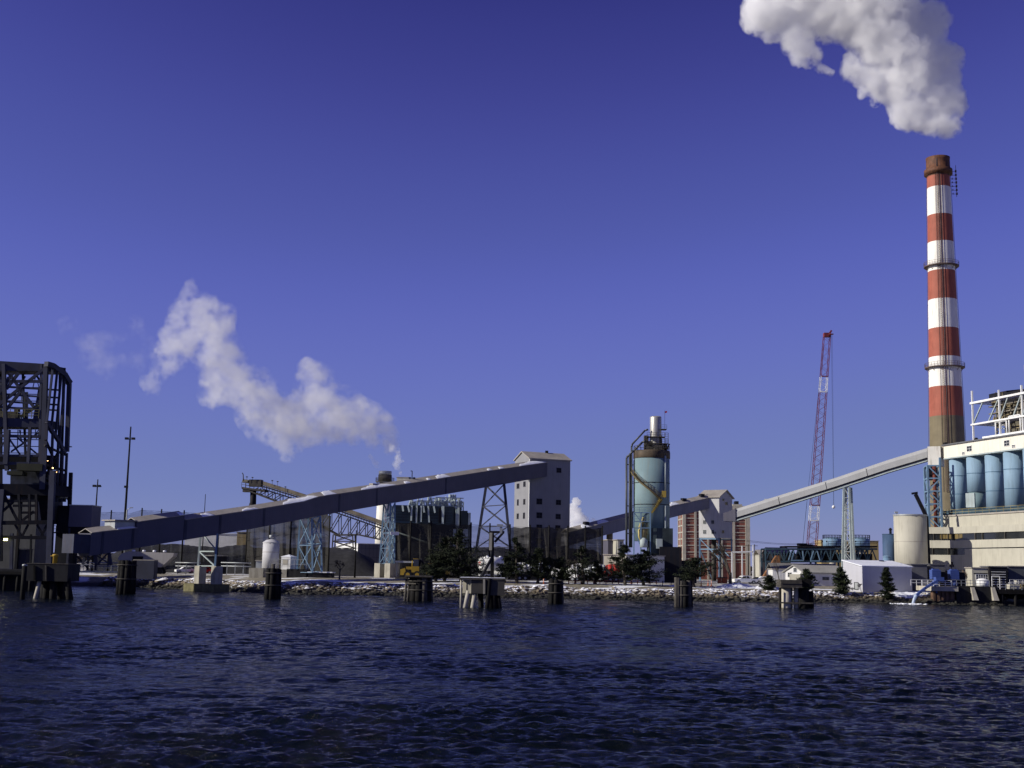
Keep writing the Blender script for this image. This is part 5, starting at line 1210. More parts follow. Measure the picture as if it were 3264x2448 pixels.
A = [HL.p(0, 0, ze_ - .15) + on + ov, HL.p(-dl_ / 2, 0, zr_ + .12) + ov, HL.p(-dl_, 0, ze_ - .15) - on + ov]
mb = MB(); B_ = [v + HG.u * (wl_ + .8) for v in A]
vs = A + B_ + [v + z_ for v in A] + [v + z_ for v in B_]
mb.add(vs, [(0, 3, 4, 1), (1, 4, 5, 2), (6, 7, 10, 9), (7, 8, 11, 10), (0, 6, 9, 3), (2, 5, 11, 8), (0, 1, 7, 6), (1, 2, 8, 7), (3, 9, 10, 4), (4, 10, 11, 5)]); mb.build('roof', M('pale_shingles', (.36, .35, .31), var=.1), hs)
window(HL, 2530, 1811, 2538, 1822, hs, n=.003); window(HL, 2512, 1826, 2522, 1838, hs, n=.003); window(HG, 2622, 1840, 2642, 1848, hs, n=.003)
mb = MB(); u, z = HL.hit(2534, 1830); mb.fbox(HL, u - .8, u + 1.6, 0, 1.4, GZ, z); mb.build('porch', m_cream, hs)
t, F, w, h = shed('long low building with a dull grey roof behind the gabled house', 2463, 2672, 1815, 300, 7, m_clad, 90, rise=1.4, roof=M('dull_slate', (.17, .165, .155), var=.15))
t, F, w, h = shed('pale grey garage wall left of the small gabled house', 2463, 2512, 1815, 285, 5, m_clad_light, 90)

c = at(2749, 1850, 250); W1 = Frame((c.x, c.y), 75); ww = W1.uat(2907, 1850)
WL = Frame((c.x, c.y), 75 + 60); dw = abs(WL.uat(2688, 1850)); zf = W1.hit(2749, 1806)[1]; zk = WL.hit(2688, 1787)[1]
ws = thing('white_shed', 'white shed with a snowy lean-to roof at the water edge beside the blue chute', 'shed', W1.p(ww / 2, -3, GZ))
base_z = 2.55
v0 = WL.p(0, 0, 0); v1 = WL.p(-dw, 0, 0); s_ = W1.u * ww
mb = MB(); V = [v0, v0 + s_, v1 + s_, v1]; hz = [zf, zf, zk, zk]
mb.add([v + Vector((0, 0, base_z - .6)) for v in V] + [v + Vector((0, 0, h_)) for v, h_ in zip(V, hz)], [(0, 3, 2, 1), (4, 5, 6, 7), (0, 1, 5, 4), (1, 2, 6, 5), (2, 3, 7, 6), (3, 0, 4, 7)])
mb.build('wall', M('white_sheet_metal', (.52, .52, .56), var=.04, ribs=(.5, (1, .3, 0)), dirt=(.4, .38, .36), dirt_amt=.25), ws)
mb = MB(); o1 = W1.n * .25 - WL.u * 0; V2 = [v0 + W1.n * .3 - W1.u * .2, v0 + s_ + W1.n * .3 + W1.u * .2, v1 + s_ - W1.n * .2 + W1.u * .2, v1 - W1.n * .2 - W1.u * .2]
mb.add([v + Vector((0, 0, h_ + .003)) for v, h_ in zip(V2, hz)] + [v + Vector((0, 0, h_ + .2)) for v, h_ in zip(V2, hz)], [(0, 3, 2, 1), (4, 5, 6, 7), (0, 1, 5, 4), (1, 2, 6, 5), (2, 3, 7, 6), (3, 0, 4, 7)]); mb.build('roof', m_snow, ws)
mb = MB()
for px in (2747, 2807): a = at(px, 1793, 255); mb.tube(a - Vector((0, 0, 1)), a + Vector((0, 0, .25)), .3); mb.box(a + Vector((.15, 0, .35)), (.9, .6, .2))
mb.build('roof_vent', m_steel_dark, ws)
window(WL, 2724, 1857, 2735, 1878, ws, n=.003, name='door', frame=m_steel_dark, glass=m_steel_grey, bars=0)
# ================================================================== pile clusters and dolphins in the water
def wl(px, py): return flat(px, py, 0)            # a point on the water surface
def cluster(label, px0, px1, pyt, pyb, n=9, m=None, lean=0, extra=(), cap=None, band=True, group='timber pile clusters in the water'):
    c = wl((px0 + px1) / 2, pyb - 4); rad = (px1 - px0) / 2 * mpp(c.y); zt = at((px0 + px1) / 2, pyt, c.y).z
    t = thing('pile_cluster', label, 'pile cluster', (c.x, c.y, 0), group); pr = rad * .30; r2 = random.Random(int(px0))
    spots = [(0, 0)] + [(math.cos(2 * math.pi * k / (n - 1)) * (rad - pr), math.sin(2 * math.pi * k / (n - 1)) * (rad - pr)) for k in range(n - 1)]
    for x, y in spots:
        mb = MB(); tilt = r2.uniform(-.04, .04); h = zt + r2.uniform(-.25, .1); s = 1.06
        mb.tube((c.x + x * s, c.y + y * s, -2), (c.x + x * .93 + tilt, c.y + y * .93, h), pr * 1.05, pr * .9, n=10); mb.build('pile', m if m and r2.random() < .4 else m_timber, t)
    if band:
        mb = MB()
        for z in (zt - .7, zt * .45): mb.lathe((c.x, c.y, 0), [(rad * 1.0, z - .08), (rad * 1.03, z - .08), (rad * 1.03, z + .08), (rad * 1.0, z + .08)], 20, caps=False)
        mb.build('wire_band', m_dust, t)
    for dx, h in extra:
        mb = MB(); mb.tube((c.x + dx * mpp(c.y), c.y - rad * .6, -2), (c.x + dx * mpp(c.y), c.y - rad * .5, zt + h), pr * .9, pr * .75, n=10); mb.build('pile', m_timber_grey, t)
    if cap:
        mb = MB(); mb.lathe((c.x, c.y, 0), [(rad * .8, zt - .1), (rad * .95, zt + .12), (rad * .5, zt + .25)], 16); mb.build('snow_cap', m_snow, t)
    return t, c, rad, zt
cluster('solid black pile cluster standing alone below the dock end of the long conveyor', 369, 431, 1787, 1897, 11)
cluster('narrow black pile cluster with one taller stump in front of the white kiosk', 842, 895, 1812, 1913, 9, extra=((0, .7),))
cluster('slim dark pile cluster right of the pile platform that carries the post', 1746, 1796, 1846, 1928, 9, m_timber_grey)
cluster('dark pile cluster with two taller grey piles before the roadside bollards', 2156, 2208, 1852, 1938, 9, m_timber_grey, extra=((-28, .55), (-22, .5)))
t, c, rad, zt = cluster('broad tarred pile cluster with a plank ledge in front of the yellow loader', 1300, 1380, 1838, 1919, 12, m_timber_grey)
mb = MB(); mb.box((c.x - .3, c.y, zt + .05), (rad * 2.1, rad * 2, .22)); mb.box((c.x - rad - 1.0, c.y - .5, zt - .25), (2.0, 1.0, .28)); mb.build('plank_cap', m_timber_grey, t)
for dx in (-2.35, -1.9):
    mb = MB(); mb.tube((c.x + dx - .15, c.y - .8, -2), (c.x + dx + .1, c.y - .6, zt - .4), .2, n=9); mb.build('pile', m_timber_grey, t)
mb = MB(); mb.beam((c.x - 2.3, c.y - .8, zt - 1.1), (c.x - .6, c.y - 1.9, zt - 1.1), .2); mb.build('waler', m_timber_grey, t)

# centre platform with post and sign
c = wl(1532, 1936); Yd = c.y; m1 = mpp(Yd)
pt = thing('mooring_dolphin', 'concrete and timber mooring platform carrying a tall bent post with a sign board', 'dolphin', (c.x, c.y, 0))
def dq(px, py, dy=0.0): return at(px, py, Yd + dy)
zt = dq(1540, 1845).z; zb = dq(1540, 1891).z
mb = MB(); a, b_ = dq(1466, 1845), dq(1612, 1845); mb.box(((a.x + b_.x) / 2, Yd, zt), (b_.x - a.x, 5.2, .22)); mb.build('deck', m_timber_grey, pt)
mb = MB(); mb.box(((a.x + b_.x) / 2, Yd, zt + .17), (b_.x - a.x - .2, 5.0, .05)); mb.build('snow_cover', m_snow, pt)
F = Frame(dq(1502, 1870, -2.4)[:2], 90); a_ = dq(1474, 1870, -2.4)
mb = MB(); q0, q1 = dq(1502, 1870, -2.4), dq(1475, 1870, -1.2); 
fa = Frame((q0.x, q0.y), math.degrees(math.atan2(q0.x - q1.x, q0.y - q1.y))); wq = (q0 - q1).xy.length
mb.fbox(fa, -wq, 0, -2.5, 0, zb, zt - .16); mb.build('fender_block', M('lit_stained_concrete', (.22, .205, .165), var=.15, scale=.9, dirt=(.08, .07, .055), dirt_amt=.7), pt)  # stained block, sunlight on it painted as a paler concrete
mb = MB(); q2 = dq(1608, 1870, -2.2); fb2 = Frame((q0.x, q0.y), 90); mb.fbox(fb2, .01, q2.x - q0.x, -4.5, -.02, zb, zt - .165); mb.fbox(fb2, dq(1547, 1870, -2.4).x - q0.x, q2.x - q0.x + .02, -.5, .12, zb - .2, zt - .166); mb.build('fender_block', M('painted_shade_concrete', (.045, .042, .038), var=.25, scale=.8, dirt=(.05, .045, .04), dirt_amt=.7), pt)  # shade on the front painted as darker concrete than the left block
mb = MB(); mb.beam(dq(1543, 1846, -2.7), dq(1543, 1893, -2.7), .28); mb.build('fender_post', m_conc, pt)
for (x0, y0, x1, y1, dy, m_, r_) in ((1493, 1890, 1480, 1946, -1.8, m_pier, .36), (1514, 1890, 1505, 1948, -1.8, m_pier, .36), (1530, 1890, 1534, 1944, 0, m_timber, .4), (1560, 1850, 1552, 1948, -2.5, m_timber, .32), (1572, 1890, 1574, 1946, -2.0, m_timber, .4), (1583, 1888, 1592, 1947, -1.6, m_timber, .4), (1504, 1890, 1500, 1938, 1.5, m_timber, .4), (1560, 1890, 1563, 1938, 1.5, m_timber, .4)):
    a = dq(x0, y0, dy); b_ = dq(x1, y1, dy); d = (b_ - a); b2 = b_ + d.normalized() * 2; mb = MB(); mb.tube(b2, a + Vector((0, 0, .3)), r_, r_ * .92, n=12); mb.build('pile', m_, pt)
mb = MB(); mb.tube(dq(1468, 1950, -2), dq(1470, 1846, -2), .13, n=8); mb.build('fender_post', m_pier, pt)
mb = MB(); mb.beam(dq(1569, 1846), dq(1569, 1697), .50); mb.build('post', m_timber, pt)
mb = MB(); mb.beam(dq(1560, 1696), dq(1608, 1696), .32); mb.beam(dq(1577, 1728), dq(1604, 1698), .32); mb.build('arm', m_steel_dark, pt)
mb = MB(); a, b_ = dq(1560, 1698, -.35), dq(1568, 1754, -.35); mb.box(((a.x + b_.x) / 2, a.y, (a.z + b_.z) / 2), (b_.x - a.x, .08, a.z - b_.z)); mb.build('sign_board', m_conc, pt)
mb = MB(); mb.path([dq(1567, 1755, -.4), dq(1568, 1778, -.4), dq(1532, 1843, -1.2)], .22); mb.build('strut', m_steel_dark, pt)
mb = MB(); q = dq(1597, 1690); mb.box(q, (.35, .35, .9)); mb.box(q + Vector((-.15, 0, .65)), (.9, .5, .35)); mb.beam(q, q - Vector((0, 0, .6)), .1); mb.build('marker_lamp', m_steel_grey, pt)
mb = MB(); mb.beam(dq(1597, 1846, -2.2), dq(1597, 1838, -2.2), .08); mb.build('cleat', m_steel_grey, pt)

# concrete capped pier on the right
c = wl(2530, 1938); Yd = c.y
pr_ = thing('old_pier', 'old timber pier stub with plank cap and pale concrete columns', 'pier', (c.x, c.y, 0))
zt, zm = dq(2520, 1848).z, dq(2520, 1873).z
mb = MB()
for k in range(4):
    z = zt - (zt - zm) * (k + .5) / 4; a, b_ = dq(2481 + (k % 2), 1860), dq(2548, 1860); mb.box(((a.x + b_.x) / 2, Yd - .1 * (k % 2), z), (b_.x - a.x, 3.4, (zt - zm) / 4 - .02))
mb.build('plank_cap', m_timber_grey, pr_)
mb = MB(); a, b_ = dq(2548.5, 1860), dq(2580, 1860); mb.box(((a.x + b_.x) / 2, Yd + .2, (zt + zm) / 2 + .1), (b_.x - a.x, 3.2, zt - zm)); mb.build('dark_cap', m_timber, pr_)
for x0, x1, m_, r_ in ((2506, 2506, m_pier, .85), (2538, 2538, m_pier, .4), (2560, 2562, m_timber, .95), (2486, 2486, m_timber, .22), (2584, 2587, m_timber, .45), (2520, 2520, m_timber, .3)):
    a = dq(x0, 1873); b_ = dq(x1, 1944); mb = MB(); mb.tube((b_.x, Yd, -2), (a.x, Yd, zm - .02 if x0 < 2580 else zm - .5), r_, r_ * .97, n=14); mb.build('column', m_, pr_)
mb = MB(); mb.beam(dq(2484, 1921, -.9), dq(2592, 1923, -.9), .22); mb.beam(dq(2484, 1880, -.9), dq(2484, 1940, -.9), .2); mb.build('waler', m_timber_grey, pr_)

# left dolphin in front of the unloader
c = wl(170, 1908); Yd = c.y
ld = thing('mooring_dolphin', 'black mooring platform with a yellow bollard before the ship unloader', 'dolphin', (c.x, c.y, 0))
zt, zb = dq(170, 1798).z, dq(170, 1852).z
mb = MB(); a, b_ = dq(106, 1798), dq(237, 1798); mb.box(((a.x + b_.x) / 2, Yd, (zt + zb) / 2), (b_.x - a.x, 4.8, zt - zb)); mb.build('deck', m_conc_dark, ld)
mb = MB(); mb.box(((a.x + b_.x) / 2, Yd, zt + .04), (b_.x - a.x, 4.9, .1)); mb.build('edge_plank', m_timber_grey, ld)
for px, m_ in ((109, m_timber), (146, m_timber_grey)): mb = MB(); mb.beam(dq(px, 1802, -2.55), dq(px, 1850, -2.55), .2); mb.build('fender_post', m_, ld)
for (x0, x1, m_, r_, dy) in ((128, 112, m_pier, .3, -1.8), (150, 146, m_timber, .5, 0), (170, 168, m_timber, .5, -1.5), (192, 194, m_timber, .5, 0), (212, 222, m_timber, .5, -1.6), (205, 206, m_timber, .5, 1.6), (140, 138, m_timber, .5, 1.6)):
    a = dq(x0, 1852, dy); b_ = dq(x1, 1912, dy); mb = MB(); mb.tube(b_ + (b_ - a).normalized() * 2, a + Vector((0, 0, .3)), r_, n=10); mb.build('pile', m_, ld)
mb = MB(); q = dq(175, 1797); mb.lathe(q, [(.32, 0), (.32, 1.0), (.42, 1.05), (.42, 1.3), (.2, 1.35)], 14); mb.box(q + Vector((-.45, 0, 1.1)), (.5, .15, .15)); mb.build('bollard', m_yellow, ld)
c = wl(71, 1910); t = thing('mooring_pile', 'single black mooring pile standing left of the black mooring platform', 'pile', (c.x, c.y, 0)); mb = MB(); mb.tube((c.x, c.y, -2), (c.x, c.y, at(71, 1800, c.y).z), .33, n=12); mb.build('pile', m_timber, t); mb = MB(); mb.lathe((c.x, c.y, at(71, 1800, c.y).z), [(.35, -.2), (.35, .03), (.1, .1)], 12); mb.build('pile_cap', m_steel_grey, t)

# ================================================================== left dock
q = wl(120, 1884); Yk_ = q.y
dk = thing('dock', 'black timber faced dock under the ship unloader', 'dock', (at(100, 1830, Yk_ + 8).x, Yk_ + 8, 0)); ztd = 3.6
xr = at(236, 1830, Yk_ + 20).x; xl = xr - 60
mb = MB(); mb.box(((xl + xr) / 2, Yk_ + 10, ztd - .5), (xr - xl, 20, 1.0)); mb.build('deck', m_conc_dark, dk)
mb = MB(); mb.box(((xl + xr) / 2, Yk_ + 10.5, ztd / 2 - 1.4), (xr - xl - 1.0, 17.5, ztd + 1.0)); mb.build('bulkhead', m_steel_dark, dk)
for k in range(22):
    mb = MB(); x = xr - .6 - k * 2.2; mb.tube((x, Yk_ + .25, -2), (x, Yk_ + .25, ztd - 1.0), .28, n=9); mb.build('fender_pile', m_timber, dk)
mb = MB(); mb.box(((xl + xr) / 2, Yk_ - .1, ztd - .6), (xr - xl, .2, .5)); mb.build('fender_rail', m_timber, dk)

# ================================================================== ship unloader tower
YU = Yk_ + 5; U = Frame((at(147, 1500, YU).x, YU), 84)     # front face runs left from u=0; side face goes back
UD = Frame((U.o.x, U.o.y), 22)                              # direction of the side face
def up(px, py, n=0.0): u, z = U.hit(px, py, 0); return U.p(u, n, z)
def usd(px, py): u, z = UD.hit(px, py, 0); return UD.p(u, 0, z)
sul = UD.uat(213, 1400)
dep = UD.u * sul
un = thing('ship_unloader', 'huge dark blue steel lattice ship unloader tower at the left edge', 'ship unloader', U.p(-8, -4, ztd))
z_dk = 1788
def bm_(mb, a, b_, w): mb.beam(a, b_, w)
# columns
for name_, ptop, pbot, w in (('column', (147, 1160), (134, 1560), .75), ('column', (132, 1160), (126, 1480), .4), ('leg', (168, 1500), (158, 1788), .95), ('column', (12, 1160), (22, 1500), .6), ('leg', (8, 1560), (-10, 1788), .8), ('leg', (38, 1700), (38, 1788), .5), ('column', (-60, 1160), (-60, 1788), .8)):
    a, b_ = up(*ptop), up(*pbot)
    if name_ == 'leg': b_.z = ztd
    mb = MB(); mb.beam(a, b_, w); mb.build(name_, m_steel_navy, un)
    a2, b2 = a + dep, b_ + dep; mb = MB(); mb.beam(a2, b2, w * .6); mb.build(name_, m_steel_dark, un)
mb = MB()   # top deck
mb.hexa([up(-70, 1182), up(150, 1182), up(150, 1182) + dep, up(-70, 1182) + dep, up(-70, 1146), up(148, 1160), up(148, 1160) + dep, up(-70, 1146) + dep])
mb.build('top_girder', m_steel_navy, un)
mb = MB()
for y in (1235, 1260, 1283, 1301): mb.beam(up(-60, y - 8), up(126, y + 4), .3); mb.beam(up(-60, y - 14) + dep, up(128, y - 3) + dep, .3)
mb.beam(up(-60, 1215), up(140, 1216), .5)
for a, b_ in (((28, 1190), (108, 1298)), ((150, 1168), (-15, 1300)), ((-5, 1258), (40, 1190)), ((72, 1240), (20, 1306)), ((60, 1188), (20, 1240))): mb.beam(up(*a), up(*b_), .5)
for a, b_ in (((100, 1190), (128, 1235)), ((30, 1240), (60, 1188)), ((60, 1240), (60, 1330)), ((66, 1240), (66, 1330))): mb.beam(up(*a, -4), up(*b_, -4), .35)
mb.hexa([up(104, 1340), up(134, 1340), up(134, 1340, -1), up(104, 1340, -1), up(122, 1235), up(148, 1210), up(148, 1210, -1), up(122, 1235, -1)])
mb.build('upper_bracing', m_steel_navy, un)
mb = MB()   # main girder deck
mb.hexa([up(-70, 1360), up(136, 1362), up(136, 1362) + dep * .9, up(-70, 1360) + dep * .9, up(-70, 1328), up(136, 1337), up(136, 1337) + dep * .9, up(-70, 1328) + dep * .9]); mb.build('main_girder', m_steel_navy, un)
mb = MB(); railing(mb, [up(-60, 1328, .2), up(124, 1333, .2)], 1.5, 1.2, .1, 3); railing(mb, [up(-60, 1328, -6), up(124, 1333, -6)], 1.5, 1.2, .1, 3)
mb.beam(up(62, 1328), up(122, 1288), .25); mb.beam(up(66, 1332), up(126, 1292), .25); mb.build('stair_and_railing', M('dull_yellow_rails', (.16, .15, .06), var=.3), un)
mb = MB(); r8 = random.Random(8)
for k in range(26):
    px = r8.uniform(-20, 128); y0 = r8.choice((1195, 1215, 1240, 1366, 1395, 1430)); l = r8.uniform(14, 44)
    if k % 2: mb.beam(up(px, y0, -2.0), up(px, y0 + l, -2.0), .13)
    else: mb.beam(up(px, y0, -2.2), up(px + r8.uniform(-26, 26), y0 + l, -2.2), .13)
for k in range(5):
    y = 1370 + k * 22; mb.beam(up(-60, y, -4), up(128, y + 3, -4), .14); mb.beam(up(-60, y - 170, -4), up(128, y - 166, -4), .14)
mb.build('secondary_bracing', M('painted_sunlit_steel', (.10, .11, .16), var=.2), un)  # added thin members, sunlight on steel edges painted as a paler colour
mb = MB(); q = up(20, 1322, -3); mb.box(q, (2.4, 2, 1.6)); mb.box(q + Vector((-1.4, 0, .3)), (1.5, 2, .9)); mb.box(q + Vector((1.0, 0, 1.3)), (.8, .8, .9)); mb.build('winch', m_dust, un)
mb = MB()   # lower truss bay
for a, b_ in (((25, 1392), (70, 1458)), ((125, 1378), (35, 1440)), ((55, 1395), (122, 1450)), ((98, 1395), (85, 1458)), ((-40, 1400), (22, 1470)), ((22, 1400), (-40, 1470))): mb.beam(up(*a), up(*b_), .28)
mb.beam(up(25, 1370), up(19, 1480), .8); mb.beam(up(96, 1362), up(90, 1478), .5); mb.beam(up(-60, 1388), up(130, 1392), .5); mb.beam(up(-60, 1452), up(130, 1452), .4); mb.beam(up(-60, 1476), up(130, 1478), .5); mb.build('lower_bracing', m_steel_navy, un)
mb = MB(); mb.hexa([up(-70, 1490, -2.5), up(128, 1492, -2.5), up(128, 1492) + dep * .9, up(-70, 1490) + dep * .9, up(-70, 1448, -2.5), up(128, 1446, -2.5), up(128, 1446) + dep * .9, up(-70, 1448) + dep * .9]); mb.build('machine_house', m_steel_dark, un)
mb = MB(); mb.fbox(U, U.uat(36), U.uat(118), -2, .6, U.hit(60, 1500)[1], U.hit(60, 1478)[1]); mb.fbox(U, U.uat(8), U.uat(58), -2, 1.0, U.hit(20, 1514)[1], U.hit(20, 1502)[1]); mb.build('cab_floor', M('olive_machine_paint', (.055, .055, .025), var=.3), un)
mb = MB(); mb.hexa([up(-70, 1575), up(172, 1580), up(172, 1580) + dep, up(-70, 1575) + dep, up(-70, 1540), up(162, 1545), up(162, 1545) + dep, up(-70, 1540) + dep]); mb.build('lower_girder', m_steel_dark, un)
mb = MB()
for a, b_ in (((12, 1575), (60, 1668)), ((42, 1600), (-20, 1655)), ((60, 1575), (66, 1668)), ((-20, 1580), (-20, 1668)), ((60, 1668), (108, 1630)), ((0, 1598), (115, 1596)), ((42, 1612), (115, 1612)), ((94, 1575), (94, 1668)), ((66, 1634), (116, 1634)), ((116, 1575), (116, 1668))): mb.beam(up(*a), up(*b_), .42)
mb.beam(up(-60, 1668), up(175, 1664), .7); mb.beam(up(-60, 1712), up(170, 1714), .6)
for a, b_ in (((48, 1672), (70, 1710)), ((90, 1672), (70, 1710)), ((118, 1672), (140, 1712)), ((150, 1672), (130, 1712))): mb.beam(up(*a), up(*b_), .35)
mb.build('portal_bracing', m_steel_dark, un)
mb = MB()   # hopper and chutes in the portal
mb.hexa([up(118, 1666, -3), up(160, 1666, -3), up(160, 1666, -9), up(118, 1666, -9), up(112, 1585, -2), up(160, 1580, -2), up(160, 1580, -9), up(112, 1585, -9)]); mb.build('hopper', m_steel_dark, un)
# side face: leaning columns, upper and lower chords
mb = MB()
tc = [(147, 1160), (168, 1166), (186, 1180), (204, 1192), (213, 1208), (222, 1222)]
bc = [(149, 1345), (163, 1372), (178, 1392), (190, 1410), (200, 1432), (207, 1444)]
def sd(px, py): u, z = UD.hit(px, py, 0); return UD.p(u, 0, z)
for (a, b_) in zip(tc[:-1], tc[1:]): mb.beam(sd(*a), sd(*b_), .9)
mb.build('side_chord', m_steel_navy, un); mb = MB()
for (a, b_) in zip(bc[:-1], bc[1:]): mb.beam(sd(*a), sd(*b_), .6)
mb.build('side_chord', m_steel_navy, un)
for (a, b_) in ((169, 149), (183, 163), (196, 177), (207, 190)):
    mb = MB(); y0 = np.interp(a, [q[0] for q in tc], [q[1] for q in tc]); y1 = np.interp(b_, [q[0] for q in bc], [q[1] for q in bc]); mb.beam(sd(a, y0), sd(b_, y1), .36); mb.build('side_column', m_steel_navy, un)
mb = MB(); mb.beam(sd(221, 1222), sd(213, 1440), .7); mb.build('side_column', m_steel_navy, un)
for px0, px1, y1 in ((150, 140, 1560), (168, 160, 1600), (186, 180, 1600), (200, 194, 1600), (213, 206, 1600)):
    mb = MB(); y0 = np.interp(px0, [q[0] for q in bc], [q[1] for q in bc]); mb.beam(sd(px0, y0), sd(px1, y1), .4); mb.build('side_column', m_steel_navy, un)
mb = MB(); mb.hexa([sd(178, 1600) - U.u * 3, sd(206, 1600), sd(206, 1600) - U.u * 6, sd(178, 1600) - U.u * 8, sd(180, 1500) - U.u * 3, sd(208, 1510), sd(208, 1510) - U.u * 6, sd(180, 1500) - U.u * 8]); mb.build('duct_casing', M('patched_dark_cladding', (.05, .055, .07), var=.5, scale=1.0), un)
mb = MB()
for y0, y1 in ((1480, 1500), (1530, 1545), (1560, 1560), (1420, 1450)): mb.beam(sd(142, y0), sd(208, y1), .35)
for a, b_ in (((145, 1400), (186, 1500)), ((186, 1440), (145, 1520))): mb.beam(sd(*a), sd(*b_), .35)
mb.build('side_bracing', m_steel_dark, un)
mb = MB(); mb.path([sd(188, 1583), sd(214, 1583), sd(221, 1592), sd(221, 1612)], .35); mb.build('bent_pipe', m_steel_grey, un)
mb = MB(); q = sd(222, 1214); mb.box(q - Vector((.3, .5, 0)), (.5, .4, .3)); q = sd(222, 1424); mb.box(q, (.8, .3, .2)); mb.build('side_lamp', m_steel_grey, un)
m_lamp_o = emit('warm_lamp', (1.0, .55, .22), 6); m_lamp_y = emit('yellow_lamp', (1.0, .95, .35), 7)
for px, py, r_ in ((141, 1469, .08), (157, 1492, .13), (169, 1505, .07)): mb = MB(); q = sd(px, py) + UD.n * .8; mb.lathe(q, [(.02, -r_), (r_, -r_ * .4), (r_, r_ * .4), (.02, r_)], 10); mb.build('lamp', m_lamp_o, un)
mb = MB(); q = up(22, 1720, .8); mb.box(q, (.65, .15, .4)); mb.build('lamp', m_lamp_y, un)
mb = MB(); mb.beam(q + Vector((0, .1, .3)), q + Vector((0, 1.5, .3)), .1); mb.build('lamp_bracket', m_steel_dark, un)
# receiving hopper house right of the portal
rh = thing('receiving_hopper', 'dark blue box hopper on a frame between the ship unloader and the long conveyor', 'hopper', at(260, 1790, Yk_ + 9))
Yr = Yk_ + 8
mb = MB(); a, b_ = at(222, 1611, Yr), at(294, 1614, Yr); c_ = at(294, 1680, Yr); mb.box(((a.x + b_.x) / 2, Yr + 2.5, (a.z + c_.z) / 2), (b_.x - a.x, 5, a.z - c_.z)); mb.build('hopper_box', m_clad, rh)
mb = MB(); mb.box(((a.x + b_.x) / 2, Yr + 2.5, a.z + .08), (b_.x - a.x + .2, 5.2, .16)); mb.build('rim', m_steel_grey, rh)
mb = MB(); d_ = c_.z; x0, x1 = a.x, b_.x
mb.hexa([(x0 + 1, Yr + 1, d_ - 2), (x1 - 1.2, Yr + 1, d_ - 2), (x1 - 1.2, Yr + 4, d_ - 2), (x0 + 1, Yr + 4, d_ - 2), (x0, Yr, d_ - .003), (x1, Yr, d_ - .003), (x1, Yr + 5, d_ - .003), (x0, Yr + 5, d_ - .003)]); mb.build('outlet', m_steel_dark, rh)
for x in (x0 + .2, x1 - .2):
    for y in (Yr + .3, Yr + 4.7): mb = MB(); mb.beam((x, y, ztd), (x, y, d_ + .1), .35); mb.build('leg', m_steel_navy, rh)
mb = MB(); mb.beam((x0, Yr + .1, d_ - 3.2), (x1, Yr + .1, d_ - 3.2), .3); mb.beam((x0, Yr + .1, d_ - 3.2), (x1, Yr + .1, ztd + .3), .25); railing(mb, [Vector((x0 - 3, Yr - .4, d_ - 1)), Vector((x0, Yr - .4, d_ - 1))], 1.1, .8, .08); mb.box((x0 - 1.6, Yr + 1, d_ - 1.1), (3.2, 3, .2)); mb.build('frame', m_steel_dark, rh)
mb = MB(); mb.box((x0 - 1.3, Yr + 3, (a.z + ztd) / 2), (2.4, 4, a.z - ztd)); mb.build('stair_shaft', m_steel_dark, rh)
# dark mess of chute and walkway at the conveyor foot
mb = MB(); u0_, z0_ = C1.hit(290, 1772); mb.fbox(C1, u0_ - 3.5, u0_ - .02, -3.3, -.1, z0_ + .4, C1.hit(290, 1700)[1] - .2); mb.build('tail_box', m_steel_navy, gal)
mb = MB(); railing(mb, [Vector((xr - 1, Yk_ + .5, ztd)), Vector((xr + 0, Yk_ + 12, ztd))], 1.1, 1.5, .09); mb.beam((xr, Yk_ + 3, ztd - .3), (xr + 9, Yk_ + 18, GZ + .5), 1.4, .3); railing(mb, [Vector((xr, Yk_ + 2.3, ztd - .1)), Vector((xr + 9, Yk_ + 17.3, GZ + .7))], 1.1, 1.5, .08); mb.build('gangway', m_steel_grey, dk)
# warehouse with pale panes seen through the portal
t, F, w, h = shed('pale panelled shed glimpsed behind the legs of the ship unloader', -60, 122, 1590, Yk_ + 40, 10, M('dull_glazed_sheeting', (.08, .08, .075), var=.2), 90)
t, F, w, h = shed('low grey dockside hut inside the unloader portal', 52, 84, 1752, Yk_ + 9, 3, m_steel_navy, 90, zbase=ztd)

# ================================================================== right dock, chute, pumps
q = wl(3050, 1927); Yq = q.y
rd = thing('wharf', 'rusty sheet pile and dark concrete wharf at the right edge', 'wharf', (at(3110, 1890, Yq).x, Yq + 6, 0))
def rq(px, py, dy=0.0): return at(px, py, Yq + dy)
zs1, zs0 = rq(3000, 1869).z, rq(3000, 1884).z
xa, xb, xc, xd = rq(2960, 1900).x, rq(3046, 1900).x, rq(3183, 1900).x, rq(3600, 1900).x
mb = MB(); mb.box(((xa + xb) / 2 + .4, Yq + 4, (zs1 + zs0) / 2), (xb - xa, 9, zs1 - zs0)); mb.build('concrete_cap', m_pier, rd)
mb = MB(); x = rq(2980, 1900).x; i = 0
while x < xb:
    mb.box((x, Yq + (.12 if i % 2 else -.12) + 1.2, zs0 / 2 - .8), (.42, 1.6, zs0 + 1.6)); x += .42; i += 1
mb.build('sheet_piling', m_rusty, rd)
zc1_ = rq(3110, 1869).z
mb = MB(); mb.box(((xb + xc) / 2 + .2, Yq + 5, zc1_ / 2 + .1), (xc - xb - .3, 9, zc1_ - .2)); mb.box(((xb + xc) / 2 + .2, Yq + 6, -.5), (xc - xb - .3, 7, 2.0)); mb.build('caisson', m_conc_dark, rd)
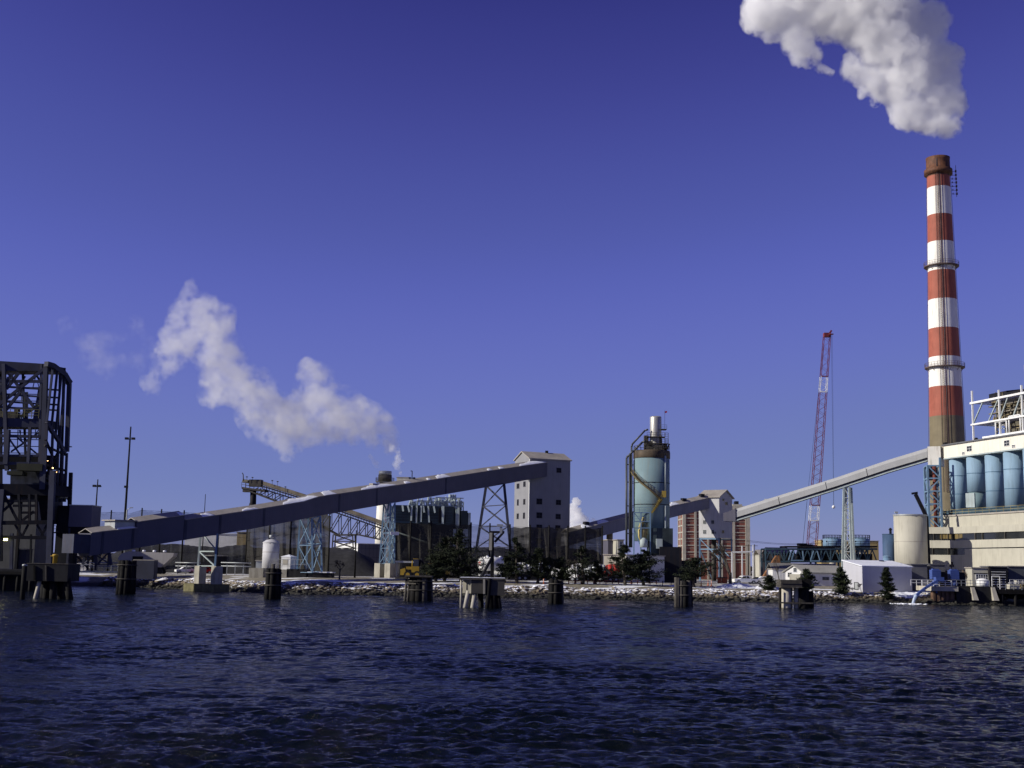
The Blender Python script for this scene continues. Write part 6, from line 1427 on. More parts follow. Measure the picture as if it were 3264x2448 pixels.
for px in (3105, 3170):
    mb = MB(); a = rq(px, 1872); mb.hexa([(a.x - .4, Yq - .6, .9), (a.x + .6, Yq - .6, .9), (a.x + .6, Yq + .6, .9), (a.x - .4, Yq + .6, .9), (a.x - .55, Yq + .1, a.z), (a.x + .1, Yq + .1, a.z), (a.x + .1, Yq + .6, a.z), (a.x - .55, Yq + .6, a.z)]); mb.build('buttress', m_pier, rd)  # sunlight on the buttresses painted as pale concrete against the dark caisson
mb = MB(); ze2 = rq(3220, 1880).z; mb.box(((xc + xd) / 2, Yq + 5, ze2 - .4), (xd - xc, 10, .8)); mb.box(((xc + xd) / 2, Yq + 7, ze2 / 2 - 1), (xd - xc - .5, 6, ze2)); mb.build('timber_deck', m_timber, rd)
for k in range(6): mb = MB(); x = xc + .8 + k * 2.6; mb.tube((x, Yq + .4, -2), (x, Yq + .4, ze2 - .8), .3, n=9); mb.build('pile', m_timber, rd)
mb = MB(); railing(mb, [Vector((rq(2940, 1860).x, Yq + .4, zs1)), Vector((rq(3034, 1860).x, Yq + .4, zs1))], 1.15, 1.1, .09, 3); railing(mb, [Vector((rq(2940, 1860).x, Yq + 7, zs1)), Vector((rq(3034, 1860).x, Yq + 7, zs1))], 1.15, 1.1, .08, 2)
mb.build('railing', m_white, rd)
mb = MB(); railing(mb, [Vector((rq(3040, 1860).x, Yq + 1, zc1_)), Vector((rq(3160, 1860).x, Yq + 1, zc1_))], 1.15, .9, .08, 2); railing(mb, [Vector((rq(3185, 1860).x, Yq + 1, ze2)), Vector((rq(3290, 1860).x, Yq + 1, ze2))], 1.1, 1.5, .08, 2); mb.build('railing', m_steel_grey, rd)
# discharge chute with water jet
dc = thing('discharge_chute', 'bright blue curved chute spilling water from the wharf into the harbour', 'chute', rq(2950, 1925))
pts = [rq(x_, y_, -1.0) for x_, y_ in ((2988, 1851), (2972, 1860), (2950, 1874), (2934, 1886), (2921, 1898))]
mb = MB()
for a, b_ in zip(pts[:-1], pts[1:]): mb.beam(a, b_ + (b_ - a) * .08, .62, .45)
mb.build('trough', m_bluepaint, dc)
mb = MB(); mb.beam(rq(2980, 1865, -.5), rq(2986, 1890, 0), .25); mb.box(pts[0] + Vector((.5, .6, .3)), (1.6, 1.4, .8)); mb.build('support', m_bluepaint, dc)
mw_ = bpy.data.materials.new('falling_water'); mw_.use_nodes = True; b = mw_.node_tree.nodes['Principled BSDF']; b.inputs['Base Color'].default_value = (.55, .65, .8, 1); b.inputs['Roughness'].default_value = .2; b.inputs['Alpha'].default_value = .75
mb = MB(); pw = [rq(2920, 1898, -1.2), rq(2915, 1908, -1.4), rq(2912, 1917, -1.5), rq(2910, 1926, -1.6)]
for a, b_, r0_, r1_ in zip(pw[:-1], pw[1:], (.36, .32, .28), (.32, .28, .3)): mb.tube(a, b_, r0_, r1_, n=10, cap=False)
tag(mb.build('water_jet', mw_, dc))
r2 = random.Random(4); mb = MB(); q = wl(2912, 1926)
for k in range(110):
    a = r2.gauss(0, 1.5); d = r2.gauss(0, .8); s = r2.uniform(.04, .16); mb.lathe((q.x + a - 1, q.y + d, r2.uniform(0, .12)), [(s * 1.6, -.15), (s * 1.6, .02), (s * .8, s * .5)], 7)
tag(mb.build('foam', m_snow), 'white foam streak where the blue chute spills into the harbour', 'foam', kind='stuff')
def pump(label, px, py, Y, s=1.0):
    q = at(px, py, Y); t = thing('pump_motor', label, 'pump', (q.x, q.y, zs1), 'blue pump motors on the wharf')
    mb = MB(); mb.lathe((q.x, q.y, 0), [(.8 * s, zs1), (.8 * s, zs1 + .7), (.55 * s, zs1 + .9), (.55 * s, zs1 + 1.3)], 16); mb.build('pedestal', m_bluepaint, t)
    mb = MB(); z = zs1 + 1.3; w_ = 1.0 * s
    mb.box((q.x, q.y, z + .95), (w_ * 1.7, w_ * 1.6, 1.8)); mb.box((q.x, q.y, z + 1.95), (w_ * 1.2, w_ * 1.2, .25))
    for k in range(5): mb.box((q.x, q.y, z + .25 + k * .35), (w_ * 1.78, w_ * 1.68, .07))
    mb.build('motor_housing', m_bluepaint, t)
    mb = MB(); mb.box((q.x + w_ * 1.55, q.y + .4, zs1 + 1.4), (w_ * 1.3, w_ * 1.5, 2.8)); mb.build('control_cabinet', m_steel_dark, t)
pump('left one of the two blue pump motors, above the blue chute', 2981, 1835, Yq + 4)
pump('right one of the two blue pump motors, away from the chute', 3039, 1835, Yq + 4.5)
t, F, w, h = shed('dark grey block house with a rounded roof behind the left blue pump motor', 2906, 2955, 1800, Yq + 14, 4, M('dark_grey_render', (.11, .11, .12), var=.2), 90, roof=m_roof_dark)
t, F, w, h = shed('second dark grey block house with a stepped side behind the white railing', 2964, 3012, 1800, Yq + 15, 4, M('dark_grey_render2', (.12, .12, .125), var=.2), 90, roof=m_roof_dark)
mb = MB(); mb.fbox(F, w + .003, w + 1.9, -4, -.3, zs1 - 1, h - 1.2); mb.build('side_wall', m_steel_dark, t)
t, F, w, h = shed('small cream gatehouse with a barred window on the wharf', 3098, 3151, 1811, Yq + 10, 4, m_cream, 92); window(F, 3111, 1831, 3149, 1848, t, frame=m_white, bars=4, n=.003)
mb = MB(); mb.fbox(F, .3, w - .3, .003, .12, h - 1.1, h - .95); mb.build('name_board', m_steel_dark, t)
vtank('small white tank behind the wharf railing in front of the cream gatehouse', 3113, 3150, 1851, Yq + 4, m_white, zb=zc1_, top='dome', name='small_tank')
t, F, w, h = shed('dark open shelter with white door frame beside the cream gatehouse', 3153, 3211, 1807, Yq + 9, 5, m_steel_dark, 92, roof=m_roof_dark)
mb = MB(); 
for k in range(7): mb.fbox(F, .4, w - .4, .003, .08, h - 1 - k * .5, h - .92 - k * .5)
a0, a1 = F.uat(3160, 1850), F.uat(3185, 1850); zt_ = F.hit(3160, 1836)[1]; mb.beam(F.p(a0, .3, GZ), F.p(a0, .3, zt_), .12); mb.beam(F.p(a1, .3, GZ), F.p(a1, .3, zt_), .12); mb.beam(F.p(a0, .3, zt_), F.p(a1, .3, zt_), .12); mb.build('door_frame', m_white, t)
t, F, w, h = shed('dark flat building at the right frame edge beside the open shelter', 3213, 3320, 1806, Yq + 11, 6, M('slate_cladding', (.07, .075, .085), var=.25), 92)
t = thing('work_boat_gear', 'white and yellow deck machine with rails on the far right wharf', 'machine', (rq(3240, 1880).x, Yq + 2, ze2))
mb = MB(); q = rq(3240, 1870, 2); mb.box(q + Vector((0, 0, 0)), (3.2, 1.6, .9)); mb.box(q + Vector((.6, 0, .8)), (1.5, 1.4, .8)); mb.build('housing', m_cream, t)
mb = MB(); mb.box(q + Vector((.9, -.85, .1)), (.9, .1, .9)); mb.box(q + Vector((1.9, 0, .2)), (.5, 1.2, .6)); mb.build('engine_cover', m_yellow, t)
mb = MB(); mb.beam(q + Vector((-1.8, -.6, .7)), q + Vector((1.2, -.6, .7)), .15); railing(mb, [q + Vector((-1.6, -.8, .45)), q + Vector((1.8, -.8, .45))], .9, .7, .06); mb.build('rail', m_white, t)
t = thing('lamp_post', 'short black lamp post behind the right blue pump motor', 'lamp post', rq(3033, 1850, 6)); q = rq(3033, 1803, 6); mb = MB(); mb.tube((q.x, q.y, zs1), q, .09); mb.box(q, (.9, .5, .5)); mb.box(q + Vector((.1, 0, .5)), (.4, .3, .5)); mb.build('post', m_steel_dark, t)
# ================================================================== masts, poles, tanks, kiosk, vehicles
def mast(label, px, pyt, Y, lamp_y, r=.3, lamps=(-1, 1), mid=None):
    a = at(px, pyt, Y); t = thing('light_mast', label, 'mast', (a.x, a.y, GZ), 'tall masts in the coal yard')
    mb = MB(); mb.tube((a.x, a.y, GZ), a, r, r * .45, n=10); mb.build('pole', m_timber, t)
    if lamp_y:
        z = at(px, lamp_y, Y).z
        mb = MB(); mb.beam((a.x - 1.0, a.y, z), (a.x + 1.0, a.y, z), .12); mb.build('cross_arm', m_steel_dark, t)
        for s in lamps: mb = MB(); mb.box((a.x + s * .75, a.y, z + .15), (.75, .7, .5)); mb.build('floodlight', m_steel_dark, t)
    if mid: z = at(px, mid, Y).z; mb = MB(); mb.box((a.x - .1, a.y - .3, z), (.8, .5, .5)); mb.build('junction_box', m_steel_dark, t)
    return t
mast('tallest light mast with twin floodlights near the top, left of the netting', 417, 1360, 285, 1400, .36, mid=1552)
mast('shorter light mast with a floodlight cluster next to the dark blue hopper', 312, 1528, 290, 1551, .28, lamps=(-.9, .5))
mast('thin plain pole rising above the roof of the long conveyor', 655, 1575, 300, None, .16)
mast('wooden pole between the stacker pylon and the bare tree', 1136, 1690, 262, None, .2)
mast('thin pole in front of the faded blue silo', 2070, 1700, 255, None, .13)
t = thing('lamp_post', 'short lamp post with an arm at the foot of the tallest mast', 'lamp post', at(405, 1655, 284)); q = at(405, 1625, 284); mb = MB(); mb.tube((q.x, q.y, GZ), q, .14); mb.tube(q, q + Vector((.9, 0, .5)), .07); mb.box(q + Vector((1.0, 0, .5)), (.6, .3, .2)); mb.build('post', m_steel_grey, t)

t, c, r_, zt_ = vtank('pale lilac upright tank standing next to the white kiosk', 839, 891, 1730, 262, M('pale_lilac_tank', (.50, .50, .52), var=.05, dirt=(.3, .28, .26), dirt_amt=.3), top='dome', seams=(.66,), pyb=1818)
mb = MB(); mb.tube((c.x, c.y, zt_ + 1), (c.x, c.y, zt_ + 1.6), .5); mb.build('manhole', m_steel_grey, t)
c = at(925, 1800, 258); KF = Frame((c.x, c.y), 100)
ks = thing('kiosk', 'white control kiosk on a concrete block by the pale lilac tank', 'kiosk', KF.p(-1, -1, GZ))
K2_ = Frame((c.x, c.y), 40); a = KF.uat(898); b_ = K2_.uat(947); zk1, zk0 = KF.hit(925, 1776)[1], KF.hit(925, 1816)[1]
mb = MB(); V = [KF.p(a, 0, 0), KF.p(0, 0, 0), K2_.p(b_, 0, 0), KF.p(a, 0, 0) + K2_.u * b_]
mb.hexa([v + Vector((0, 0, zk0)) for v in V] + [v + Vector((0, 0, zk1)) for v in V]); mb.build('wall', m_white, ks)
mb = MB(); mid = sum(V, Vector()) / 4; V2 = [mid + (v - mid) * 1.06 for v in V]; mb.add([v + Vector((0, 0, zk1 + .003)) for v in V2] + [v + Vector((0, 0, zk1 + .12)) for v in V2] + [mid + Vector((0, 0, zk1 + .55))], [(3, 2, 1, 0), (0, 1, 5, 4), (1, 2, 6, 5), (2, 3, 7, 6), (3, 0, 4, 7), (4, 5, 8), (5, 6, 8), (6, 7, 8), (7, 4, 8)]); mb.build('roof', m_snow, ks)
mb = MB(); u, z = KF.hit(910, 1793); mb.fbox(KF, u - .6, u + .5, .003, .03, z - .5, z + .6); mb.fbox(KF, a, 0, .004, .03, z - .72, z - .66); mb.build('notice_panel', m_pier, ks)
cb = thing('plinth_block', 'pale concrete block carrying the lilac tank and the white kiosk', 'block', at(870, 1830, 258))
F = Frame(at(794, 1815, 257)[:2], 92); w = F.uat(918); mb = MB(); mb.fbox(F, 0, F.uat(842), -5, 0, GZ - .5, F.hit(842, 1811)[1]); mb.fbox(F, F.uat(893), w, -4, .3, GZ - .8, F.hit(900, 1815)[1]); mb.fbox(F, F.uat(842), F.uat(893), -5, -.5, GZ - .5, F.hit(842, 1820)[1]); mb.build('block', m_conc, cb)
mb = MB(); mb.fbox(F, w + .003, F.uat(980), -4.5, .2, GZ - .8, F.hit(900, 1813)[1]); mb.build('dark_side', m_conc_dark, cb)
mb = MB(); railing(mb, [F.p(F.uat(864), .4, F.hit(864, 1812)[1]), F.p(F.uat(980), .4, F.hit(864, 1812)[1])], 1.9, 1.2, .07, 2); mb.build('railing', m_steel_grey, cb)
t, F, w, h = shed('long low black retaining box right of the white kiosk', 983, 1058, 1825, 256, 3, m_steel_dark, 92, roof=m_snow)
t, F, w, h = shed('dark hut with a pale roof edge behind the first white trestle', 652, 708, 1772, 290, 5, m_steel_dark, 90, roof=m_conc)
t, F, w, h = shed('small grey transformer cabinet left of the pale lilac tank', 816, 838, 1788, 268, 3, m_steel_grey, 90)
t, F, w, h = shed('low tan building end peeping out below the long conveyor', 756, 788, 1697, 330, 4, m_tan, 90)
t, F, w, h = shed('snow roofed white shed behind the netting left of the tan building end', 590, 756, 1700, 345, 8, m_white, 90, roof=m_snow)

# bulk trailer left
Yv = 262; F = Frame(at(375, 1800, Yv)[:2], 92); z0, z1 = GZ + 1.3, F.hit(400, 1757)[1]; uR = F.uat(555)
bt = thing('bulk_trailer', 'long pale grey bulk trailer with sloping ends below the long conveyor', 'trailer', F.p(uR / 2, -1.4, GZ))
mb = MB(); mb.prism(F, [(0, z1 - 1.4), (.6, z1 - .5), (2.2, z1), (uR, z1 - .2), (uR - .15, z1 - .9), (uR - 2.6, z0 + .1), (2.0, z0 + .1), (.1, z1 - 1.9)], -2.6, 0); mb.build('hopper_body', M('pale_grey_trailer', (.38, .36, .35), var=.1, dirt=(.15, .13, .11)), bt)
mb = MB(); mb.fbox(F, uR * .26, uR * .45, .003, .04, z0 + 1.3, z0 + 2.3)
mb.fbox(F, .8, uR - 2, -2.2, -.4, z0 - .3, z0 + .09); mb.build('chassis', m_steel_dark, bt)
mb = MB()
for u in (2.8, 5.0, 7.2, 9.4): mb.lathe(F.p(u, -1.3, z1 - .05), [(.35, 0), (.35, .35), (.1, .4)], 10)
mb.build('hatch', m_snow, bt)
for u in (1.6, 2.8, uR - 3.8, uR - 2.7):
    for n in (-.25, -2.4):
        mb = MB(); mb.tube(F.p(u, n - .15, GZ + .5), F.p(u, n + .15, GZ + .5), .5, n=16); mb.build('wheel', m_black, bt)
t, F2_, w, h = shed('long dark blue container standing behind the solid black pile cluster', 424, 492, 1786, 255, 2.4, m_steel_navy, 92, kind='container', cat='container', overhang=0)
# guard rail line, pipe runs
mb = MB(); 
for y in (1793, 1804):
    for a, b_ in ((250, 420), (560, 640), (705, 800)): mb.tube(at(a, y - (420 - a) * .0 , 268), at(b_, y + 2, 266), .13, n=6)
for px in range(256, 800, 26):
    if not (420 < px < 560 or 640 < px < 705): q = at(px, 1800, 267); mb.beam((q.x, q.y, GZ), (q.x, q.y, q.z), .14)
tag(mb.build('pipe_run', m_steel_grey), 'low silver pipe run on short posts along the left yard', 'pipe')
mb = MB(); a0 = at(1258, 1790, 274); b0 = at(1330, 1792, 274); mb.beam(a0, b0, .4); mb.beam((a0.x + .5, a0.y, GZ), a0 + Vector((.5, 0, 0)), .2); mb.beam((b0.x - .5, b0.y, GZ), b0 - Vector((.5, 0, 0)), .2); tag(mb.build('barrier', m_steel_grey), 'long pale barrier rail at the foot of the netting left of the loader', 'barrier')

def wheel(parent, c, r, w, az, rim=m_steel_grey):
    d = Vector((math.cos(R(az)), -math.sin(R(az)), 0)); mb = MB(); mb.tube(c - d * w / 2, c + d * w / 2, r, n=20); o = mb.build('wheel', m_black, parent)
    mb = MB(); mb.tube(c + d * (w / 2 - .02), c + d * (w / 2 + .02), r * .55, n=14); mb.build('rim', rim, o)
# white pickup
q = gflat(2373, 1861); PF = Frame((q.x, q.y), 76)      # front of the car points left
pk = thing('pickup_truck', 'white pickup truck parked on the snowy yard right of the bare tree', 'pickup truck', (q.x, q.y, GZ))
hw = .95
def car_sec(mb, prof, n0, n1): mb.prism(PF, [(u, GZ + z) for u, z in prof], n0, n1)
mb = MB(); car_sec(mb, [(-2.75, .45), (-2.8, .95), (-2.65, 1.08), (-1.35, 1.18), (-.95, 1.2), (2.75, 1.15), (2.8, .5), (2.3, .42), (2.15, .75), (1.5, .75), (1.3, .42), (-1.3, .40), (-1.5, .75), (-2.1, .75), (-2.3, .42)], -hw, hw); mb.build('body', m_white, pk)
mb = MB(); car_sec(mb, [(-1.3, 1.17), (-.75, 1.78), (-.3, 1.86), (.75, 1.86), (1.05, 1.75), (1.15, 1.17)], -hw + .12, hw - .12); cab = mb.build('cab', m_white, pk)
mb = MB(); car_sec(mb, [(-1.05, 1.24), (-.65, 1.68), (.05, 1.72), (.05, 1.24)], hw - .125, hw - .10); car_sec(mb, [(.15, 1.24), (.15, 1.72), (.72, 1.72), (.92, 1.24)], hw - .125, hw - .10); mb.build('side_window', m_glass, cab)
mb = MB(); mb.fbox(PF, -1.24, -.80, -.75, .75, GZ + 1.3, GZ + 1.62); mb.build('windscreen', m_glass, cab)
mb = MB(); mb.fbox(PF, 1.25, 2.7, -.8, .8, GZ + 1.14, GZ + 1.17); mb.build('cargo_bed', m_black, pk)
mb = MB(); mb.fbox(PF, -.2, 0, hw, hw + .03, GZ + .95, GZ + 1.0); mb.build('door_handle', m_steel_grey, pk)
for u in (-1.8, 1.82):
    for n in (-hw + .1, hw - .06): wheel(pk, PF.p(u, n, GZ + .40), .40, .26, PF.az)
for n in (-.7, .7): mb = MB(); mb.fbox(PF, -2.83, -2.74, n - .18, n + .18, GZ + .78, GZ + .95); mb.build('headlight', m_glass_tan, pk)
# second vehicle: dark small van behind snow bank
def simple_car(label, px, py, az, m, kind='parked_car', cat='car', s=1.0, zg=GZ):
    q = gflat(px, py); F = Frame((q.x, q.y), az); t = thing(kind, label, cat, (q.x, q.y, zg), 'vehicles parked in the yard')
    mb = MB(); pr = lambda P_: [(u * s, zg + z * s) for u, z in P_]
    mb.prism(F, pr([(-2.2, .35), (-2.25, .8), (-1.4, .95), (-.9, .98), (1.9, .95), (2.2, .85), (2.2, .35)]), -.85 * s, .85 * s); mb.build('body', m, t)
    mb = MB(); mb.prism(F, pr([(-1.2, .95), (-.5, 1.45), (1.0, 1.47), (1.7, .93)]), -.74 * s, .74 * s); c = mb.build('cab', m, t)
    mb = MB(); mb.prism(F, pr([(-.95, 1.0), (-.42, 1.38), (.9, 1.40), (1.4, 1.0)]), .742 * s, .76 * s); mb.build('side_window', m_glass, c)
    for u in (-1.4, 1.4):
        for n in (-.75, .78): wheel(t, F.p(u * s, n * s, zg + .33 * s), .33 * s, .2 * s, az)
    return t
simple_car('dark parked car half hidden right of the white pickup', 2412, 1857, 100, m_steel_dark)
simple_car('white parked van beside the rusty chute', 2436, 1842, 80, m_white, s=1.2)
simple_car('small white parked car behind the low silver pipe run, left of the first white trestle', 590, 1812, 60, m_white)
simple_car('red parked car glimpsed between the legs of the first white trestle', 652, 1814, 90, M('red_car_paint', (.5, .02, .015)))
# loader
q = at(1315, 1838, 268); LF = Frame((q.x, q.y), 85); lo = thing('wheel_loader', 'yellow wheel loader parked below the dark netting', 'loader', LF.p(0, 0, GZ))
def px_u(px): return LF.uat(px, 1810)
mb = MB(); ua_, ub_ = px_u(1290), px_u(1336); zt_ = LF.hit(1320, 1805)[1]; zm_ = LF.hit(1320, 1820)[1]
mb.fbox(LF, px_u(1312), ub_, -2.2, 0, zm_ - .3, zt_); mb.fbox(LF, ua_ + .3, px_u(1312), -1.8, -.2, zt_ - .7, zt_ - .1); mb.build('body', m_yellow, lo)
mb = MB(); mb.fbox(LF, px_u(1318), px_u(1334), -1.8, -.3, zt_ + .003, zt_ + 1.5); mb.build('cab', m_glass, lo)
mb = MB(); mb.fbox(LF, px_u(1317), px_u(1335), -1.9, -.2, zt_ + 1.503, zt_ + 1.65); mb.tube(LF.p(px_u(1314), -.8, zt_), LF.p(px_u(1314), -.8, zt_ + 1.2), .12); mb.build('cab_roof', m_yellow, lo)
mb = MB(); mb.prism(LF, [(ua_ - .9, zm_ - .9), (ua_ - .9, zm_ + .3), (ua_ + .1, zm_ + .6), (ua_ + .3, zm_ - .9)], -2.4, .2); mb.build('bucket', m_yellow, lo)
for px in (1300, 1330):
    for n in (0, -2.2): wheel(lo, LF.p(px_u(px), n, GZ + .8), .8, .5, 85, m_yellow)
q = at(1385, 1838, 268); LF = Frame((q.x, q.y), 95); ex = thing('backhoe', 'yellow machine with a cab roof and a raised arm left of the biggest pine group', 'excavator', LF.p(0, 0, GZ))
mb = MB(); mb.fbox(LF, -1.8, 3, -2, 0, GZ + 1.0, GZ + 1.7); mb.fbox(LF, -1.6, -.6, -1.8, -.2, GZ + 3.1, GZ + 3.3); mb.build('chassis', m_yellow, ex)
mb = MB(); mb.fbox(LF, -1.5, -.1, -1.7, -.3, GZ + 1.7, GZ + 3.1); mb.build('cab', m_glass, ex)
mb = MB(); mb.path([LF.p(-2, -1, GZ + 1.3), LF.p(-2.6, -1, GZ + 3.0), LF.p(-3.2, -1, GZ + 4.2), LF.p(-3.6, -1, GZ + 2.4)], .22); mb.build('arm', m_steel_dark, ex)
mb = MB(); mb.beam(LF.p(.2, .1, GZ + 1.7), LF.p(.5, .1, GZ + 2.7), .4); mb.build('seat', m_orange, ex)
for u in (-1.2, 2.0):
    for n in (.05, -2.05): wheel(ex, LF.p(u, n, GZ + .6), .6, .4, 95, m_yellow)
# white tanker trailer
q = at(1600, 1838, 266); TF = Frame((q.x, q.y), 60); tk = thing('tank_trailer', 'white tank trailer with a red marked end behind the post on the mooring platform', 'tank trailer', TF.p(0, 0, GZ))
u0, u1 = TF.uat(1545), TF.uat(1590)
zc = TF.hit(1560, 1797)[1]; mb = MB(); mb.tube(TF.p(u0, -1.5, zc), TF.p(u1 + 3, -1.5, zc), 1.45, n=28); mb.build('tank', m_white, tk)
mb = MB(); mb.tube(TF.p(u0 - .25, -1.5, zc), TF.p(u0 - .003, -1.5, zc), .9, 1.43, n=28); mb.build('tank_end', m_white, tk)
mb = MB(); d_ = -TF.u; n_ = TF.n
for k in range(2): mb.fbox(TF, u0 - .36, u0 - .22, -2.0, -1.1, zc - .35 + k * .45, zc - .1 + k * .45)
mb.build('marking', M('red_marking', (.55, .04, .03)), tk)
mb = MB(); mb.fbox(TF, u0 - .6, u1 + 2, -2.3, -.7, GZ + .9, GZ + 1.2); mb.beam(TF.p(u0 - .8, -1.5, GZ + 1.0), TF.p(u0 - 2.0, -1.5, GZ + 1.0), .3); mb.build('chassis', m_white, tk)
for u in (u0 + .8, u0 + 2.0):
    for n in (-.4, -2.6): wheel(tk, TF.p(u, n, GZ + .5), .5, .3, 60)
mb = MB(); 
for k in range(3): mb.lathe(TF.p(u0 + 1.5 + k * 1.6, -1.5, zc + 1.4), [(.3, 0), (.3, .25), (.05, .3)], 10)
mb.build('hatch', m_snow, tk)
# concrete mixers
def mixer(label, px, az, m_drum, m_cab, dy=6):
    q = at(px, 1838, 262 + dy); F = Frame((q.x, q.y), az); t = thing('concrete_mixer', label, 'mixer truck', F.p(0, 0, GZ), 'concrete mixer trucks')
    d0, d1 = F.p(-2.2, 0, GZ + 2.0), F.p(2.4, 0, GZ + 3.1); ax = (d1 - d0)
    mb = MB(); pts = [(0, .5), (.12, 1.0), (.4, 1.3), (.62, 1.25), (.9, .75), (1.0, .5)]
    for (a, ra), (b_, rb_) in zip(pts[:-1], pts[1:]): mb.tube(d0 + ax * a, d0 + ax * b_, ra, rb_, n=22)
    mb.build('drum', m_drum, t)
    mb = MB()
    for a, ra in ((.2, 1.13), (.4, 1.32), (.62, 1.27), (.8, 1.0)): mb.tube(d0 + ax * a, d0 + ax * (a + .02), ra, ra, n=22)
    mb.build('drum_ring', m_dust, t)
    mb = MB(); mb.fbox(F, -4.0, 3, -.9, .9, GZ + .9, GZ + 1.15); mb.beam(F.p(2.6, 0, GZ + 1), F.p(2.6, 0, GZ + 2.8), .5); mb.beam(F.p(2.6, .2, GZ + 2.6), F.p(3.6, .5, GZ + 1.8), .35); mb.build('chassis', m_steel_dark, t)
    mb = MB(); mb.prism(F, [(-5.4, GZ + .8), (-5.4, GZ + 1.9), (-4.9, GZ + 2.8), (-3.6, GZ + 2.8), (-3.6, GZ + .8)], -1.1, 1.1); c = mb.build('cab', m_cab, t)
    mb = MB(); mb.fbox(F, -5.0, -4.0, 1.102, 1.12, GZ + 1.9, GZ + 2.5); mb.build('side_window', m_glass, c)
    for u in (-4.6, .2, 1.4):
        for n in (-.95, .95): wheel(t, F.p(u, n, GZ + .5), .5, .35, az)
    return t
mixer('concrete mixer with a ribbed grey drum seen between two pines', 1895, 105, m_steel_grey, m_white)
mixer('concrete mixer with a white drum mostly hidden behind the slim dark pines', 1838, 100, m_white, m_white, 8)
mixer('concrete mixer with a red cab behind the big spreading pine', 1945, 100, M('red_cab', (.45, .03, .02)), M('red_cab', (.45, .03, .02)), 9)
mixer('white mixer behind the pines right of the white tank trailer', 1655, 95, m_white, m_white, 7)
mixer('pale mixer with a blue grey drum left of the slim dark pile cluster', 1718, 95, M('blue_grey_drum', (.3, .33, .42)), m_white, 9)
# containers, cones, posts
for px0, px1, lab in ((2288, 2300, 'small orange skip, left of the pair beside the bare tree'), (2302, 2318, 'small orange skip, right of the pair beside the bare tree')):
    t, F_, w, h = shed(lab, px0, px1, 1842, 290, 1.6, m_orange, 95, kind='skip', cat='skip', overhang=.05, roof=m_rusty)
def delineator(label, px, py):
    q = gflat(px, py); t = thing('traffic_post', label, 'traffic post', q, 'orange traffic posts on the road')
    mb = MB(); mb.lathe(q, [(.28, 0), (.28, .08), (.1, .12), (.09, 1.05), (.03, 1.1)], 12); mb.build('post', m_orange, t)
    mb = MB()
    for z in (.6, .85): mb.lathe(q, [(.105, z), (.105, z + .1)], 12, caps=False)
    mb.build('reflective_band', m_white, t)
delineator('leftmost of the three orange posts between the pine and the snow bank', 2235, 1868)
delineator('middle of the three orange posts between the pine and the snow bank', 2257, 1867)
delineator('rightmost of the three orange posts, nearest the snow bank', 2268, 1868)
delineator('lone orange post in front of the grey ribbed shed', 2013, 1860)
delineator('lone orange post right of the pile platform, beyond the snowy bank', 1733, 1862)
rb = random.Random(3); mb = MB(); pts_ = [gflat(px, 1862) for px in range(1812, 2112, 20)]
for k, q in enumerate(pts_):
    mb.beam(q, q + Vector((0, 0, .75)), .18)
    if k:
        for z in (.35, .68): mb.beam(pts_[k - 1] + Vector((0, 0, z)), q + Vector((0, 0, z)), .12)
tag(mb.build('guard_rail', M('red_brown_rail', (.16, .035, .03), var=.3)), 'low red-brown guard rail along the road under the slim dark pines', 'guard rail')
mb = MB(); pts_ = [gflat(px, 1866) for px in (2112, 2139, 2166)]
for k, q in enumerate(pts_):
    mb.beam(q, q + Vector((0, 0, .9)), .14)
    if k: mb.beam(pts_[k - 1] + Vector((0, 0, .85)), q + Vector((0, 0, .85)), .1)
tag(mb.build('guard_rail', m_steel_dark), 'short dark rail with three posts left of the right twin pile cluster', 'guard rail')
for px, lab in ((2385, 'wooden utility pole behind the white pipe gantry'), (2405, 'wooden utility pole at the right end of the white pipe gantry')):
    q = at(px, 1735, 345); t = thing('utility_pole', lab, 'utility pole', (q.x, q.y, GZ)); mb = MB(); mb.tube((q.x, q.y, GZ), q, .16, .11, n=8); mb.build('pole', m_bark, t)
    mb = MB(); mb.beam(q + Vector((-.9, 0, -.4)), q + Vector((.9, 0, -.4)), .12); mb.build('cross_arm', m_bark, t)
t = thing('pipe_gantry', 'white goal-shaped pipe gantry in front of the brick building foot', 'gantry', at(2366, 1800, 330))
mb = MB(); A = [at(px, py, 330) for px, py in ((2333, 1760), (2400, 1758))]
for a in A: mb.beam((a.x, a.y, GZ), a, .35)
mb.beam(A[0], A[1], .35); q = at(2365, 1740, 330); mb.beam((q.x, q.y, GZ), q, .3); q = at(2400, 1738, 330); mb.beam((q.x, q.y, GZ), q, .25); mb.build('frame', m_white, t)
# power lines
mb = MB()
for y0, y1 in ((1722, 1730), (1726, 1731), (1768, 1772)):
    a, b_ = at(2380, y0, 350), at(2620, y1, 350)
    prev = a
    for k in range(1, 13): f = k / 12; q = a.lerp(b_, f) - Vector((0, 0, 1.0 * math.sin(math.pi * f) * .6)); mb.beam(prev, q, .07); prev = q
tag(mb.build('power_line', m_steel_dark), 'thin sagging power lines between the brick building and the red crane', 'cable')
# background beyond
for px0, px1, py, Y_, m_, lab in ((2420, 2446, 1768, 520, m_cream, 'far cream house left of the rusty chute'), (2452, 2520, 1764, 430, m_tan, 'far tan gabled warehouse behind the left end of the teal truss'), (1128, 1190, 1772, 460, m_cream, 'far pale shed behind the grey panelled front'), (2150, 2172, 1757, 520, m_pier, 'far concrete block left of the brick building')):
    shed(lab, px0, px1, py, Y_, 12, m_, 90, rise=2.0 if m_ is not m_pier else 0, cat='house', kind='house')

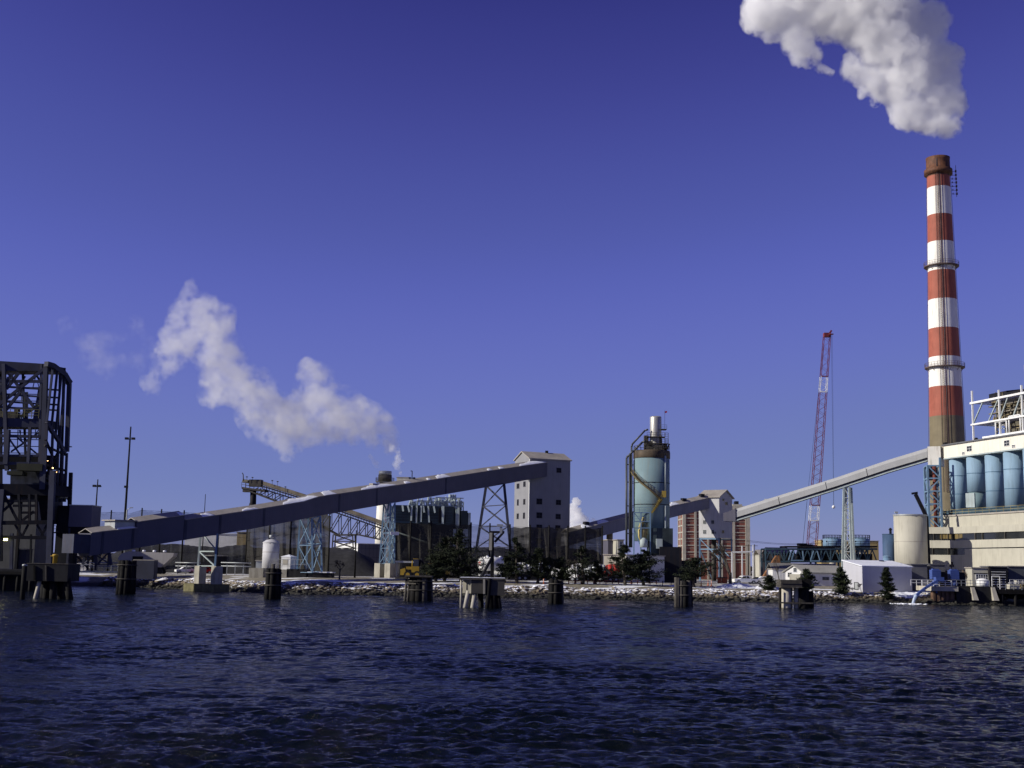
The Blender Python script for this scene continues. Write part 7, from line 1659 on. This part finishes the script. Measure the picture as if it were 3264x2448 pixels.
# ================================================================== trees
def pine(label, px, pyt, pyb, wpx, Y, seed, leanx=0, trunk=.35, dens=1.0, m=None, group='pines along the shore road', kind='pine_tree', taper=.55, bottom=.16):
    r2 = random.Random(seed); b0 = at(px, pyb, Y); b0.z = ground_z(b0.x, b0.y) - .1; top = at(px, pyt, Y); H = top.z - b0.z; W_ = wpx * mpp(Y) / 2
    top = Vector((b0.x + leanx, Y, top.z)); t = thing(kind, label, 'tree', b0, group)
    mb = MB(); N_ = 7; P_ = []
    for i in range(N_ + 1):
        f = i / N_; P_.append(b0.lerp(top, f) + Vector((math.sin(f * 5 + seed) * .25 * W_ * .4, math.cos(f * 4 + seed) * .2, 0)))
    for i in range(N_): mb.tube(P_[i], P_[i + 1], trunk * (1 - i / N_ * .85), trunk * (1 - (i + 1) / N_ * .85), n=8)
    tips = []
    nl = int(32 * dens)
    for k in range(nl):
        f = bottom + (1 - bottom) * (k + r2.random()) / nl; i = min(N_ - 1, int(f * N_)); s = P_[i].lerp(P_[i + 1], f * N_ - i)
        prof = (math.sin(math.pi * min(1, (f - bottom * .5) / (1 - bottom * .5)) ** taper)) ** .8 if f < .97 else .12
        L_ = W_ * max(.15, prof) * r2.uniform(.6, 1.12); a = r2.uniform(0, 6.28); d = Vector((math.cos(a), math.sin(a), r2.uniform(-.05, .45))).normalized()
        m1_ = s + d * L_ * .55 + Vector((0, 0, -.08 * L_)); e = s + d * L_; mb.tube(s, m1_, .07, .05, n=5, cap=False); mb.tube(m1_, e, .05, .03, n=5, cap=False)
        for q_, rr_ in ((e, .62), (m1_, .55), (s.lerp(m1_, .6), .4)):
            tips.append((q_, max(.45, L_ * .34) * rr_ * 1.5))
    tips.append((top, .35))
    mb.build('trunk', m_bark, t)
    vs = []; fs = []
    for c, r_ in tips:
        n_ = int(46 * min(1.5, dens) * max(.5, r_))
        for _ in range(n_):
            d = Vector((r2.gauss(0, 1), r2.gauss(0, 1), r2.gauss(0, .55))); d = d.normalized() * (r2.random() ** .5) * r_ * 1.0; q = c + Vector((d.x, d.y, d.z * .62))
            a = Vector((r2.gauss(0, 1), r2.gauss(0, 1), r2.gauss(.3, .8))).normalized(); b_ = a.orthogonal().normalized() * r2.uniform(.05, .10); l = r2.uniform(.18, .45)
            k = len(vs); vs += [q - b_, q + b_, q + a * l + b_ * .3, q + a * l - b_ * .3]; fs.append((k, k + 1, k + 2, k + 3))
    mb = MB(); mb.add(vs, fs); mb.build('crown', m or m_pine, t)
    return t
pine('biggest dark pine, left of the mooring platform post, with two ragged tops', 1462, 1690, 1862, 150, 252, 1, dens=1.9, bottom=.10)
pine('dark pine leaning against the left side of the biggest pine', 1412, 1715, 1858, 110, 254, 2, dens=1.4, bottom=.12)
pine('low bushy pine left of the biggest pine, behind the broad tarred pile cluster', 1390, 1790, 1862, 80, 249, 3, dens=1.2)
pine('dark pine with a leaning forked trunk right of the post', 1652, 1718, 1868, 90, 250, 4, dens=1.3, leanx=-1)
pine('bushy low pine behind the white tank trailer end', 1610, 1775, 1862, 80, 251, 16, dens=1.2)
pine('round dark pine in front of the tall conveyor tower', 1718, 1750, 1868, 96, 250, 5, dens=1.5)
pine('low dark pine just right of the slim pile cluster', 1790, 1780, 1866, 80, 251, 6, dens=1.3)
pine('thin ragged greyish pine before the netting corner', 1855, 1742, 1874, 96, 250, 7, dens=1.0)
pine('dark pine beside the ribbed grey mixer drum', 1900, 1790, 1872, 64, 252, 17, dens=1.1)
pine('tall ragged pine left of the spreading pine at the blue silo', 1988, 1740, 1876, 100, 249, 8, dens=1.5)
pine('wide spreading pine in front of the faded blue silo', 2050, 1758, 1878, 130, 250, 9, dens=1.8)
pine('flat topped forked pine in front of the transfer house stilts', 2216, 1782, 1880, 134, 249, 10, dens=1.15, bottom=.3, taper=.8)
pine('small dark bush pine right of the white pickup', 2452, 1838, 1882, 52, 246, 11, dens=1.3, bottom=.02, trunk=.15)
pine('round dense bush before the gabled house', 2572, 1818, 1872, 56, 247, 12, dens=2.0, bottom=.02, trunk=.15, m=m_juniper)
pine('dense juniper left of the white shed door', 2681, 1812, 1876, 64, 246, 13, dens=2.0, bottom=.02, trunk=.15, m=m_juniper)
pine('dark upright evergreen in front of the shaded wall of the white shed', 2828, 1811, 1884, 46, 244, 14, dens=2.0, bottom=.02, trunk=.15, taper=.45)

def bare_tree(label, px, pyt, pyb, Y, seed, spread=.5, levels=6, trunk=.35, kind='bare_tree', m=None, group='leafless trees', th=.03):
    r2 = random.Random(seed); b0 = at(px, pyb, Y); b0.z = ground_z(b0.x, b0.y) - .1; H = at(px, pyt, Y).z - b0.z; t = thing(kind, label, 'tree', b0, group)
    tr = MB(); cr_ = MB()
    def grow(p, d, l, r, lv):
        e = p + d * l; (tr if lv < 2 else cr_).tube(p, e, r, r * .72, n=7 if lv < 2 else 4, cap=False)
        if lv >= levels: return
        for k in range(2 if lv < 1 else r2.choice((2, 3, 3))):
            nd = (d + Vector((r2.uniform(-1, 1), r2.uniform(-1, 1), r2.uniform(-.2, .5))) * spread).normalized()
            grow(p.lerp(e, r2.uniform(.6, 1)), nd, l * r2.uniform(.62, .86), max(th, r * .6), lv + 1)
    grow(b0, Vector((0, 0, 1)), H * .27, trunk, 0)
    tr.build('trunk', m or m_bark, t); cr_.build('crown', m or m_bark, t)
    return t
bare_tree('tall leafless tree in front of the transfer house shadow', 2328, 1690, 1868, 250, 3, .55, 6, .38)
bare_tree('leafless tree with a low spreading crown beside the wooden pole', 1082, 1772, 1846, 248, 5, .85, 6, .2)
bare_tree('two thin leafless saplings right of the small dark bush pine', 2484, 1755, 1868, 250, 8, .3, 4, .12)
bare_tree('leafless tree behind the thin ragged pine', 1835, 1760, 1866, 254, 9, .7, 6, .15)
m_twig = M('brown_twigs', (.20, .14, .09), var=.3)
bare_tree('left one of two brown leafless bushes below the plant building', 3075, 1798, 1850, Yq + 13, 11, .8, 6, .12, kind='bare_bush', m=m_twig)
bare_tree('right one of two brown leafless bushes below the plant building', 3150, 1790, 1850, Yq + 16, 12, .8, 6, .12, kind='bare_bush', m=m_twig)
bare_tree('small leafless bush against the white shed corner', 2745, 1840, 1876, 247, 13, .6, 5, .06, kind='bare_bush', m=m_twig)
bare_tree('thin leafless shrub left of the cream round tower foot', 2892, 1790, 1845, 262, 14, .6, 5, .08, kind='bare_bush', m=m_twig)
# far tree line: one mass
vs = []; fs = []; r2 = random.Random(2)
for _ in range(9000):
    px = r2.uniform(-200, 3500); Y_ = r2.uniform(900, 1000); h = 7 + 4 * mnoise.noise(Vector((px * .01, 0, 0))); x = (px - CX) / FPX * Y_; z = GZ + r2.random() ** .7 * h; s = r2.uniform(.6, 1.6); k = len(vs)
    a = r2.uniform(0, 3.14); dx, dy = math.cos(a) * s, math.sin(a) * s; vs += [(x - dx, Y_ - dy, z - s), (x + dx, Y_ + dy, z - s * .6), (x + dx * .3, Y_ + dy * .3, z + s * .8), (x - dx, Y_ - dy, z + s * .4)]; fs.append((k, k + 1, k + 2, k + 3))
mb = MB(); mb.add(vs, fs); tag(mb.build('distant_treeline', M('winter_woods', (.07, .055, .04), var=.3)), 'low brown leafless tree line on the far horizon', 'trees', kind='stuff')

# ================================================================== steam
def blob_mesh(name, blobs, Y, vox, amp, wavel, warp=(12, 3.0), zjit=.35, seed=0, grow=1.0, zsq=1.0):
    """one closed hull: union of puffs, warped and given cauliflower relief"""
    r2 = random.Random(seed); bm = bmesh.new(); cs = []
    for px, py, r_ in blobs:
        c = at(px, py, Y + r2.uniform(-zjit, zjit) * r_ * mpp(Y)); rr_ = r_ * mpp(Y) * grow; cs.append((c, rr_))
        bmesh.ops.create_icosphere(bm, subdivisions=3, radius=rr_, matrix=Matrix.Translation(c) @ Matrix.Diagonal((1, zsq, 1, 1)))
    me = bpy.data.meshes.new(name); bm.to_mesh(me); bm.free(); o = bpy.data.objects.new(name, me); COL.objects.link(o)
    def remesh(vs):
        md = o.modifiers.new('r', 'REMESH'); md.mode = 'VOXEL'; md.voxel_size = vs
        dg = bpy.context.evaluated_depsgraph_get(); m2 = bpy.data.meshes.new_from_object(o.evaluated_get(dg)); o.modifiers.clear(); o.data = m2; return m2
    m2 = remesh(vox * 1.3)
    for step, (wl_, am) in enumerate(zip(wavel, amp)):
        if step == 1: m2 = remesh(vox)
        n = len(m2.vertices); co = np.empty(n * 3); m2.vertices.foreach_get('co', co); no = np.empty(n * 3); m2.vertices.foreach_get('normal', no); co = co.reshape(-1, 3); no = no.reshape(-1, 3)
        for i in range(n):
            p = Vector(co[i]); q = p / wl_ + Vector((seed, 3.1 + step, 7.7))
            if step == 0 and warp: co[i] += np.array(mnoise.noise_vector(p / warp[0] + Vector((seed * 2, 0, 5)))) * warp[1]
            v = abs(mnoise.noise(q)) + .5 * abs(mnoise.noise(q * 2.1)) + .25 * abs(mnoise.noise(q * 4.3))
            co[i] += no[i] * am * (v * 2.0 - .7)
        m2.vertices.foreach_set('co', co.ravel()); m2.update()
    m2.polygons.foreach_set('use_smooth', np.ones(len(m2.polygons), bool)); m2.update()
    return o, cs
def steam_mat(name, dens, field=None, nscale=.13, k=1.0, off=.0, soft=.35, aniso=.1, detail=6, edge=None, warp=3.0):
    m = bpy.data.materials.new(name); m.use_nodes = True; N = m.node_tree.nodes; L = m.node_tree.links; N.remove(N['Principled BSDF'])
    v = N.new('ShaderNodeVolumePrincipled'); v.inputs['Color'].default_value = (.99, .99, .99, 1); v.inputs['Anisotropy'].default_value = aniso; v.inputs['Density'].default_value = dens
    L.new(v.outputs[0], N['Material Output'].inputs['Volume'])
    tc_ = N.new('ShaderNodeTexCoord'); n = N.new('ShaderNodeTexNoise'); n.inputs['Scale'].default_value = nscale; n.inputs['Detail'].default_value = detail; n.inputs['Roughness'].default_value = .62
    L.new(tc_.outputs['Object'], n.inputs['Vector'])
    if field is None:
        r = N.new('ShaderNodeMapRange'); r.interpolation_type = 'SMOOTHSTEP'; r.inputs[1].default_value = edge[0]; r.inputs[2].default_value = edge[1]; r.inputs[4].default_value = dens
        L.new(n.outputs['Fac'], r.inputs[0]); L.new(r.outputs[0], v.inputs['Density']); return m
    w = N.new('ShaderNodeTexNoise'); w.inputs['Scale'].default_value = .08; w.inputs['Detail'].default_value = 3; L.new(tc_.outputs['Object'], w.inputs['Vector'])
    ws_ = N.new('ShaderNodeVectorMath'); ws_.operation = 'MULTIPLY_ADD'; L.new(w.outputs['Color'], ws_.inputs[0]); ws_.inputs[1].default_value = (warp * 2,) * 3; ws_.inputs[2].default_value = (-warp,) * 3
    pw_ = N.new('ShaderNodeVectorMath'); pw_.operation = 'ADD'; L.new(ws_.outputs[0], pw_.inputs[0]); L.new(tc_.outputs['Object'], pw_.inputs[1])
    acc = None
    for c, r_ in field:
        d = N.new('ShaderNodeVectorMath'); d.operation = 'DISTANCE'; d.inputs[1].default_value = c; L.new(pw_.outputs[0], d.inputs[0])
        mr_ = N.new('ShaderNodeMapRange'); mr_.inputs[1].default_value = r_; mr_.inputs[2].default_value = 0; L.new(d.outputs['Value'], mr_.inputs[0])
        if acc is None: acc = mr_.outputs[0]
        else:
            a_ = N.new('ShaderNodeMath'); a_.operation = 'ADD'; L.new(acc, a_.inputs[0]); L.new(mr_.outputs[0], a_.inputs[1]); acc = a_.outputs[0]
    # field (0 at the rim .. 1 in a core) + noise -> density
    s1 = N.new('ShaderNodeMath'); s1.operation = 'MULTIPLY_ADD'; L.new(n.outputs['Fac'], s1.inputs[0]); s1.inputs[1].default_value = k * 2; s1.inputs[2].default_value = -k + off
    mn = N.new('ShaderNodeMath'); mn.operation = 'MINIMUM'; mn.inputs[1].default_value = .95; L.new(acc, mn.inputs[0])
    s2 = N.new('ShaderNodeMath'); s2.operation = 'ADD'; L.new(mn.outputs[0], s2.inputs[0]); L.new(s1.outputs[0], s2.inputs[1])
    r = N.new('ShaderNodeMapRange'); r.interpolation_type = 'SMOOTHSTEP'; r.inputs[1].default_value = 0; r.inputs[2].default_value = soft * 2; r.inputs[4].default_value = dens; L.new(s2.outputs[0], r.inputs[0])
    # keep clear of the hull so its outline never shows
    e_ = N.new('ShaderNodeMapRange'); e_.interpolation_type = 'SMOOTHSTEP'; e_.inputs[1].default_value = 0.16; e_.inputs[2].default_value = .42; L.new(acc, e_.inputs[0])
    mu = N.new('ShaderNodeMath'); mu.operation = 'MULTIPLY'; L.new(r.outputs[0], mu.inputs[0]); L.new(e_.outputs[0], mu.inputs[1]); L.new(mu.outputs[0], v.inputs['Density'])
    return m
big = [(3022, 388, 48), (3052, 330, 34), (3030, 180, 40), (2985, 60, 46), (2862, 388, 26), (2790, 318, 24), (2740, 300, 18), (2440, 20, 60), (2395, 60, 36), (2960, 380, 48), (2915, 385, 40), (2880, 350, 44), (3000, 310, 66), (2900, 290, 74), (2825, 275, 44), (2765, 262, 38), (2715, 235, 38), (2985, 215, 68), (2880, 180, 95), (2780, 150, 68), (2900, 80, 80), (2800, 50, 105), (2720, 90, 56), (2640, 60, 70),
       (2700, -30, 115), (2840, -60, 105), (2580, 180, 40), (2535, 135, 44), (2622, 224, 20), (2700, 195, 22), (2560, 60, 62), (2480, 60, 62), (2415, 75, 36), (2455, 120, 24), (2500, -30, 95), (2390, 20, 32), (2970, 120, 44), (3040, 250, 30), (2645, 238, 14), (2540, 192, 24), (2600, -60, 95)]
o, cs = blob_mesh('steam_plume', big, 405, .8, (2.0,), (8,), warp=(16, 2.0), seed=3, zjit=.3, grow=1.38)
r3 = random.Random(3)
fld = [(at(px, py, 405 + r3.uniform(-.3, .3) * r_ * mpp(405)), r_ * mpp(405) * 1.55) for px, py, r_ in big]
o.data.materials.append(steam_mat('dense_steam', .34, fld, .19, k=2.1, off=-.15, soft=.22, aniso=0, detail=8, warp=2.0)); tag(o, 'huge billowing white steam cloud streaming left from the banded chimney', 'steam')
wis = [(560, 1100, 36), (545, 1165, 28), (590, 975, 26), (640, 965, 32), (522, 1065, 20), (610, 900, 18), (760, 1180, 30), (670, 1094, 62), (642, 1026, 48), (700, 1010, 42), (585, 1066, 42), (557, 1005, 30), (602, 925, 22), (520, 1140, 34), (489, 1225, 28), (715, 1190, 62), (676, 1258, 36), (789, 1240, 60), (856, 1320, 66), (930, 1350, 60), (915, 1435, 28), (1000, 1337, 66), (1004, 1215, 46), (985, 1172, 26), (1082, 1320, 62), (1150, 1345, 54), (1212, 1360, 44), (1236, 1402, 30)]
o, cs = blob_mesh('steam_plume', wis, 450, 1.0, (1.2,), (8,), warp=(14, 2.0), seed=5, zjit=.5, grow=1.6)
fld = []
r3 = random.Random(5)
for px, py, r_ in wis: fld.append((at(px, py, 450 + r3.uniform(-.5, .5) * r_ * mpp(450)), r_ * mpp(450) * 2.02))
o.data.materials.append(steam_mat('thin_steam', .095, fld, .16, k=2.5, off=-.30, soft=.42, detail=9)); tag(o, 'thin ragged steam cloud drifting left from the far off-white round stack', 'steam')
far = [(320, 1116, 56), (285, 1080, 34), (223, 1049, 34), (421, 1043, 38), (427, 1150, 38), (345, 1170, 40), (480, 1090, 26)]
o, cs = blob_mesh('steam_wisp', far, 455, 1.2, (1.0,), (8,), warp=(14, 2.0), seed=6, zjit=.5, grow=1.42)
r3 = random.Random(6)
fld = [(at(px, py, 455 + r3.uniform(-.5, .5) * r_ * mpp(455)), r_ * mpp(455) * 1.75) for px, py, r_ in far]
o.data.materials.append(steam_mat('faint_steam', .022, fld, .14, k=2.4, off=-.42, soft=.45, detail=9)); tag(o, 'faint torn wisp of steam left of the thin steam cloud', 'steam')
tiny = [(1262, 1432, 12), (1245, 1425, 12), (1268, 1470, 13), (1260, 1480, 12), (1278, 1458, 9), (1272, 1492, 9), (1275, 1508, 5), (1282, 1466, 8)]
o, cs = blob_mesh('steam_wisp', tiny, 441, .35, (.7,), (3,), warp=(5, .8), seed=12, zjit=.4)
o.data.materials.append(steam_mat('flue_steam', .25, None, .5, edge=(.36, .56))); tag(o, 'small white puff rising from the cream square flue', 'steam')
tiny = [(1182, 1455, 8), (1190, 1468, 9), (1198, 1480, 8), (1206, 1490, 7), (1212, 1500, 5), (1195, 1474, 8), (1186, 1460, 8)]
o, cs = blob_mesh('steam_wisp', tiny, 450, .3, (.6,), (3,), warp=(5, .8), seed=13, zjit=.4)
o.data.materials.append(steam_mat('stack_steam', .12, None, .5, edge=(.36, .56))); tag(o, 'thin slanting steam trail leaving the far off-white round stack', 'steam')
sm = [(1826, 1612, 12), (1832, 1630, 18), (1845, 1648, 20), (1828, 1660, 20), (1860, 1668, 16), (1838, 1600, 11), (1872, 1680, 12), (1850, 1680, 18), (1893, 1660, 6), (1886, 1666, 7), (1898, 1668, 5), (1825, 1690, 20)]
o, cs = blob_mesh('steam_plume', sm, 620, .4, (1.6,), (4,), warp=(6, 1.2), seed=8, zjit=.4)
o.data.materials.append(steam_mat('low_steam', .35, None, .4, edge=(.25, .45))); tag(o, 'small white steam puff behind the tall conveyor tower', 'steam')
